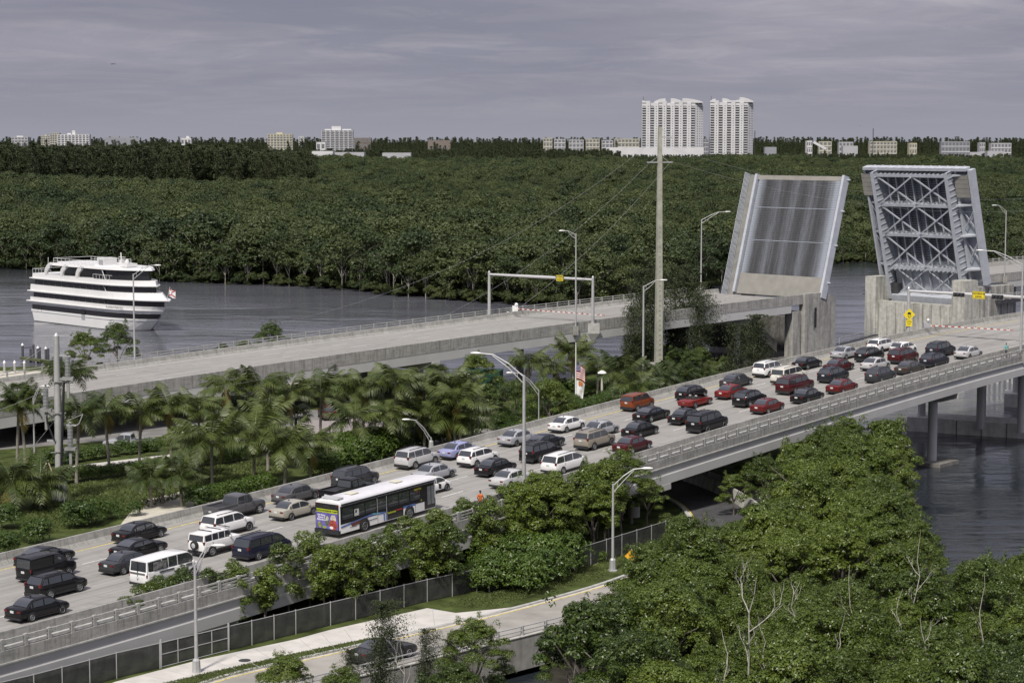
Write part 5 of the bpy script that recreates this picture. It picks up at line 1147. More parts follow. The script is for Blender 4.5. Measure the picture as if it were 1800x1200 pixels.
b=MB();P=FB.P(sB,-.75,-1.2);b.add([(P.x-.9,P.y-.3,P.z+1.6),(P.x+.9,P.y-.3,P.z+1.6),(P.x+.9,P.y+.5,P.z+1.6),(P.x-.9,P.y+.5,P.z+1.6),(P.x-.9,P.y-.3,P.z+.1),(P.x+.9,P.y-.3,P.z+.1),(P.x+.9,P.y+.5,P.z+.1),(P.x-.9,P.y+.5,P.z+.1),(P.x-.7,P.y+.3,P.z-1.2),(P.x+.0,P.y+.3,P.z-1.2)],[(0,1,2,3),(0,4,5,1),(1,5,6,2),(3,7,4,0),(4,8,9,5),(5,9,6),(7,6,9,8),(4,7,8)]);b.obj('gantry_pedestal',M_conc,fb)
sA=NB.s_at(1596,19.5,0);sC=NB.s_at(1852,-1.4,0)
g2=gantry(NB,sA,19.5,sC,-1.4,-.2,6.3,'sign gantry with a yellow plate and dark signal heads at the right edge',.50,1.75,.95,1,('DRAWBRIDGE','SIGNAL'),(.365,.63))
# warning signs on the post
P=NB.P(sA,19.5,0);dx=Vector((.15,-1,0)).normalized()
def plate(nm,cx,cz,w,rot,m,lab_parts,par,d=.35):
    c=Vector((P.x+cx,P.y,P.z+cz))+dx*d;M=Matrix(((-dx.y,0,dx.x,c.x),(dx.x,0,dx.y,c.y),(0,1,0,c.z),(0,0,0,1)))@Matrix.Rotation(rot,4,'Z');MB().box(-w/2,w/2,-w/2,w/2,-.03,0).obj(nm,m,par,M);return M
ws=thing('warning_sign','yellow diamond warning sign over a square one on the gantry post','road sign')
M1=plate('diamond_plate',0,3.0,1.15,math.pi/4,M_yellow,0,ws);q=MB();q.box(-.24,.24,.03,.22,.0,.012);q.box(-.17,.17,.20,.33,.0,.012);q.tube([(-.22,-.10,.01),(.0,-.18,.01),(-.12,-.34,.01),(.1,-.42,.01)],.035,5);q.tube([(.12,-.02,.01),(.26,-.14,.01),(.14,-.28,.01)],.03,5)
q.obj('skidding_car_symbol',M_black,ws,M1@Matrix.Rotation(-math.pi/4,4,'Z'))
M2=plate('square_plate',0,1.9,.85,0,M_yellow,0,ws)
for i,s in enumerate(('WHEN','WET')): lettering(s,.24,M_black,ws,M2@T(0,.16-i*.3,.008))
# flagpole with two flags
p=at(1012,707,0);m=p.y/F;t=thing('flagpole','white flagpole flying a striped flag above a white flag','flagpole',(p.x,p.y,0));Hf=(707-603)*m
MB().tube([(0,0,0),(0,0,Hf)],[.11,.06],8).obj('pole',M_white,t);MB().lathe([(.02,-.1),(.12,0),(.02,.12)],8,T(0,0,Hf+.1)).obj('finial',M_steel,t)
zf=Hf-37*m;fl=thing('us_flag','flag with a blue corner and red and white stripes drooping from the flagpole','flag',(p.x+.1,p.y-.05,zf))
W_,H_=1.15,1.9
def drape(u,v): return (u*W_,.12*math.sin(u*7+v*3)*u,-v*H_-.55*u*u)
for k in range(13):
    q=MB();v0,v1=k/13,(k+1)/13;u0=.48 if k<6 else 0
    pts=[drape(u0+(1-u0)*i/6,v) for v in (v0,v1) for i in range(7)];q.add(pts,[(i,i+1,i+8,i+7) for i in range(6)]).obj('stripe',M_red if k%2==0 else M_white,fl)
q=MB();pts=[drape(.48*i/5,j*6/13/3) for j in range(4) for i in range(6)];q.add(pts,[(j*6+i,j*6+i+1,j*6+i+7,j*6+i+6) for j in range(3) for i in range(5)]).obj('blue_canton',mat('flag_blue',(.035,.03,.16),.7),fl)
q=MB()
for j in range(4):
    for i in range(5): x,y,z=drape(.06+.085*i,.05+.11*j);q.box(x-.03,x+.03,y-.03,y-.01,z-.03,z+.03)
q.obj('stars',M_white,fl)
f2=thing('white_flag','white flag with an orange and red emblem drooping below the striped flag','flag',(p.x+.1,p.y-.05,zf-2.1))
def dr2(u,v): return (u*W_*(1-.3*v),.14*math.sin(u*6+v*4)*u,-v*2.2-.5*u*u-.3*u*v)
q=MB();pts=[dr2(i/6,j/4) for j in range(5) for i in range(7)];q.add(pts,[(j*7+i,j*7+i+1,j*7+i+8,j*7+i+7) for j in range(4) for i in range(6)]).obj('cloth',M_white,f2)
q=MB();pts=[dr2(.25+.5*i/4,.02+.25*j/2) for j in range(3) for i in range(5)];q.add([(x,y-.03,z) for x,y,z in pts],[(j*5+i,j*5+i+1,j*5+i+6,j*5+i+5) for j in range(2) for i in range(4)]).obj('emblem',mat('flag_orange',(.45,.14,.03),.7),f2)
q=MB();pts=[dr2(.3+.15*i+.3*j,.28+.3*j) for j in range(2) for i in range(2)];q.add([(x,y-.03,z) for x,y,z in pts],[(0,1,3,2)]).obj('emblem_band',M_red,f2)
# lowered traffic gates: striped booms
def gate(road,s,oA,oB,h,label,n=26):
    A=road.P(s,oA,h);B=road.P(s+1.5,oB,h-.1);t=thing('traffic_gate',label,'barrier gate')
    for k in range(n):
        a,b_=A.lerp(B,k/n),A.lerp(B,(k+1)/n);MB().bar(a,b_,.06,.12-.001*k).obj('boom_stripe',M_red if k%2 else M_white,t)
    for k in range(5): c=A.lerp(B,.18+k*.19);MB().lathe([(.05,0),(.06,.1),(.03,.14)],8,T(c.x,c.y,c.z+.06)).obj('boom_lamp',M_tail,t)
    q=MB();q.cbox((A.x-.3,A.y+.2,A.z-.2),(.9,.7,1.3));q.lathe([(.25,.45),(.3,.7),(.1,.95)],8,T(A.x-.1,A.y,A.z));q.bar((A.x-.6,A.y+.6,A.z-.6),(A.x-1.6,A.y+1.2,A.z-.6),.1);q.obj('gate_machine',M_white if road is FB else M_steel,t)
    return t
gate(FB,FB.s_at(915,18.4,1.),19.2,1.5,1.15,'lowered striped gate boom across the empty bridge',34)
gate(NB,NB.s_at(1640,19.,1.),19.6,8.,1.0,'lowered red and white gate boom ahead of the first cars')
# ------------------------------------------------------------------ people
def person(M,shirt,pants,label,skin=(.30,.18,.12),walk=.25,hair=(.02,.015,.012)):
    t=thing('person',label,'person',mtx=M)
    V=[(0,0,.95),(0,0,1.15),(0,0,1.38),(0,0,1.48),(0.02,0,1.62),(.02,0,1.74),
       (0,.09,.9),(walk*.5,.10,.5),(walk*.35,.10,.07),(walk*.35+.16,.10,.03),(0,-.09,.9),(-walk*.2,-.10,.5),(-walk*.8,-.10,.08),(-walk*.8+.15,-.10,.03),
       (0,.19,1.40),(-.05,.25,1.15),(.08,.24,.92),(.12,.23,.84),(0,-.19,1.40),(.03,-.25,1.15),(.18,-.22,.95),(.22,-.21,.88)]
    Ed=[(0,1),(1,2),(2,3),(3,4),(4,5),(0,6),(6,7),(7,8),(8,9),(0,10),(10,11),(11,12),(12,13),(2,14),(14,15),(15,16),(16,17),(2,18),(18,19),(19,20),(20,21)]
    Rr=[.13,.13,.15,.06,.10,.08,.10,.075,.045,.035,.10,.075,.045,.035,.06,.045,.035,.04,.06,.045,.035,.04]
    me=bpy.data.meshes.new('figure');me.from_pydata(V,Ed,[]);o=inst('figure',me,t)
    md=o.modifiers.new('s','SKIN');
    for i,v in enumerate(me.skin_vertices[0].data if me.skin_vertices else []): v.radius=(Rr[i],Rr[i])
    return t,o
def person_mesh(M,shirt,pants,skin,label,walk=.3):
    t=thing('person',label,'person',mtx=M)
    ms=[mat('cloth_%s'%k,c,.8) for k,c in (shirt,pants)]+[mat('skin',skin,.6),mat('dark_hair',(.02,.015,.012),.8)]
    b=MB();idx=[]
    def part(pts,rs,mi,n=8): k=len(b.f);b.tube(pts,rs,n);idx.extend([mi]*(len(b.f)-k))
    for sd,w in ((1,walk),(-1,-walk)):
        part([(0,.09*sd,.93),(w*.6,.10*sd,.50),(w*.5-.08,.10*sd,.09)],[.105,.075,.05],1);part([(w*.5-.12,.10*sd,.05),(w*.5+.02,.10*sd,.06),(w*.5+.14,.10*sd,.03)],[.05,.055,.03],3)
        part([(0,.17*sd,1.42),(-w*.5,.23*sd,1.17)],[.07,.055],0);part([(-w*.5,.23*sd,1.17),(-w*.3+.12,.22*sd,.95),(-w*.3+.17,.21*sd,.86)],[.045,.038,.035],2)
    k=len(b.f);rings=[[(.5*r*math.cos(a)*1.15,r*math.sin(a),z) for a in [2*math.pi*i/12 for i in range(12)]] for z,r in ((.86,.16),(.95,.18),(1.1,.155),(1.28,.19),(1.40,.20),(1.46,.12),(1.5,.06))];b.loft(rings);idx.extend([0]*(len(b.f)-k))
    part([(0,0,1.46),(.01,0,1.56)],[.055,.05],2)
    k=len(b.f);b.lathe([(.03,-.13),(.07,-.09),(.085,-.02),(.088,.05),(.05,.10)],10,T(.02,0,1.66));idx.extend([2]*(len(b.f)-k))
    part([(.10,0,1.65),(.125,0,1.635)],[.018,.012],2,5)
    k=len(b.f);b.lathe([(.094,.01),(.098,.05),(.07,.11),(.02,.13)],10,T(.0,0,1.67));idx.extend([3]*(len(b.f)-k))
    me=b.mesh('figure',None,True)
    for m_ in ms: me.materials.append(m_)
    me.polygons.foreach_set('material_index',idx[:len(me.polygons)]);inst('figure',me,t);return t
s=NB.s_at(845,-.7,.8);person_mesh(NB.mtx(s,-.7,.03),('orange',(.55,.13,.02)),('dark_trousers',(.03,.03,.04)),(.30,.18,.12),'person in an orange shirt walking on the sidewalk of the bridge')
s=NB.s_at(1769,-.7,.8);person_mesh(NB.mtx(s,-.7,.03)@Matrix.Rotation(math.pi,4,'Z'),('teal',(.16,.38,.36)),('dark_trousers2',(.05,.05,.06)),(.22,.13,.09),'person in a pale teal shirt behind the railing at the right edge')
# ------------------------------------------------------------------ the ground, water and ways
def sheet(name,pts,z,m,thick=None,parent=None,label=None,cat=None,kind='structure',px=True,skirt=3.):
    P=[at(x,y,z) for x,y in pts] if px else [Vector((x,y,z)) for x,y in pts]
    tri=geometry.tessellate_polygon([P]);n=len(P);b=MB()
    fs=[]
    for a,b_,c in tri:
        if (P[b_]-P[a]).cross(P[c]-P[a]).z<0: a,c=c,a
        fs.append((a,b_,c))
    vs=[tuple(p) for p in P]
    if thick:
        vs+=[(p.x,p.y,z-thick) for p in P];ar=sum(P[i].x*P[(i+1)%n].y-P[(i+1)%n].x*P[i].y for i in range(n))
        for i in range(n):
            j=(i+1)%n;fs.append((i,i+n,j+n,j) if ar>0 else (i,j,j+n,i+n))
    o=b.add(vs,fs).obj(name,m,parent)
    if kind: o['kind']=kind
    if label: tag(o,label,cat)
    return o
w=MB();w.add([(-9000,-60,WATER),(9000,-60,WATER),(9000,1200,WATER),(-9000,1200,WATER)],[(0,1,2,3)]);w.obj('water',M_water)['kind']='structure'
# land by the near shore
sheet('ground',[(-500,645),(0,645),(230,640),(420,628),(600,632),(700,648),(800,662),(860,680),(900,694),(960,690),(1000,668),(1060,640),(1120,612),(1180,604),(1250,628),(1300,665),(1370,700),(1440,745),(1500,790),(1560,850),(1590,920),(1560,985),(1300,1010),(1120,1045),(1050,1072),(1000,1090),(860,1128),(700,1170),(560,1208),(300,1290),(-400,1400),(-900,1100)],0,M_grass,5)
sheet('muddy_shore',[(1120,1046),(1300,1011),(1560,986),(1640,1010),(1900,1010),(2300,1400),(1500,1900),(1000,1500),(960,1200),(985,1130)],-1.9,M_mud,2)
sheet('muddy_shore',[(300,1310),(560,1225),(700,1190),(860,1160),(890,1200),(870,1260),(700,1500),(0,1700)],-1.7,M_mud,3)
# sandy flats seen behind and under the far bridge
sheet('sandy_ground',[(-200,652),(130,652),(240,660),(420,655),(560,668),(640,690),(520,700),(300,690),(-200,720)],.006,M_sand)
sheet('park_road',[(-300,730),(0,722),(250,712),(420,716),(600,722),(860,728),(930,742),(1000,760),(900,800),(780,790),(560,745),(300,765),(0,790),(-300,810)],.008,M_lot)
sheet('grass_verge',[(0,795),(300,770),(330,782),(290,800),(20,835),(0,835)],.02,M_grass)
sheet('park_path',[(60,838),(130,818),(300,798),(322,802),(300,812),(150,828),(80,850)],.035,M_side)
sheet('car_park_paving',[(300,868),(330,860),(352,874),(330,900),(250,925),(205,930),(225,905),(245,880)],.02,M_sand)
sheet('park_plaza',[(520,742),(700,722),(830,735),(850,760),(700,800),(600,790),(520,770)],.025,mat('plaza_paving',(.28,.25,.24),.9))
k=sheet('park_kerb',[(828,734),(836,733),(935,758),(930,761)],.14,M_conc,.14)
# kerbed ramp in front: road, kerb, verge, sidewalk, yellow line
YL=[(120,1290),(250,1245),(379,1198.6),(458,1177.7),(599,1146),(714.8,1118.5),(862.8,1083.8),(1000,1047.7),(1066,1028),(1120,1008),(1165,985),(1205,955),(1222,930),(1212,900),(1180,876),(1120,858)]
def offs(pts,d,z=0.,sub=4):
    P=[at(x,y,0) for x,y in pts];Q=[]
    for i in range(len(P)-1):
        p0=P[max(i-1,0)];p1,p2=P[i],P[i+1];p3=P[min(i+2,len(P)-1)]
        for k in range(sub):
            u=k/sub;Q.append(.5*((2*p1)+(-p0+p2)*u+(2*p0-5*p1+4*p2-p3)*u*u+(-p0+3*p1-3*p2+p3)*u**3))
    Q.append(P[-1]);Rr=[]
    for i,p in enumerate(Q):
        t_=(Q[min(i+1,len(Q)-1)]-Q[max(i-1,0)]).normalized();Rr.append(Vector((p.x+t_.y*d,p.y-t_.x*d,z)))
    return Rr
def ribbon(name,d0,d1,z,m,thick=None,i0=0,i1=None,parent=None,kind='structure',zb=None):
    a=offs(YL,d0,z)[i0:i1];b_=offs(YL,d1,z)[i0:i1];n=len(a);vs=[tuple(p) for p in a]+[tuple(p) for p in b_];fs=[(i,i+1,n+i+1,n+i) for i in range(n-1)]
    fs=[f[::-1] for f in fs] if d1>d0 else fs
    if thick:
        k=2*n;vs+=[(x,y,z-thick) for x,y,_ in vs];fs+=[(i,k+i,k+i+1,i+1) if d1>d0 else (i+1,k+i+1,k+i,i) for i in range(n-1)]+[(n+i,n+i+1,k+n+i+1,k+n+i) if d1>d0 else (n+i+1,n+i,k+n+i,k+n+i+1) for i in range(n-1)]+[(0,n,k+n,k),(n-1,k+n-1,k+2*n-1,2*n-1)]
    o=MB().add(vs,fs).obj(name,m,parent)
    if kind: o['kind']=kind
    return o
ribbon('ramp_road',-.25,7.2,.03,mat('ramp_concrete',(.31,.295,.265),.9,var=.22,sc_=.35,bump=.2),i1=34)
ribbon('underpass_road',-.25,8.6,.029,M_asph,i0=34)
ribbon('yellow_edge_line',.0,.14,.036,M_yline)
ribbon('kerb',-.55,-.25,.16,M_conc,.2)
ribbon('gutter',-.25,-.02,.037,M_side)
ribbon('white_edge_line',6.6,6.74,.037,M_wline,i0=30)
ribbon('grass_verge',-2.1,-.56,.12,M_grass,.1,i1=20)
S1=[(100,1232),(204,1197),(350,1159),(520,1122.7),(581,1106),(751,1068),(801,1076.5),(873.7,1069.5),(905,1066),(880,1075),(715,1114),(646,1121),(520,1147),(350,1185),(283,1201),(120,1250)]
sheet('sidewalk',S1,.13,M_side,.12)
# joints of the sidewalk slabs
b=MB()
for i in range(16):
    u=i/15;a=at(180+580*u,1205-136*u,.134);c=at(245+520*u,1212-105*u,.134);b.bar(a,c,.05,.01)
b.obj('sidewalk_joints',M_conc)['kind']='structure'
q=at(430,1160,.14);tag(MB().lathe([(.42,-.02),(.42,.03),(.36,.035),(.36,.02)],16,T(q.x,q.y,.13)).obj('manhole_cover',M_dark),'round manhole cover between the sidewalk and the grass','manhole cover')
# parapet wall with a steel rail on the creek side of the ramp
pw=thing('ramp_parapet','low white-topped concrete parapet with a steel rail along the ramp','parapet')
ribbon('parapet_wall',7.2,7.65,.55,M_concst,2.4,i1=34,parent=pw,kind=None);ribbon('parapet_cap',7.16,7.7,.62,M_concpale,.065,i1=34,parent=pw,kind=None)
A=offs(YL,7.42,0)[:34]
for z in (.95,1.25):
    MB().tube([(p.x,p.y,z) for p in A],.05,5).obj('rail',M_steel,pw)
acc=0;last=A[0]
for p in A[1:]:
    n=int((p-last).length//.01);seg=(p-last);L_=seg.length;d=0
    while acc<=L_:
        c=last+seg*(acc/L_);MB().box(-.06,.06,-.1,.1,.62,1.32).obj('rail_post',M_steel,pw,T(c.x,c.y,0,math.atan2(seg.y,seg.x)));acc+=2.45
    acc-=L_;last=p
# underpass: curved barrier wall, its rail
uw=thing('underpass_barrier','curved pale concrete barrier wall beside the underpass road','barrier wall')
W1=[at(x,y,0) for x,y in ((1206,845),(1225,851),(1250,861),(1275,872),(1300,886),(1325,902),(1350,922))]
n=len(W1);b=MB()
for off,z,k in ((0,0,0),(.35,0,1),(.12,1.15,2),(-.12,1.15,3)): pass
rings=[]
for i,p in enumerate(W1):
    t_=(W1[min(i+1,n-1)]-W1[max(i-1,0)]).normalized();nn=Vector((-t_.y,t_.x,0));rings.append([tuple(p+nn*.3+Vector((0,0,.02))),tuple(p-nn*.35+Vector((0,0,.02))),tuple(p-nn*.05+Vector((0,0,1.25))),tuple(p+nn*.15+Vector((0,0,1.25)))])
b.loft(rings).obj('wall',M_concpale,uw)
for z in (1.7,2.1): MB().tube([(p.x+1.2,p.y+1.6,z-.4) for p in W1],.05,5).obj('rail',M_dark,uw)
for p in W1[::1]: MB().box(-.05,.05,-.05,.05,.0,1.75).obj('rail_post',M_dark,uw,T(p.x+1.2,p.y+1.6,0))
sheet('underpass_shoulder',[(1190,842),(1206,846),(1300,888),(1350,925),(1400,960),(1440,950),(1400,900),(1320,850),(1240,826)],.025,mat('gravel_ground',(.20,.18,.15),.95,var=.4,sc_=3))
# chain link fence with dark screening
def fence(pts,label,hpost=1.78,step=2.55,gate=None,toprail=True):
    t=thing('chain_link_fence',label,'fence');P=[at(x,y,0) for x,y in pts];acc=0
    m=MATS.get('fence_screen')
    if not m:
        m=bpy.data.materials.new('fence_screen');m.use_nodes=True;tr=m.node_tree;b=tr.nodes['Principled BSDF'];b.inputs['Base Color'].default_value=(.045,.047,.045,1);b.inputs['Roughness'].default_value=.8
        c=tr.nodes.new('ShaderNodeTexCoord');n=tr.nodes.new('ShaderNodeTexNoise');n.inputs['Scale'].default_value=1.2;n.inputs['Detail'].default_value=6;tr.links.new(c.outputs['Object'],n.inputs['Vector'])
        tr.links.new(ramp(tr,n.outputs[0],[(.3,(.028,.030,.028)),(.7,(.085,.088,.08))]),b.inputs['Base Color']);tr.links.new(ramp(tr,n.outputs[0],[(.3,.80),(.75,.62)]),b.inputs['Alpha']);MATS['fence_screen']=m
    for i in range(len(P)-1):
        a,c=P[i],P[i+1];L_=(c-a).length;k=max(1,round(L_/step));d=(c-a)/k;ang=math.atan2(d.y,d.x)
        for j in range(k+(i==len(P)-2)):
            q=a+d*j;MB().tube([(0,0,0),(0,0,hpost+.06)],.045,6).obj('post',M_steel,t,T(q.x,q.y,0))
            if j<k:
                MB().box(.04,d.length-.04,-.012,.012,.05,hpost-.06).obj('mesh_panel',m,t,T(q.x,q.y,0,ang));MB().tube([(0,0,hpost-.02),(d.length,0,hpost-.02)],.028,5).obj('top_rail',M_steel,t,T(q.x,q.y,0,ang))
    return t
fence([(-60,1262),(60,1232),(205,1192),(281,1174)],'chain link fence with dark screening left of the gate')
fence([(403,1143),(520,1114),(581,1099),(751,1057),(838,1038)],'long chain link fence with dark screening along the sidewalk')
fence([(860,1040),(1010,1003),(1170,951)],'chain link fence behind the grass near the bend of the ramp',1.85)
g=thing('fence_gate','double chain link gate in the dark screened fence','gate');a,c=at(283,1173.5,0),at(402,1143.5,0);d=(c-a)/2;ang=math.atan2(d.y,d.x)
for j in range(2):
    q=a+d*j;M=T(q.x,q.y,0,ang);L_=d.length-.06
    MB().box(.06,L_,-.012,.012,.1,1.72).obj('mesh_panel',MATS['fence_screen'],g,M)
    for x in (.05,L_/2,L_): MB().tube([(x,-.02,.06),(x,-.02,1.78)],.035,5).obj('gate_upright',M_steel,g,M)
    for z in (.08,.95,1.77): MB().tube([(.05,-.02,z),(L_,-.02,z)],.03,5).obj('gate_rail',M_steel,g,M)
for q in (a,c): MB().tube([(0,0,0),(0,0,2.0)],.07,8).obj('gate_post',M_steel,g,T(q.x,q.y,0))
# yellow sign half hidden in leaves
q=at(1110,1010,0);t=thing('warning_sign','orange yellow diamond sign half hidden by leaves at the bend','road sign',(q.x,q.y,0));MB().tube([(0,0,0),(0,0,2.2)],.04,6).obj('post',M_steel,t)
m_=mat('sign_amber',(.85,.42,.02),.5);MB().box(-.4,.4,-.02,.02,-.4,.4,Matrix.Translation((0,-.05,1.6))@Matrix.Rotation(math.pi/4,4,'Y')).obj('plate',m_,t)
MB().box(-.2,.2,-.02,.02,-.18,.18,Matrix.Translation((0,-.05,.72))).obj('small_plate',mat('sign_lime',(.5,.6,.03),.5),t)
# dark car on the ramp
ppx=at(600+75,1158,0.03);t_=offs(YL,4.2,.03);dd=(at(862.8,1083.8,0)-at(714.8,1118.5,0)).normalized();ang=math.atan2(dd.y,dd.x)
car_copy('coupe','darkgrey','dark sedan driving on the ramp in front, behind feathery twigs',T(ppx.x,ppx.y,.035,ang,s=1.04),group=None)
# parked vehicles in the park
for k,cl,px,py,rz,lb in (('pickup','white',562,672,2.5,'white pickup truck parked under the empty bridge'),('pickup','silver',225,790,3.05,'silver pickup truck parked behind the palms and hedge'),
  ('bigsuv','black',88,765,2.9,'black sport utility car parked under the bridge at the left'),('sedan','maroon',320,778,3.1,'dark red car parked behind the palms'),('sedan2','silver',350,765,.1,'silver car parked beside the dark red car'),
  ('sedan','darkgrey',20,748,.4,'dark car parked at the far left under the bridge'),('suv','maroon',575,735,1.8,'dark red car between palm trunks near the plaza')):
    q=at(px,py,.02);car_copy(k,cl,lb,T(q.x,q.y,.03,rz),group='vehicles parked in the park')
q=at(470,712,0);t=thing('information_board','small pale board standing on the grass under the bridge','notice board',(q.x,q.y,0),.3);MB().box(-.8,.8,-.05,.05,.8,1.9).obj('board',M_conc,t);MB().box(-.7,-.6,-.04,.04,0,.8).obj('leg',M_steel,t);MB().box(.6,.7,-.04,.04,0,.8).obj('leg',M_steel,t)
q=at(808,690,0);t=thing('waste_skip','green metal container among the bushes by the water','container',(q.x+3,q.y,0),-.2);MB().box(-3.,3.,-1.2,1.2,.1,3.2).obj('body',mat('green_metal',(.012,.05,.034),.5),t);MB().box(-3.05,3.05,-1.25,1.25,3.2,3.32).obj('lid',mat('green_metal_dark',(.015,.06,.045),.5),t)
# dock and mooring piles
dk=thing('dock_ruin','remains of a timber dock with leaning piles in the channel','dock');mw=mat('dock_timber',(.08,.08,.09),.85)
for i,(px,yb,yt) in enumerate(((40,632,607),(54,636,612),(59,630,605),(67,637,612),(70,634,610),(81,638,613),(85,636,612),(97,650,622),(108,648,625),(128,662,632))):
    p=at(px,yb,WATER);m=p.y/F;MB().tube([(0,0,-1),(0,0,(yb-yt)*m)],.22,8).obj('pile',mw,dk,T(p.x,p.y,WATER))
    if i in (0,3,5): MB().lathe([(.25,0),(.26,.1),(.03,.45)],8,T(p.x,p.y,WATER+(yb-yt)*m)).obj('pile_cap',M_white,dk)
a,c=at(40,634,WATER),at(90,641,WATER);MB().bar(a+Vector((0,0,.5)),c+Vector((0,0,.5)),1.2,.35).obj('deck_planks',mat('mossy_timber',(.08,.09,.04),.9),dk);MB().bar(a+Vector((0,0,2.2)),at(60,632,WATER)+Vector((0,0,2.2)),.15).obj('cross_beam',mw,dk)
for px in (8,26,43): 
    p=at(px,655,0);t=thing('bollard','white capped pile on the sand behind the empty bridge','mooring pile',(p.x,p.y,0),0,'white capped piles');MB().tube([(0,0,0),(0,0,1.5)],.18,8).obj('pile',M_conc,t);MB().lathe([(.22,1.5),(.2,1.65),(.03,1.95)],8).obj('pile_cap',M_white,t)
# fenders and footings in the channel
fw=thing('channel_fender','long low pale concrete fender wall in the water behind the column','fender wall');a,c=at(1594,757,WATER),at(1860,775,WATER)
d=(c-a).normalized();nn=Vector((-d.y,d.x,0));b=MB();k=4
p=[a,c,c+nn*5.5,a+nn*5.5];b.add([(q.x,q.y,WATER-1) for q in p]+[(q.x,q.y,WATER+1.85) for q in p],[(3,2,1,0),(4,5,6,7),(0,1,5,4),(1,2,6,5),(2,3,7,6),(3,0,4,7)]);b.obj('wall',mat('bright_concrete',(.68,.67,.61),.85,var=.12,stain=.35),fw)
for i in range(1,6): q=a.lerp(c,i/6);MB().box(-.04,.04,-.03,.0,WATER-.5,WATER+1.8).obj('joint',M_dark,fw,T(q.x,q.y-.02,0,math.atan2(d.y,d.x)))
for px,yb in ((1620,730),(1723,742),(1795,748)):
    q=at(px,yb,WATER+1.85);MB().tube([(q.x,q.y,WATER+1),(q.x,q.y,8.2)],.52,16).obj('column',M_girder,fw,smooth=True)
f2=thing('channel_fender','short pale concrete footing in the water at the right edge carrying a column','fender wall');a=at(1765,715,WATER);b=MB();b.box(0,14,0,5,WATER-1,WATER+1.9);b.obj('wall',mat('bright_concrete',(.68,.67,.61),.85,var=.12,stain=.35),f2,T(a.x,a.y,0,-.25));MB().tube([(2.2,2,WATER+1.9),(2.2,2,8.8)],.55,16).obj('column',M_girder,f2,T(a.x,a.y,0),smooth=True)
for i in range(12):
    q=at(1735+i*9,668+ (i%3)*3,WATER);t=thing('fender_pile','pale timber fender pile in the row beyond the right columns','timber pile',(q.x,q.y,WATER),0,'row of fender piles under the bridge');b=MB().tube([(0,0,-1),(.1*(-1)**i,0,4.6)],.25,6);b.obj('pile',M_conc,t)
wa=at(1738,664,WATER);tag(MB().bar(wa+Vector((0,0,4.)),at(1850,676,WATER)+Vector((0,0,4.)),.5,.7).obj('fender_beam',M_dark),'dark horizontal timber beam linking the fender piles','fender')
rw=thing('water_level_walkway','dark railed walkway linking the two bascule piers at water level','walkway');a=at(1475,605,WATER+3);c=at(1540,588,WATER+3)
MB().bar(a,c,.9,.2).obj('deck',M_dark,rw)
for z in (.6,1.1): MB().bar(a+Vector((0,0,z)),c+Vector((0,0,z)),.08).obj('rail',M_steel,rw)
for i in range(5): q=a.lerp(c,i/4);MB().bar(q,q+Vector((0,0,1.1)),.08).obj('rail_post',M_steel,rw)
# birds and a distant aeroplane
for px,py,Y,lb in ((199,113,2600,'tiny distant aeroplane high over the left skyline'),(1511,221,1500,'tiny bird above the right skyline')):
    q=atY(px,py,Y);k=Y/F;t=thing('aeroplane' if px<500 else 'bird',lb,'aeroplane' if px<500 else 'bird',q);s=k*(5 if px<500 else 1.6)
    MB().tube([(-s,0,0),(-s*.4,0,s*.06),(s*.6,0,s*.05),(s,0,0)],[s*.04,s*.12,s*.1,s*.02],6).obj('body',M_dark,t);MB().add([(-s*.1,-s*.8,s*.05),(s*.25,0,.05),(-s*.1,s*.8,s*.05),(-s*.25,0,.05)],[(0,1,2,3)]).obj('wings',M_dark,t)
# ------------------------------------------------------------------ far shore: land, forest, town
SH=[(-400,462),(-150,466),(0,471),(120,478),(280,495),(500,503),(620,511),(700,521),(860,533),(1000,540),(1120,534),(1230,512),(1330,490),(1410,472),(1465,463),(1530,461),(1600,468),(1700,476),(1800,478),(2300,490)]
SHW=[at(x,y,WATER) for x,y in SH]
b=MB();n=len(SHW);vs=[(p.x,p.y+6,WATER+.5) for p in SHW]+[(p.x*30 if abs(p.x)>60 else p.x*30,14000,WATER+.5) for p in SHW]
vs=[(p.x,p.y+6,WATER+.5) for p in SHW]+[(-7000+14000*i/(n-1),16000,WATER+.5) for i in range(n)]
b.add(vs,[(i,i+1,n+i+1,n+i) for i in range(n-1)]);b.add([(-7000,700,WATER+.45),(7000,700,WATER+.45),(7000,16000,WATER+.45),(-7000,16000,WATER+.45)],[(0,1,2,3)])
b.obj('far_land',mat('forest_floor',(.022,.026,.012),1.,var=.4,sc_=.02,spec=0.))['kind']='structure'
def shore_y(x): return np.interp(x,[p.x for p in SHW],[p.y for p in SHW])
rg=np.random.default_rng(3);R3=random.Random(3)
# the trees of the first rows, each its own
front=[];xx=-175.
tries=0
while len(front)<110 and tries<9000:
    tries+=1;x=R3.uniform(-150,205);row=R3.random()**1.6*14;y=shore_y(x)+1+row
    px=900+F*x/y
    if px<-20 or px>1250: continue
    if all((x-a)**2+(y-c)**2>(3.9**2) for a,c,_,_ in front): front.append((x,y,R3.random(),row))
for x,y,u,row in front:
    px=900+F*x/y;i=int(u*5);s=(.74+.50*R3.random())*(.90+.2*min(row/14,1))
    tree('mangrove_tree',FARC[i],FART[i],x,y,WATER,s,R3.uniform(0,6.3),'tall mangrove tree standing in the wall of forest along the far shore','mangrove trees along the far shore')
# low growth hanging over the water's edge
xe=rg.uniform(-165,230,520);ye=np.array([shore_y(v) for v in xe])+rg.uniform(-1.,4,520);pe=900+F*xe/ye;me_=(pe>-40)&(pe<1850);xe,ye=xe[me_],ye[me_]
EDGE=(xe,ye)
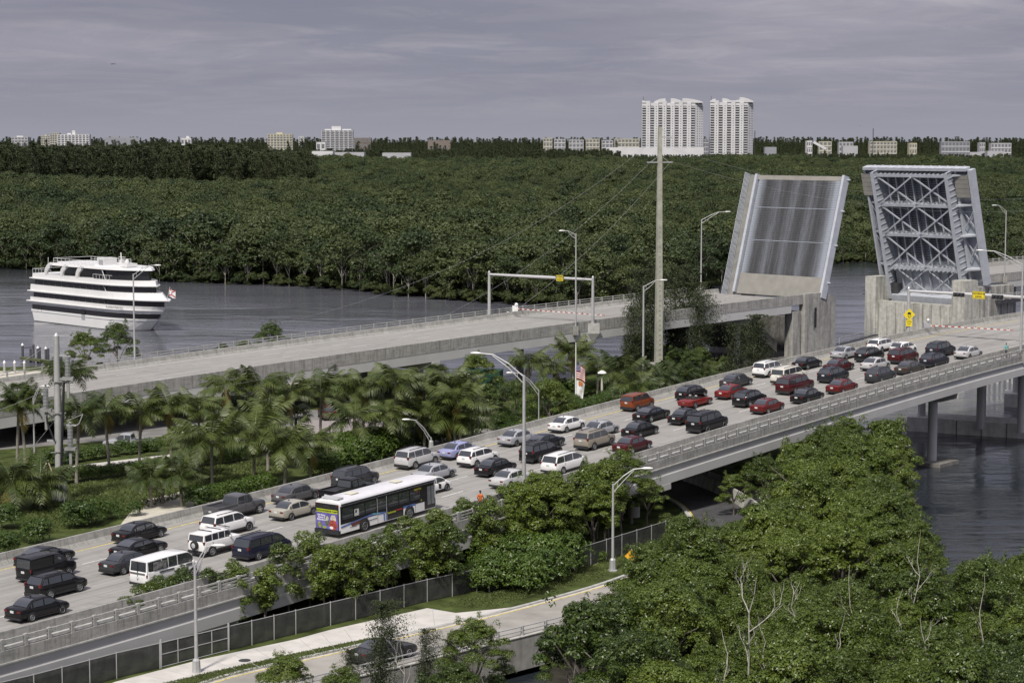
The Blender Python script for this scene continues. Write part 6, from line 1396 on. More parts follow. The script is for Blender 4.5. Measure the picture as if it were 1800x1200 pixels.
# canopy height map: gentle swells, dips for clearings
def field(n,x0,x1,y0,y1,keep):
    y=y0*(y1/y0)**rg.uniform(0,1,n);x=rg.uniform(-1,1,n)*(y*.27+40);m=keep(x,y);return x[m],y[m]
def in_front(x,y): return y>shore_y(x)+3
def pxpy(x,y,z): return proj(x,y,z)
def gn_scatter(name,label,cat,X,Y,Z,S,variants,m=None):
    n=len(X);me=bpy.data.meshes.new(name);me.vertices.add(n);me.vertices.foreach_set('co',np.stack([X,Y,Z],-1).astype(np.float32).ravel());me.update()
    for nm,v in (('sc',S),('rz',rg.uniform(0,6.28,n))): a=me.attributes.new(nm,'FLOAT','POINT');a.data.foreach_set('value',v.astype(np.float32))
    a=me.attributes.new('vi','INT','POINT');a.data.foreach_set('value',rg.integers(0,len(variants),n).astype(np.int32))
    o=inst(name,me);tag(o,label,cat,kind='stuff');ng=bpy.data.node_groups.new(name,'GeometryNodeTree');ng.interface.new_socket('Geometry',in_out='INPUT',socket_type='NodeSocketGeometry');ng.interface.new_socket('Geometry',in_out='OUTPUT',socket_type='NodeSocketGeometry')
    gi=ng.nodes.new('NodeGroupInput');go=ng.nodes.new('NodeGroupOutput');ip=ng.nodes.new('GeometryNodeInstanceOnPoints');jn=ng.nodes.new('GeometryNodeJoinGeometry')
    for v in reversed(variants):
        oi=ng.nodes.new('GeometryNodeObjectInfo');oi.inputs['Object'].default_value=v;oi.inputs['As Instance'].default_value=True;oi.transform_space='ORIGINAL';ng.links.new(oi.outputs['Geometry'],jn.inputs[0])
    def attr(nm,ty):
        a=ng.nodes.new('GeometryNodeInputNamedAttribute');a.data_type=ty;a.inputs[0].default_value=nm;return [s for s in a.outputs if s.enabled][0]
    ng.links.new(gi.outputs[0],ip.inputs['Points']);ng.links.new(jn.outputs[0],ip.inputs['Instance']);ip.inputs['Pick Instance'].default_value=True
    ng.links.new(attr('vi','INT'),ip.inputs['Instance Index']);ng.links.new(attr('sc','FLOAT'),ip.inputs['Scale'])
    c=ng.nodes.new('ShaderNodeCombineXYZ');ng.links.new(attr('rz','FLOAT'),c.inputs[2]);e=ng.nodes.new('FunctionNodeEulerToRotation');ng.links.new(c.outputs[0],e.inputs[0]);ng.links.new(e.outputs[0],ip.inputs['Rotation'])
    ng.links.new(ip.outputs[0],go.inputs[0]);o.modifiers.new('scatter','NODES').node_group=ng;return o
# sources of the scatter: crowns of trees that really stand in the front row
SRC=[]
for me in FARC:
    SRC.append([o for o in bpy.data.objects if o.data==me][0])
def grid(d,y0,y1):
    ys=np.arange(y0,y1,d);P=[]
    for k,y in enumerate(ys):
        w=y*.265+25;x=np.arange(-w,w,d)+(k%2)*d*.5;P.append(np.stack([x,np.full(len(x),y)],-1))
    P=np.concatenate(P)+rg.uniform(-.42,.42,(sum(map(len,P)),2))*d;return P
Pg=np.concatenate([grid(6.3,470,1000),grid(7.4,1000,1500),grid(9.,1500,2750)]);Pg=Pg[in_front(Pg[:,0],Pg[:,1])];xs,ys=Pg[:,0],Pg[:,1]
def swell(x,y): return .5*np.sin(x*.011+y*.0042)+.5*np.sin(x*.023-y*.0075+1.3)+.35*np.sin(x*.051+y*.031)*np.sin(y*.043-x*.02)
sw=swell(xs,ys);px_,py_=pxpy(xs,ys,8.)
clear=((px_>1060)&(px_<1260)&(py_>316)&(py_<330))|((px_<330)&(py_>292)&(py_<306)&(rg.uniform(size=len(xs))<.6))
casl=((px_<560)&(ys>1480)&(ys<1900))
nearrow=(ys<shore_y(xs)+20)
fx=np.array([f[0] for f in front]);fy=np.array([f[1] for f in front])
free=np.ones(len(xs),bool)
for i_ in np.where(nearrow)[0]: free[i_]=((fx-xs[i_])**2+(fy-ys[i_])**2).min()>9
keep=free&~clear&~casl&(rg.uniform(size=len(xs))<.93)
xs,ys,sw=xs[keep],ys[keep],sw[keep]
sc_a=(.88+.27*sw+.13*rg.normal(size=len(xs))).clip(.45,1.45)*np.where(ys>1500,1.2,1.)
gn_scatter('mangrove_forest','continuous dark green mangrove forest reaching back from the far shore','forest',xs,ys,np.full(len(xs),WATER-.4)+np.where(ys>1300,-2.2,0),sc_a,SRC)
e0=inst('shrub',FARC[2]);e0.location=(EDGE[0][0],EDGE[1][0],WATER);e0.scale=(.4,.4,.4);tag(e0,'low shrub at the waterline of the far forest','shrub')
gn_scatter('waterline_growth','low tangled shrubs along the waterline of the far forest','undergrowth',EDGE[0],EDGE[1],np.full(len(EDGE[0]),WATER-.9),rg.uniform(.16,.48,len(EDGE[0])),[e0])
nr_=ys<shore_y(xs)+26
TSRC=[[o for o in bpy.data.objects if o.data==me][0] for me in FART]
gn_scatter('forest_trunks','pale trunks standing in the shade of the front rows of the far forest','tree trunks',xs[nr_],ys[nr_],np.full(nr_.sum(),WATER),sc_a[nr_],TSRC)
# grey-green low scrub in the clearings
xc,yc=field(9000,0,0,900,1700,lambda x,y:True);pc,qc=pxpy(xc,yc,2.);m_=((pc>1050)&(pc<1270)&(qc>318)&(qc<338))|((pc<340)&(qc>296)&(qc<314));xc,yc=xc[m_],yc[m_]
b=[inst('shrub',BUSH[0])];b[0].location=(xc[0] if len(xc) else 0,yc[0] if len(xc) else 1500,0);b[0].scale=(3,3,2);tag(b[0],'pale shrub in the marsh clearing left of the raised spans','shrub')
gn_scatter('marsh_scrub','pale green low scrub filling clearings in the far forest','scrub',xc,yc,np.full(len(xc),-1.),rg.uniform(1.5,3.2,len(xc)),[b[0]])
# casuarina stand on the left skyline: the tallest in front each their own
pines=[]
tries=0
while len(pines)<150 and tries<4000:
    tries+=1;y=R3.uniform(1500,1620);x=R3.uniform(-.262,-.096)*y
    if all(abs(x-a)+abs(y-c)*.3>4.5 for a,c in pines): pines.append((x,y))
PS=[]
for k,(x,y) in enumerate(pines):
    i=k%3;s=R3.uniform(.80,1.06)*(1.08 if R3.random()<.12 else 1);px=900+F*x/y;s*=1.-.25*max(0,(px-420)/140)
    t=tree('casuarina_tree',FPINE[i],FPINET,x,y,WATER,s,R3.uniform(-.4,.4),'feathery dark casuarina in the tall stand on the left skyline','casuarinas on the left skyline');
    if k<3: PS.append([c for c in t.children if c.name.startswith('crown')][0])
n=1500;yy=rg.uniform(1560,1900,n);xx_=rg.uniform(-.268,-.098,n)*yy
n2=3600;y2=rg.uniform(2750,3300,n2);x2=rg.uniform(-.27,.27,n2)*y2;p2=900+F*x2/y2;h2=np.where(p2<1090,.68,np.where(p2<1330,.44,.47))*rg.uniform(.60,1.0,n2)
gn_scatter('casuarina_forest','dark feathery line of casuarinas along the skyline','forest',np.concatenate([xx_,x2]),np.concatenate([yy,y2]),np.full(n+n2,WATER),np.concatenate([rg.uniform(.72,1.,n)*np.where(900+F*xx_/yy>430,.85,1.),h2]),PS)
n3=2600;y3=rg.uniform(4200,9000,n3);x3=rg.uniform(-.27,.27,n3)*y3
gn_scatter('distant_treeline','thin grey green tree line along the horizon','tree line',x3,y3,np.full(n3,WATER),rg.uniform(.45,.95,n3)*(y3/4200)**.5,PS)
# ---- town on the skyline
M_bld={k:mat('facade_'+k,c,.7,var=.08,sc_=.05) for k,c in dict(white=(.62,.62,.63),cream=(.44,.42,.33),grey=(.28,.29,.32),pale=(.42,.42,.44),brown=(.20,.17,.15),yellow=(.50,.47,.34)).items()}
M_win=mat('facade_window_dark',(.17,.175,.19),.4,spec=.5)
def block(px0,px1,ytop,Y,col,label,floors,bays,depth=18,name='apartment_building',pent=(),zb=-2,skew=0.):
    a=atY(px0,ytop,Y);c=atY(px1,ytop,Y);t=thing(name,label,'building',(a.x,Y,zb),skew);W_=c.x-a.x;Z=a.z-zb;fh=Z/max(floors,1)
    MB().box(0,W_,0,depth,0,Z).obj('wall',M_bld[col],t)
    if floors>1:
        bw=W_/bays
        for i in range(bays):
            b=MB()
            for k in range(floors): b.box(bw*(i+.18),bw*(i+.78),-.25,-.02,fh*(k+.28),fh*(k+.78))
            b.obj('windows',M_win,t)
            MB().box(bw*i-.1,bw*i+bw*.14,-.8,-.26,0,Z+.3).obj('pier_strip',M_bld[col],t)
        b=MB()
        for k in range(floors): b.box(.2,W_-.2,-.9,-.27,fh*k,fh*k+fh*.12)
        b.obj('balcony_edges',M_bld['white' if col!='brown' else 'brown'],t)
    else:
        b=MB();k=2.
        while k<W_-4: b.box(k,k+1.4,-.25,-.02,Z*.3,Z*.55);k+=4.5
        b.obj('openings',M_win,t)
    for x0,x1,h in pent: MB().box(W_*x0,W_*x1,depth*.2,depth*.8,Z,Z+h).obj('roof_block',M_bld['white' if col in('white','pale') else col],t)
    return t
B=block
B(20,49,241,5200,'pale','wide low office block at the far left of the skyline',5,5,pent=((.3,.7,3),))
B(72,88,239,5600,'cream','pale cream block left of the long white one',7,4,pent=((.4,.6,4),));B(88,104,234,5100,'cream','cream block just left of the long white apartment block',9,4)
B(101,157,236.5,4700,'white','long white apartment block on the left skyline with a stair tower',9,9,pent=((.45,.55,9),(.3,.42,3)))
B(184,246,242,5400,'grey','low dark-roofed sheds on the left skyline',1,4,pent=((.2,.4,4),));B(318,336,243,5000,'white','small white building poking above the casuarinas',2,3,pent=((.5,.8,5),))
B(470,514,236,4600,'yellow','pale yellow apartment block above the casuarinas',8,8,pent=((.35,.6,4),))
B(525,534,240,7000,'white','tiny pale tower right of the yellow apartment block',6,2)
t_=B(565,620,229,3700,'pale','round-cornered pale apartment tower on the left half of the skyline',13,7,pent=((.32,.62,7),(.1,.3,2),(.66,.95,2)))
B(556,572,250,3650,'white','small white annex beside the pale apartment tower',2,2);B(622,652,242.5,5200,'brown','brown low block right of the pale apartment tower',3,4)
B(548,585,266,2650,'white','blank white shed wall above the forest',1,3,30,'warehouse');B(585,640,268,2700,'pale','long low pale roof edge above the forest',1,5,30,'warehouse');B(672,722,269,2720,'pale','second low pale roof edge above the forest',1,4,30,'warehouse')
B(752,792,246.5,5000,'brown','low dark-roofed building between distant trees',1,5)
k=0
for px0,w,yt,c in ((q[0],q[1],q[2]+1.6,{'white':'pale'}.get(q[3],q[3])) for q in ((955,16,241,'cream'),(974,20,243,'white'),(1000,26,244,'pale'),(1030,24,242.5,'cream'),(1058,20,245,'white'),(1080,44,242.5,'cream'),(1236,14,243,'grey'))):
    B(px0,px0+w,yt,4300,c,['pale rooftop block %s the twin towers'%s for s in ('farthest left of','second far left of','third left of','fourth left of','fifth left of','immediately left of','between')][k],4,max(3,w//6));k+=1
def tower(px0,px1,ytop,Y,label,bays,humps):
    a=atY(px0,ytop,Y);c=atY(px1,ytop,Y);t=thing('apartment_tower',label,'tower',(a.x,Y,-2));W_=c.x-a.x;Z=a.z+2;fl=24;fh=Z/fl;We=W_*.86;bw=We/bays
    MB().box(0,We,0,22,0,Z).obj('wall',M_bld['white'],t)
    MB().add([(We,0,0),(W_,9,0),(W_,26,0),(We,26,0),(We,0,Z),(W_,9,Z),(W_,26,Z),(We,26,Z)],[(0,1,5,4),(1,2,6,5),(4,5,6,7)]).obj('end_wall',M_bld['white'],t)
    q=MB()
    for k in range(fl):
        for u in (.3,.6,.85): x=We+(W_-We)*u;y=9*u;q.box(x-.55,x+.55,y-.5,y+.25,fh*(k+.35),fh*(k+.68))
    q.obj('end_windows',M_win,t)
    for i in range(bays):
        x0=bw*i;rec=i%2==0
        q=MB();r=MB()
        for k in range(fl-1):
            if rec: q.box(x0+bw*.10,x0+bw*.92,-.25,-.03,fh*(k+.22),fh*(k+.82));r.box(x0+bw*.05,x0+bw*.96,-2.4,-.26,fh*k,fh*k+fh*.30)
            else: q.box(x0+bw*.38,x0+bw*.62,-2.35,-2.12,fh*(k+.36),fh*(k+.66))
        if not rec: MB().box(x0+.02,x0+bw-.02,-2.1,-.02,0,Z+ (3 if i%4==1 else 0)).obj('projecting_bay',M_bld['white'],t)
        q.obj('balcony_openings' if rec else 'windows',M_win,t)
        if rec: r.obj('balcony_parapets',M_bld['white'],t)
    for u0,u1,h,left in humps:
        n=8;pts=[]
        for j in range(n+1):
            v=j/n;hh=h*(1-(v if left else 1-v)**2*.75);pts.append((W_*(u0+(u1-u0)*v),hh))
        pts=[(a_,b_*.72) for a_,b_ in pts];poly=[(W_*u0,0)]+pts+[(W_*u1,0)];vs=[(x,-1.,Z+y) for x,y in poly]+[(x,12.,Z+y) for x,y in poly];m=len(poly)
        MB().add(vs,[tuple(range(m)),tuple(range(m,2*m))[::-1]]+[((i+1)%m,i,i+m,(i+1)%m+m) for i in range(m)]).obj('curved_roof',M_bld['white'],t)
    MB().bar((W_*.02,0,Z),(W_*.02,0,Z+10),1.).obj('mast',M_win,t)
    return t
tower(1128.5,1237,181,3300,'left and wider of the two white residential towers',13,((.0,.09,5,True),(.2,.38,10,False),(.47,.66,10,True),(.66,.98,10,True)))
tower(1248.5,1325.5,180,3350,'right and narrower of the two white residential towers',9,((.0,.12,8,False),(.28,.5,9,True),(.68,.98,11,True),(.55,.68,6,False)))
B(1066,1237,259.5,3150,'white','long white podium wall at the foot of the left tower',1,20,20,'parking_podium')
for px0,px1,yt,Y,c,fl,nm,lb in ((1345,1365,257,3300,'grey',1,'warehouse','low grey roof right of the towers'),(1418,1428,246,3500,'white',3,'plant_building','white industrial block with a sloping conveyor'),(1440,1462,247,4300,'cream',3,'apartment_building','pale block behind the conveyor'),(1475,1500,248,4100,'pale',3,'apartment_building','first pale block right of the conveyor'),
  (1482,1508,255,3300,'white',1,'warehouse','white shed roof right of the conveyor'),(1529,1577,247,3900,'cream',4,'apartment_building','wide cream block under the radio mast'),(1599,1612,250,3500,'yellow',3,'apartment_building','small yellow block right of the mast'),(1655,1705,247,4000,'grey',3,'apartment_building','long grey block on the right skyline'),(1722,1732,249,3900,'white',3,'apartment_building','small white block on the right skyline'),(1742,1778,250,3800,'pale',3,'apartment_building','pale block near the right edge of the skyline'),(1705,1725,266,3000,'white',1,'warehouse','small white shed in the trees at the right'),(1736,1765,264,2950,'pale',1,'warehouse','long pale shed in the trees at the right')):
    B(px0,px1,yt+1.6,Y,{'white':'pale'}.get(c,c) if px0!=1418 else c,lb,fl,max(3,int((px1-px0)/6)),18,nm)
a,c=atY(1430,250,3480),atY(1452,262,3480);tag(MB().bar(a,c,4,4).obj('conveyor',M_bld['white']),'sloping white conveyor beside the industrial block','conveyor')
for px,y0,lb in ((1535,226,'thin radio mast above the cream block'),(1327,230,'thin mast right of the towers'),(622,244,'white pole standing above the shed')):
    a=atY(px,y0,3600);tag(MB().tube([(a.x,a.y,-2),(a.x,a.y,a.z)],.7,5).obj('mast',M_steel if px==622 else M_dark),lb,'mast')
for px,yt,h,lb in ((1342,280,14,'l'),):
    pass
# ------------------------------------------------------------------ near vegetation
G='mangroves in the thicket by the water in front'
R4=random.Random(11)
poly=[(1120,1010),(1140,985),(1200,985),(1250,960),(1300,935),(1370,920),(1400,870),(1400,805),(1420,810),(1480,780),(1500,795),(1560,790),(1575,860),(1600,905),(1625,945),(1600,985),(1540,985),(1500,1010),(1460,1040),(1600,1050),(1760,1010),(1830,960),(1900,1000),(1950,1240),(1010,1250),(1005,1190),(1060,1135),(1110,1090),(1120,1045)]
def inpoly(x,y,P):
    c=False;j=len(P)-1
    for i in range(len(P)):
        if (P[i][1]>y)!=(P[j][1]>y) and x<(P[j][0]-P[i][0])*(y-P[i][1])/(P[j][1]-P[i][1])+P[i][0]: c=not c
        j=i
    return c
pts=[]
for _ in range(16000):
    x,y=R4.uniform(950,1950),R4.uniform(780,1290);
    if not inpoly(x,y,poly): continue
    if 1250<x<1560 and 985+ (x-1250)*.02<y<1040+(x-1250)*.05: continue
    p=at(x,y,4.)
    if all((p.x-a.x)**2+(p.y-a.y)**2> (3.1)**2 for a,_,_ in pts): pts.append((p,x,y))
for p,x,y in pts:
    i=R4.randrange(6);h=[6.5,7.2,5.8,7.8,5.2,7.0][i];top=3.6+4.6*R4.random()**.9
    if y<985 and x>1420: top=R4.uniform(5.5,8.4)
    if x<1120 and y<1120: top=R4.uniform(3.8,4.8)
    if x>1560 and y<1010: top=R4.uniform(4.2,5.2)
    s=(top+1.9)/h*R4.uniform(.95,1.05)
    w='lower right corner' if y>1060 and x>1380 else ('point of land beside the right columns' if x>1380 else 'bend of the ramp')
    tree('mangrove_tree',NEARC[i],NEART[i],p.x,p.y,-1.9,s*.95,R4.uniform(0,6.3),'dark green mangrove in the thicket at the '+w,'mangroves at the '+w)
# mangrove clumps around the creek and at the bottom
for px,py,z,s,lb in ((500,1190,1.5,.85,'rounded shrub tree at the bottom edge under the yellow line'),(600,1212,1.,.66,'low mangrove at the bottom edge left of centre'),(700,1232,.6,.6,'low mangrove at the bottom edge below the dark sedan'),(770,1196,1.,.72,'low mangrove hiding the parapet at the bottom'),(835,1165,1.4,.9,'bushy mangrove on the left bank of the creek'),(805,1212,.8,.8,'second mangrove left of the creek'),(870,1200,.2,.6,'small mangrove at the mouth of the creek'),(1000,1150,1.2,.72,'mangrove on the right bank of the creek'),(1105,1062,2.2,.62,'mangrove covering the end of the ramp parapet'),(1120,1020,2.,.62,'mangrove beside the half hidden orange sign'),(1780,985,3.5,.8,'thin-topped mangrove standing above the others at the right edge')):
    p=at(px,py,z+1.5);i=R4.randrange(6);tree('mangrove_tree',NEARC[i],NEART[i],p.x,p.y,-1.2,s,R4.uniform(0,6.3),lb,None)
# bleached dead stems
def snag(px,py,z,hh,lean,label,forks=2,r=.055):
    p=at(px,py,z);t=thing('dead_tree',label,'dead tree',(p.x,p.y,z-3.5),R4.uniform(0,6));pts_=[];x=0;q=random.Random(px)
    for i in range(10): pts_.append(Vector((x,.15*math.sin(i*1.3+px),(hh+3.5)*i/9)));x+=lean*q.uniform(.1,1.8)*(1 if i%3 else -.8)
    MB().tube(pts_,[r*(1-.092*i) for i in range(10)],6).obj('trunk',M_snag,t,smooth=True)
    def br(a,d,L,rr,lv):
        P=[a];
        for k in range(4): d=(d+Vector((q.uniform(-.35,.35),q.uniform(-.35,.35),.14))).normalized();P.append(P[-1]+d*L/4)
        MB().tube(P,[rr*(1-.2*k) for k in range(5)],5).obj('branch',M_snag,t,smooth=True)
        if lv:
            for k in (2,3,4)[:1+lv]: br(P[k],(d+Vector((q.uniform(-.9,.9),q.uniform(-.9,.9),.2))).normalized(),L*.55,rr*.5,lv-1)
    for k in range(forks+1):
        i=4+k%5;a_=k*2.1+px;br(pts_[i],Vector((math.cos(a_),math.sin(a_),.8)).normalized(),hh*q.uniform(.25,.42),r*.42,1 if forks<3 else 2)
for a in ((1310,1190,5.,6.,.22,'tall forked bleached dead tree in the lower thicket',4,.085),(1600,1080,5.,5.6,.16,'tall thin crooked dead stem rising above the right thicket',2),(1500,1110,5.,4.2,.1,'straight bare dead stem left of the tall crooked one',1),(1278,1190,5.,2.6,.25,'short leaning dead branch left of the forked dead tree',2),(1350,1180,5,3.2,-.2,'pale dead branch right of the forked dead tree',2),(1575,1120,5,3.,.2,'grey dead branch under the tall crooked stem',2),(1725,1120,5,4.2,.06,'upright bare stem near the right edge',1),(1650,1170,5,2.6,.3,'forked dead twig in the lower right thicket',3),(1010,1200,3,2.6,.02,'bare upright stump by the creek',0),(1030,1200,3,2.4,.02,'second bare stump by the creek',0),(1460,1150,5,2.6,-.25,'curved dead stem in the middle of the thicket',2),(860,1200,2,2.4,.2,'twiggy dead branch left of the creek',3),(710,1230,1,4.4,.12,'thin bare stem in front of the ramp parapet',3,.05),(1390,1110,5,3,-.3,'faint grey branched stem under the dark crowns',4,.05)): snag(*a)
# feathery young casuarinas in front of the dark sedan
for px,py,h,lb in ((665,1225,6.2,'feathery young casuarina in front of the dark sedan'),(610,1235,3.6,'small feathery casuarina at the bottom edge'),(745,1215,4.2,'feathery young casuarina right of the dark sedan'),(785,1222,3.8,'thin young casuarina before the parapet')):
    p=at(px,py,0);tree('casuarina_tree',NPINE[px%3],PINET,p.x,p.y,-.4,h/12*1.05,R4.uniform(-.5,.5),lb,None)
# trees between the near bridge and the sidewalk fence
def T1(kind,px,py,z,s,label,grp='trees growing against the near bridge',sz=None):
    p=at(px,py,z)
    if kind=='slim': i=int(px)%3;tree('roadside_tree',SLIM[i],SLIMT[i],p.x,p.y,-.1,s,R4.uniform(0,6.3),label,grp,sz=sz)
    elif kind=='mang': i=int(px)%6;tree('roadside_tree',NEARC[i],NEART[i],p.x,p.y,-.5,s,R4.uniform(0,6.3),label,grp,sz=sz)
    elif kind=='bush': i=int(px)%4;t=inst('bush',BUSH[i],None,T(p.x,p.y,0,R4.uniform(0,6.3),s=(s,s,sz or s)));tag(t,label,'bush',grp)
SL=[(290,1094,1.6,.80,'dense tree filling the gap left of the gate lamp'),(418,1070,1.8,.84,'tree overhanging the fan palm by the gate'),(468,1066,1.8,.80,'tree between the fan palm and the bus'),(345,1098,1.2,.62,'tree directly behind the gate lamp'),(225,1122,1.4,.72,'small tree standing before the fascia nearest the lower left'),(255,1104,1.6,.80,'slender tree beside the small one at the lower left bridge edge'),(322,1084,1.6,.82,'tree behind the fence gate'),(370,1076,1.8,.82,'dark tree behind the gate lamp'),(300,1112,1.2,.6,'tree just left of the fence gate lamp'),
 (505,1012,3.4,.95,'tree before the bridge railing left of the bus'),(545,992,3.6,.98,'tree before the bridge railing below the back of the bus'),(590,1005,3.2,.85,'tree below the bus'),(640,990,3.2,.84,'second tree below the bus'),(690,968,3.2,.88,'tree beneath the rear door of the bus'),(730,958,3.4,.92,'tree beneath the front of the bus'),(770,948,3.6,.98,'tree below the bus front wheel'),(822,920,4.,.98,'tree hiding the legs of the person in orange'),(862,925,4.,1.0,'tree just right of the person in orange'),(570,1040,2.2,.9,'dark low tree behind the long fence'),(620,1035,2.2,.9,'second dark low tree behind the long fence'),(680,1015,2.4,.95,'third dark low tree behind the long fence'),(740,1000,2.4,.95,'fourth dark low tree behind the long fence'),(790,990,2.6,.95,'fifth dark low tree behind the long fence')]
SL+=[(925,905,4.6,1.15,'upright tree right beside the tall bridge lamp'),(965,880,5.,1.2,'upright tree between the broad trees'),(1020,865,5.,1.15,'tall upright tree before the white minivan'),(1070,850,5.2,1.1,'tall upright tree near the gold car'),(900,900,4.2,1.1,'upright tree left of the tall bridge lamp'),(1000,930,2.6,1.,'dark upright tree behind the fence'),(1065,915,2.6,1.,'dark upright tree behind the ramp lamp')]
for a in SL: T1('slim',*a)
for a in ((945,885,5.,1.05,'broad tree right of the tall bridge lamp'),(1000,850,5.6,1.1,'broad tree hiding the white minivan'),(1050,830,6.,1.15,'broad tree before the dark red sedan'),(1095,830,6.,1.1,'tree before the bridge railing above the lamp head'),(1140,815,6.,.8,'rightmost tree before the bridge railing'),(975,905,4.,1.,'dark tree under the broad trees'),(1040,890,4.,1.05,'dark tree behind the ramp lamp'),(910,930,3.4,.9,'dark tree left of the flowering bush')): T1('mang',*a)
for i,a in enumerate(((860,985,1.3,1.7),(900,975,1.5,1.9),(940,985,1.4,1.9),(985,975,1.5,1.8),(880,1010,1.1,1.6),(925,1015,1.1,1.6),(965,1000,1.1,1.5),(850,1020,.8,1.2))): T1('bush',*a,'rounded glossy bush in the clump behind the grass verge','clump of rounded bushes by the grass verge')
for i,(px,py) in enumerate(((150,1170),(205,1160),(100,1185),(480,1090),(440,1108),(520,1080),(560,1075),(1010,985),(1050,975))): T1('bush',px,py,.6,.55,'low weed bush growing through the foot of the screened fence','weed bushes along the fence')
palm(412,1080,1.4,.62,'fan palm sprouting behind the fence gate',kind='fan',nf=22,group=None);palm(395,1095,1.0,.5,'smaller fan palm beside the one behind the gate',kind='fan',nf=18,group=None)
palm(1110,860,3.2,.6,'fan palm in the shade beside the underpass column',kind='fan',nf=18,group=None)
# under the near bridge on the right: dark tangled bushes at the column feet
for i,(px,py,z,s) in enumerate(((1290,860,2.5,.7),(1310,825,3,.75),(1345,850,2.5,.8),(1430,790,4.,.8),(1460,790,4.4,.85),(1400,830,3.5,.8),(1370,880,3.,.8),(1455,770,5.,.6))): T1('mang',px,py,z,s,'dark shaded tree under the right part of the near bridge','shaded trees under the near bridge')
# shrubs behind the far barrier of the near bridge and hedges
def shrubs(P,z,s,step,label,grp,sz=None,jit=.35):
    W_=[at(x,y,z) for x,y in P];k=0
    for a,c in zip(W_,W_[1:]):
        n=max(1,int((c-a).length/step))
        for j in range(n):
            q=a.lerp(c,(j+.5)/n)+Vector((R4.uniform(-jit,jit),R4.uniform(-jit,jit),0));t=inst('bush',BUSH[R4.randrange(4)],None,T(q.x,q.y,0,R4.uniform(0,6.3),s=(s*R4.uniform(.85,1.15),s*R4.uniform(.85,1.15),(sz or s)*R4.uniform(.85,1.15))));tag(t,label,'bush',grp)
shrubs([(325,880),(360,868),(420,856),(470,845)],1.,1.15,2.2,'bush with small white flowers beyond the far barrier above the grey pickup','bushes beyond the barrier by the grey pickup')
shrubs([(560,818),(640,795),(700,780),(760,765),(830,745)],1.4,1.7,2.0,'dense green shrub in the bank beyond the far barrier above the bus','shrubs beyond the barrier above the bus')
shrubs([(550,790),(640,770),(740,755)],1.2,1.4,2.4,'shrub at the foot of the palms','shrubs at the foot of the palms')
shrubs([(0,860),(60,850),(130,838),(230,825),(320,815),(400,805),(430,800)],.5,.75,1.25,'clipped bush of the long dark hedge behind the lawn','long hedge behind the lawn',.8,.15)
shrubs([(60,815),(160,800),(230,790),(330,780)],.5,.9,1.5,'hedge bush in front of the parked vehicles','hedge in front of the parked vehicles',.9,.2)
shrubs([(835,738),(870,745),(905,752),(940,760)],.6,1.1,1.6,'clipped bush behind the park kerb','clipped bushes behind the park kerb',.8,.2);shrubs([(830,722),(880,726),(930,735)],.6,1.2,1.6,'clipped bush behind the park kerb','clipped bushes behind the park kerb',.8,.2)
shrubs([(1010,722),(1040,712),(1075,700),(1120,690),(1160,682)],1.,1.1,2.,'small shrub beyond the barrier right of the flagpole','small shrubs right of the flagpole')
for i,(px,py,z,s,lb) in enumerate(((20,905,1.2,1.15,'round bush beyond the barrier at the far left'),(60,930,1.2,1.15,'second round bush beyond the barrier at the left'),(135,905,1.2,1.2,'dark bush hiding the foot of the utility pole'),(165,898,1.2,1.15,'bush right of the utility pole foot'),(200,893,1.,.85,'small bush right of the pole beside the sand'),(232,888,1.,.75,'narrow bush beside the sandy patch'),(15,955,1.,1.,'low bush directly behind the barrier at the left edge'))): T1('bush',px,py,z,s,lb,None,sz=s*1.1)
shrubs([(925,702),(985,694),(1050,684),(1110,672)],.6,1.3,2.2,'dark shrub under the palms by the water','shrubs under the palms by the water');shrubs([(900,728),(960,722),(1010,708)],.6,1.2,2.2,'dark shrub beneath the trees left of the flagpole','shrubs beneath the trees left of the flagpole')
# broad round trees in the park
for px,py,z,s,lb in ((860,705,3.,1.05,'round dark tree left of the tall lamp in the park'),(905,712,3.,1.0,'round dark tree directly behind the tall lamp'),(840,655,4.,1.15,'dark spreading tree at the water by the bridge pier'),(875,665,3.,.6,'low tree at the water beside the green container'),(965,715,3.4,1.1,'dense yellowish green tree left of the flagpole'),(1000,712,3.,.95,'dense tree right beside the flagpole'),(1190,610,5.,1.,'bright green tree between the tall pole and the left pier'),(1230,620,4.6,.95,'green tree before the dark opening of the left pier'),(1215,650,3.5,.9,'green tree low before the left pier'),(1170,655,3.,.8,'green tree at the foot of the tall square pole'),(1275,650,3.5,.8,'green tree below the open pier chamber'),(1310,660,2.5,.7,'low green tree at the foot of the left pier')):
    p=at(px,py,z);i=int(px)%6;tree('park_tree',NEARC[i],NEART[i],p.x,p.y,-.8,s,R4.uniform(0,6.3),lb,None)
for px,pt,pb,lb in ((1118,478,650,'tall dark casuarina left of the tall square pole'),(1138,500,655,'second dark casuarina beside the tall square pole'),(1180,470,640,'tall dark casuarina immediately right of the tall square pole'),(1205,500,640,'leaning dark casuarina before the empty bridge'),(1225,520,650,'short casuarina right of the leaning one'),(1285,570,700,'light feathery casuarina before the left pier'),(1320,555,690,'feathery casuarina leaning towards the left pier'),(1105,540,660,'slim casuarina at the railing end')):
    p=at(px,pb,0);h=(pb-pt)*p.y/F;t=tree('casuarina_tree',NPINE[px%3],PINET,p.x,p.y,-.3,h/12*1.02,R4.uniform(-.3,.3),lb,None)
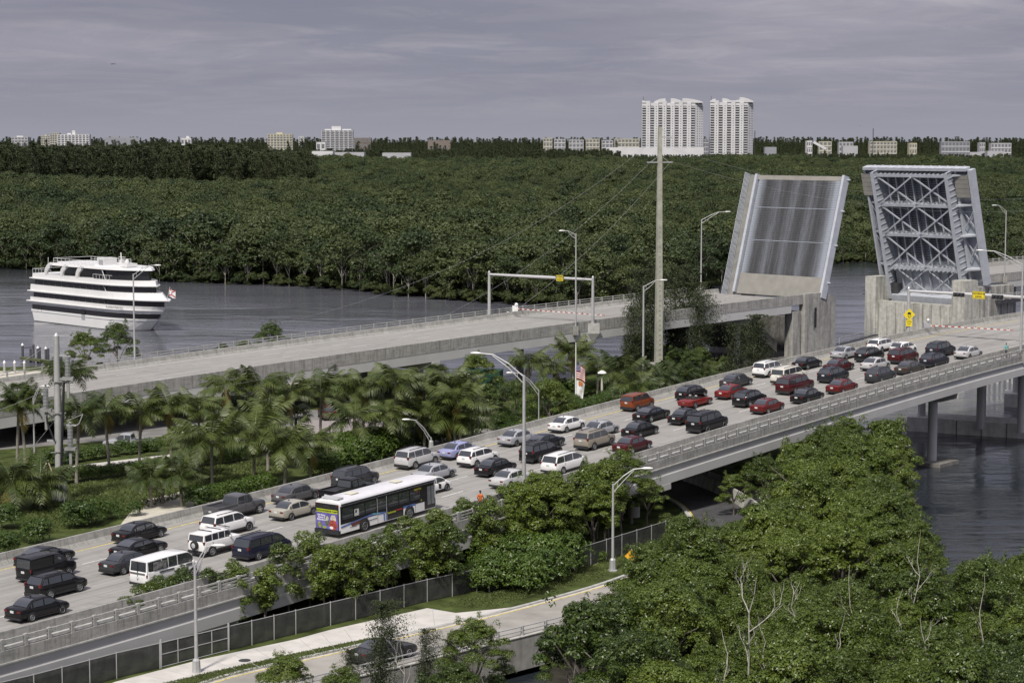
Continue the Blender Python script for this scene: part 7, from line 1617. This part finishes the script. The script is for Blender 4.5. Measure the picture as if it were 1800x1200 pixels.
# wind-bent bare-branched bushes on the far bank behind the empty bridge
for px,py,s,lb in ((150,640,1.05,'wind-bent dark bush behind the empty bridge beside the dock'),(205,636,1.1,'second wind-bent bush behind the empty bridge below the boat'),(430,620,.8,'small windswept bush behind the empty bridge railing'),(475,616,.9,'thin windswept shrub behind the empty bridge railing'),(390,622,.6,'low shrub behind the railing left of the windswept ones')):
    p=at(px,py,2.);i=int(px)%6;t=tree('windswept_bush',NEARC[i],NEART[i],p.x,p.y,-.6,s*1.1,R4.uniform(0,6.3),lb,None)
# palms
PL=[(120,668,8.5,1.,'palm whose head shows right behind the utility pole'),(132,735,7.,1.,'palm directly right of the utility pole'),(42,722,6.,.95,'palm by the small lamp at the left edge'),(28,712,6.5,.9,'palm behind the one by the small lamp'),(22,858,2.2,1.3,'big low palm beyond the barrier at the left edge'),(70,860,2.,1.1,'low palm just left of the utility pole foot'),
(190,728,6.5,1.,'palm first right of the utility pole with a clear slim trunk'),(243,732,6.,1.,'palm with yellowing fronds behind the sandy lawn'),(300,722,6.5,1.,'palm behind the hedge in front of the dark red car'),(345,728,6.,1.,'palm right of the one before the dark red car'),(372,782,4.5,1.3,'large shaggy palm with long hanging fronds'),(335,790,3.,1.,'low palm beside the large shaggy one'),
(405,690,7.5,1.05,'palm just under the edge of the empty bridge, left'),(462,688,7.5,1.15,'windblown palm under the edge of the empty bridge'),(515,698,7.,1.,'palm head below the bridge girder joint'),(562,695,6.,1.05,'palm before the white pickup under the bridge'),(600,690,6.,1.,'palm right of the white pickup'),(640,692,7.,1.1,'palm in the middle of the park row'),(700,682,8.,1.1,'tall slim palm in the middle of the park row'),
(742,690,7.,1.1,'palm near the bridge column'),(790,690,7.,1.15,'pale green palm near the right end of the row'),(810,715,6.,1.1,'rightmost palm of the dense group'),(445,770,5.,1.15,'palm in the second row over the lawn'),(500,790,4.,1.1,'palm close above the far barrier left of the bus'),(470,740,5.5,1.,'palm between the first and second rows'),(545,795,3.5,1.,'short palm close above the far barrier'),
(620,745,4.5,1.1,'palm beside the plaza'),(680,740,4.5,1.05,'short palm right of the plaza'),(745,735,4.5,1.1,'palm behind the shrubs above the bus'),(800,745,4.,1.2,'bright green windblown palm by the park road'),(830,740,3.5,1.,'low palm at the corner of the park road'),(285,840,2.6,.9,'young palm with yellow fronds on the sandy patch'),(265,850,2.4,.8,'smaller young palm on the sandy patch'),(318,845,2.6,.85,'young palm with a bare stem at the sandy patch'),
(925,648,6.5,.95,'palm in front of the bridge column by the water'),(1008,630,4.4,1.15,'broad palm behind the flags'),(975,657,3.8,.9,'palm left of the flagpole by the water'),(1050,652,4.,1.,'palm behind the white topped lamp'),(1095,665,5.,1.15,'palm left of the park lamp and tall pole'),(1120,690,3.5,1.05,'low palm by the barrier left of the tall pole'),(1195,672,3.5,1.1,'low palm by the barrier right of the tall pole'),(1235,672,3.,1.,'low palm farther right by the barrier'),(1165,672,4.,.9,'palm at the foot of the tall square pole')]
for a in PL: palm(a[0],a[1]-8,a[2]+.4,a[3]*1.02,*a[4:])
for px,py,h,s,lb in ((520,735,4.,1.1,'fan palm cluster in the middle of the park'),(420,745,4.,1.1,'round-headed fan palm behind the large shaggy palm'),(480,725,4.2,1.,'fan palm between coconut palms'),(30,690,6.,.9,'fan palm head at the left edge'),(770,660,5.,1.1,'fan palm near the bridge column')): palm(px,py,h,s,lb,kind='fan',nf=26,group='fan palms in the park')
# grass tufts on the verge and lawn
def tufts(poly_,n,z,size,label):
    P=[];k=0
    xs_=[p[0] for p in poly_];ys_=[p[1] for p in poly_]
    while len(P)<n and k<n*8:
        k+=1;x,y=R4.uniform(min(xs_),max(xs_)),R4.uniform(min(ys_),max(ys_))
        if inpoly(x,y,poly_): q=at(x,y,z);P.append((q.x,q.y,z+size*.3))
    P=np.array(P);nr=np.random.default_rng(1).normal(size=P.shape)*np.array([1,1,.3]);o=inst('grass',leaf_mesh('grass',L_grass,P,nr,size,.35,3));tag(o,label,'grass',kind='stuff')
tufts([(760,1066),(870,1066),(1000,1030),(1060,1015),(1100,990),(1165,955),(1170,948),(1010,1000),(860,1042)],5000,.06,.16,'mown grass verge between the fence and the ramp')
tufts([(60,880),(130,850),(430,812),(520,830),(340,870),(110,930),(20,960)],9000,.05,.30,'rough lawn beyond the far barrier on the left')
tufts([(285,1200),(350,1184),(520,1147),(646,1121),(700,1117),(600,1142),(458,1173),(330,1208)],3500,.14,.12,'grass strip between sidewalk and kerb')
# ------------------------------------------------------------------ drop the unused vehicle patterns
for k,t in PROTO.items():
    for c in KIDS.get(t.name,[]):
        for g_ in KIDS.get(c.name,[]): bpy.data.objects.remove(g_)
        bpy.data.objects.remove(c)
    bpy.data.objects.remove(t)


for o in bpy.data.objects:
    if o.name.split('.')[0] in ('windows','openings','end_windows','balcony_openings','balcony_parapets','balcony_edges'): o['kind']='stuff'
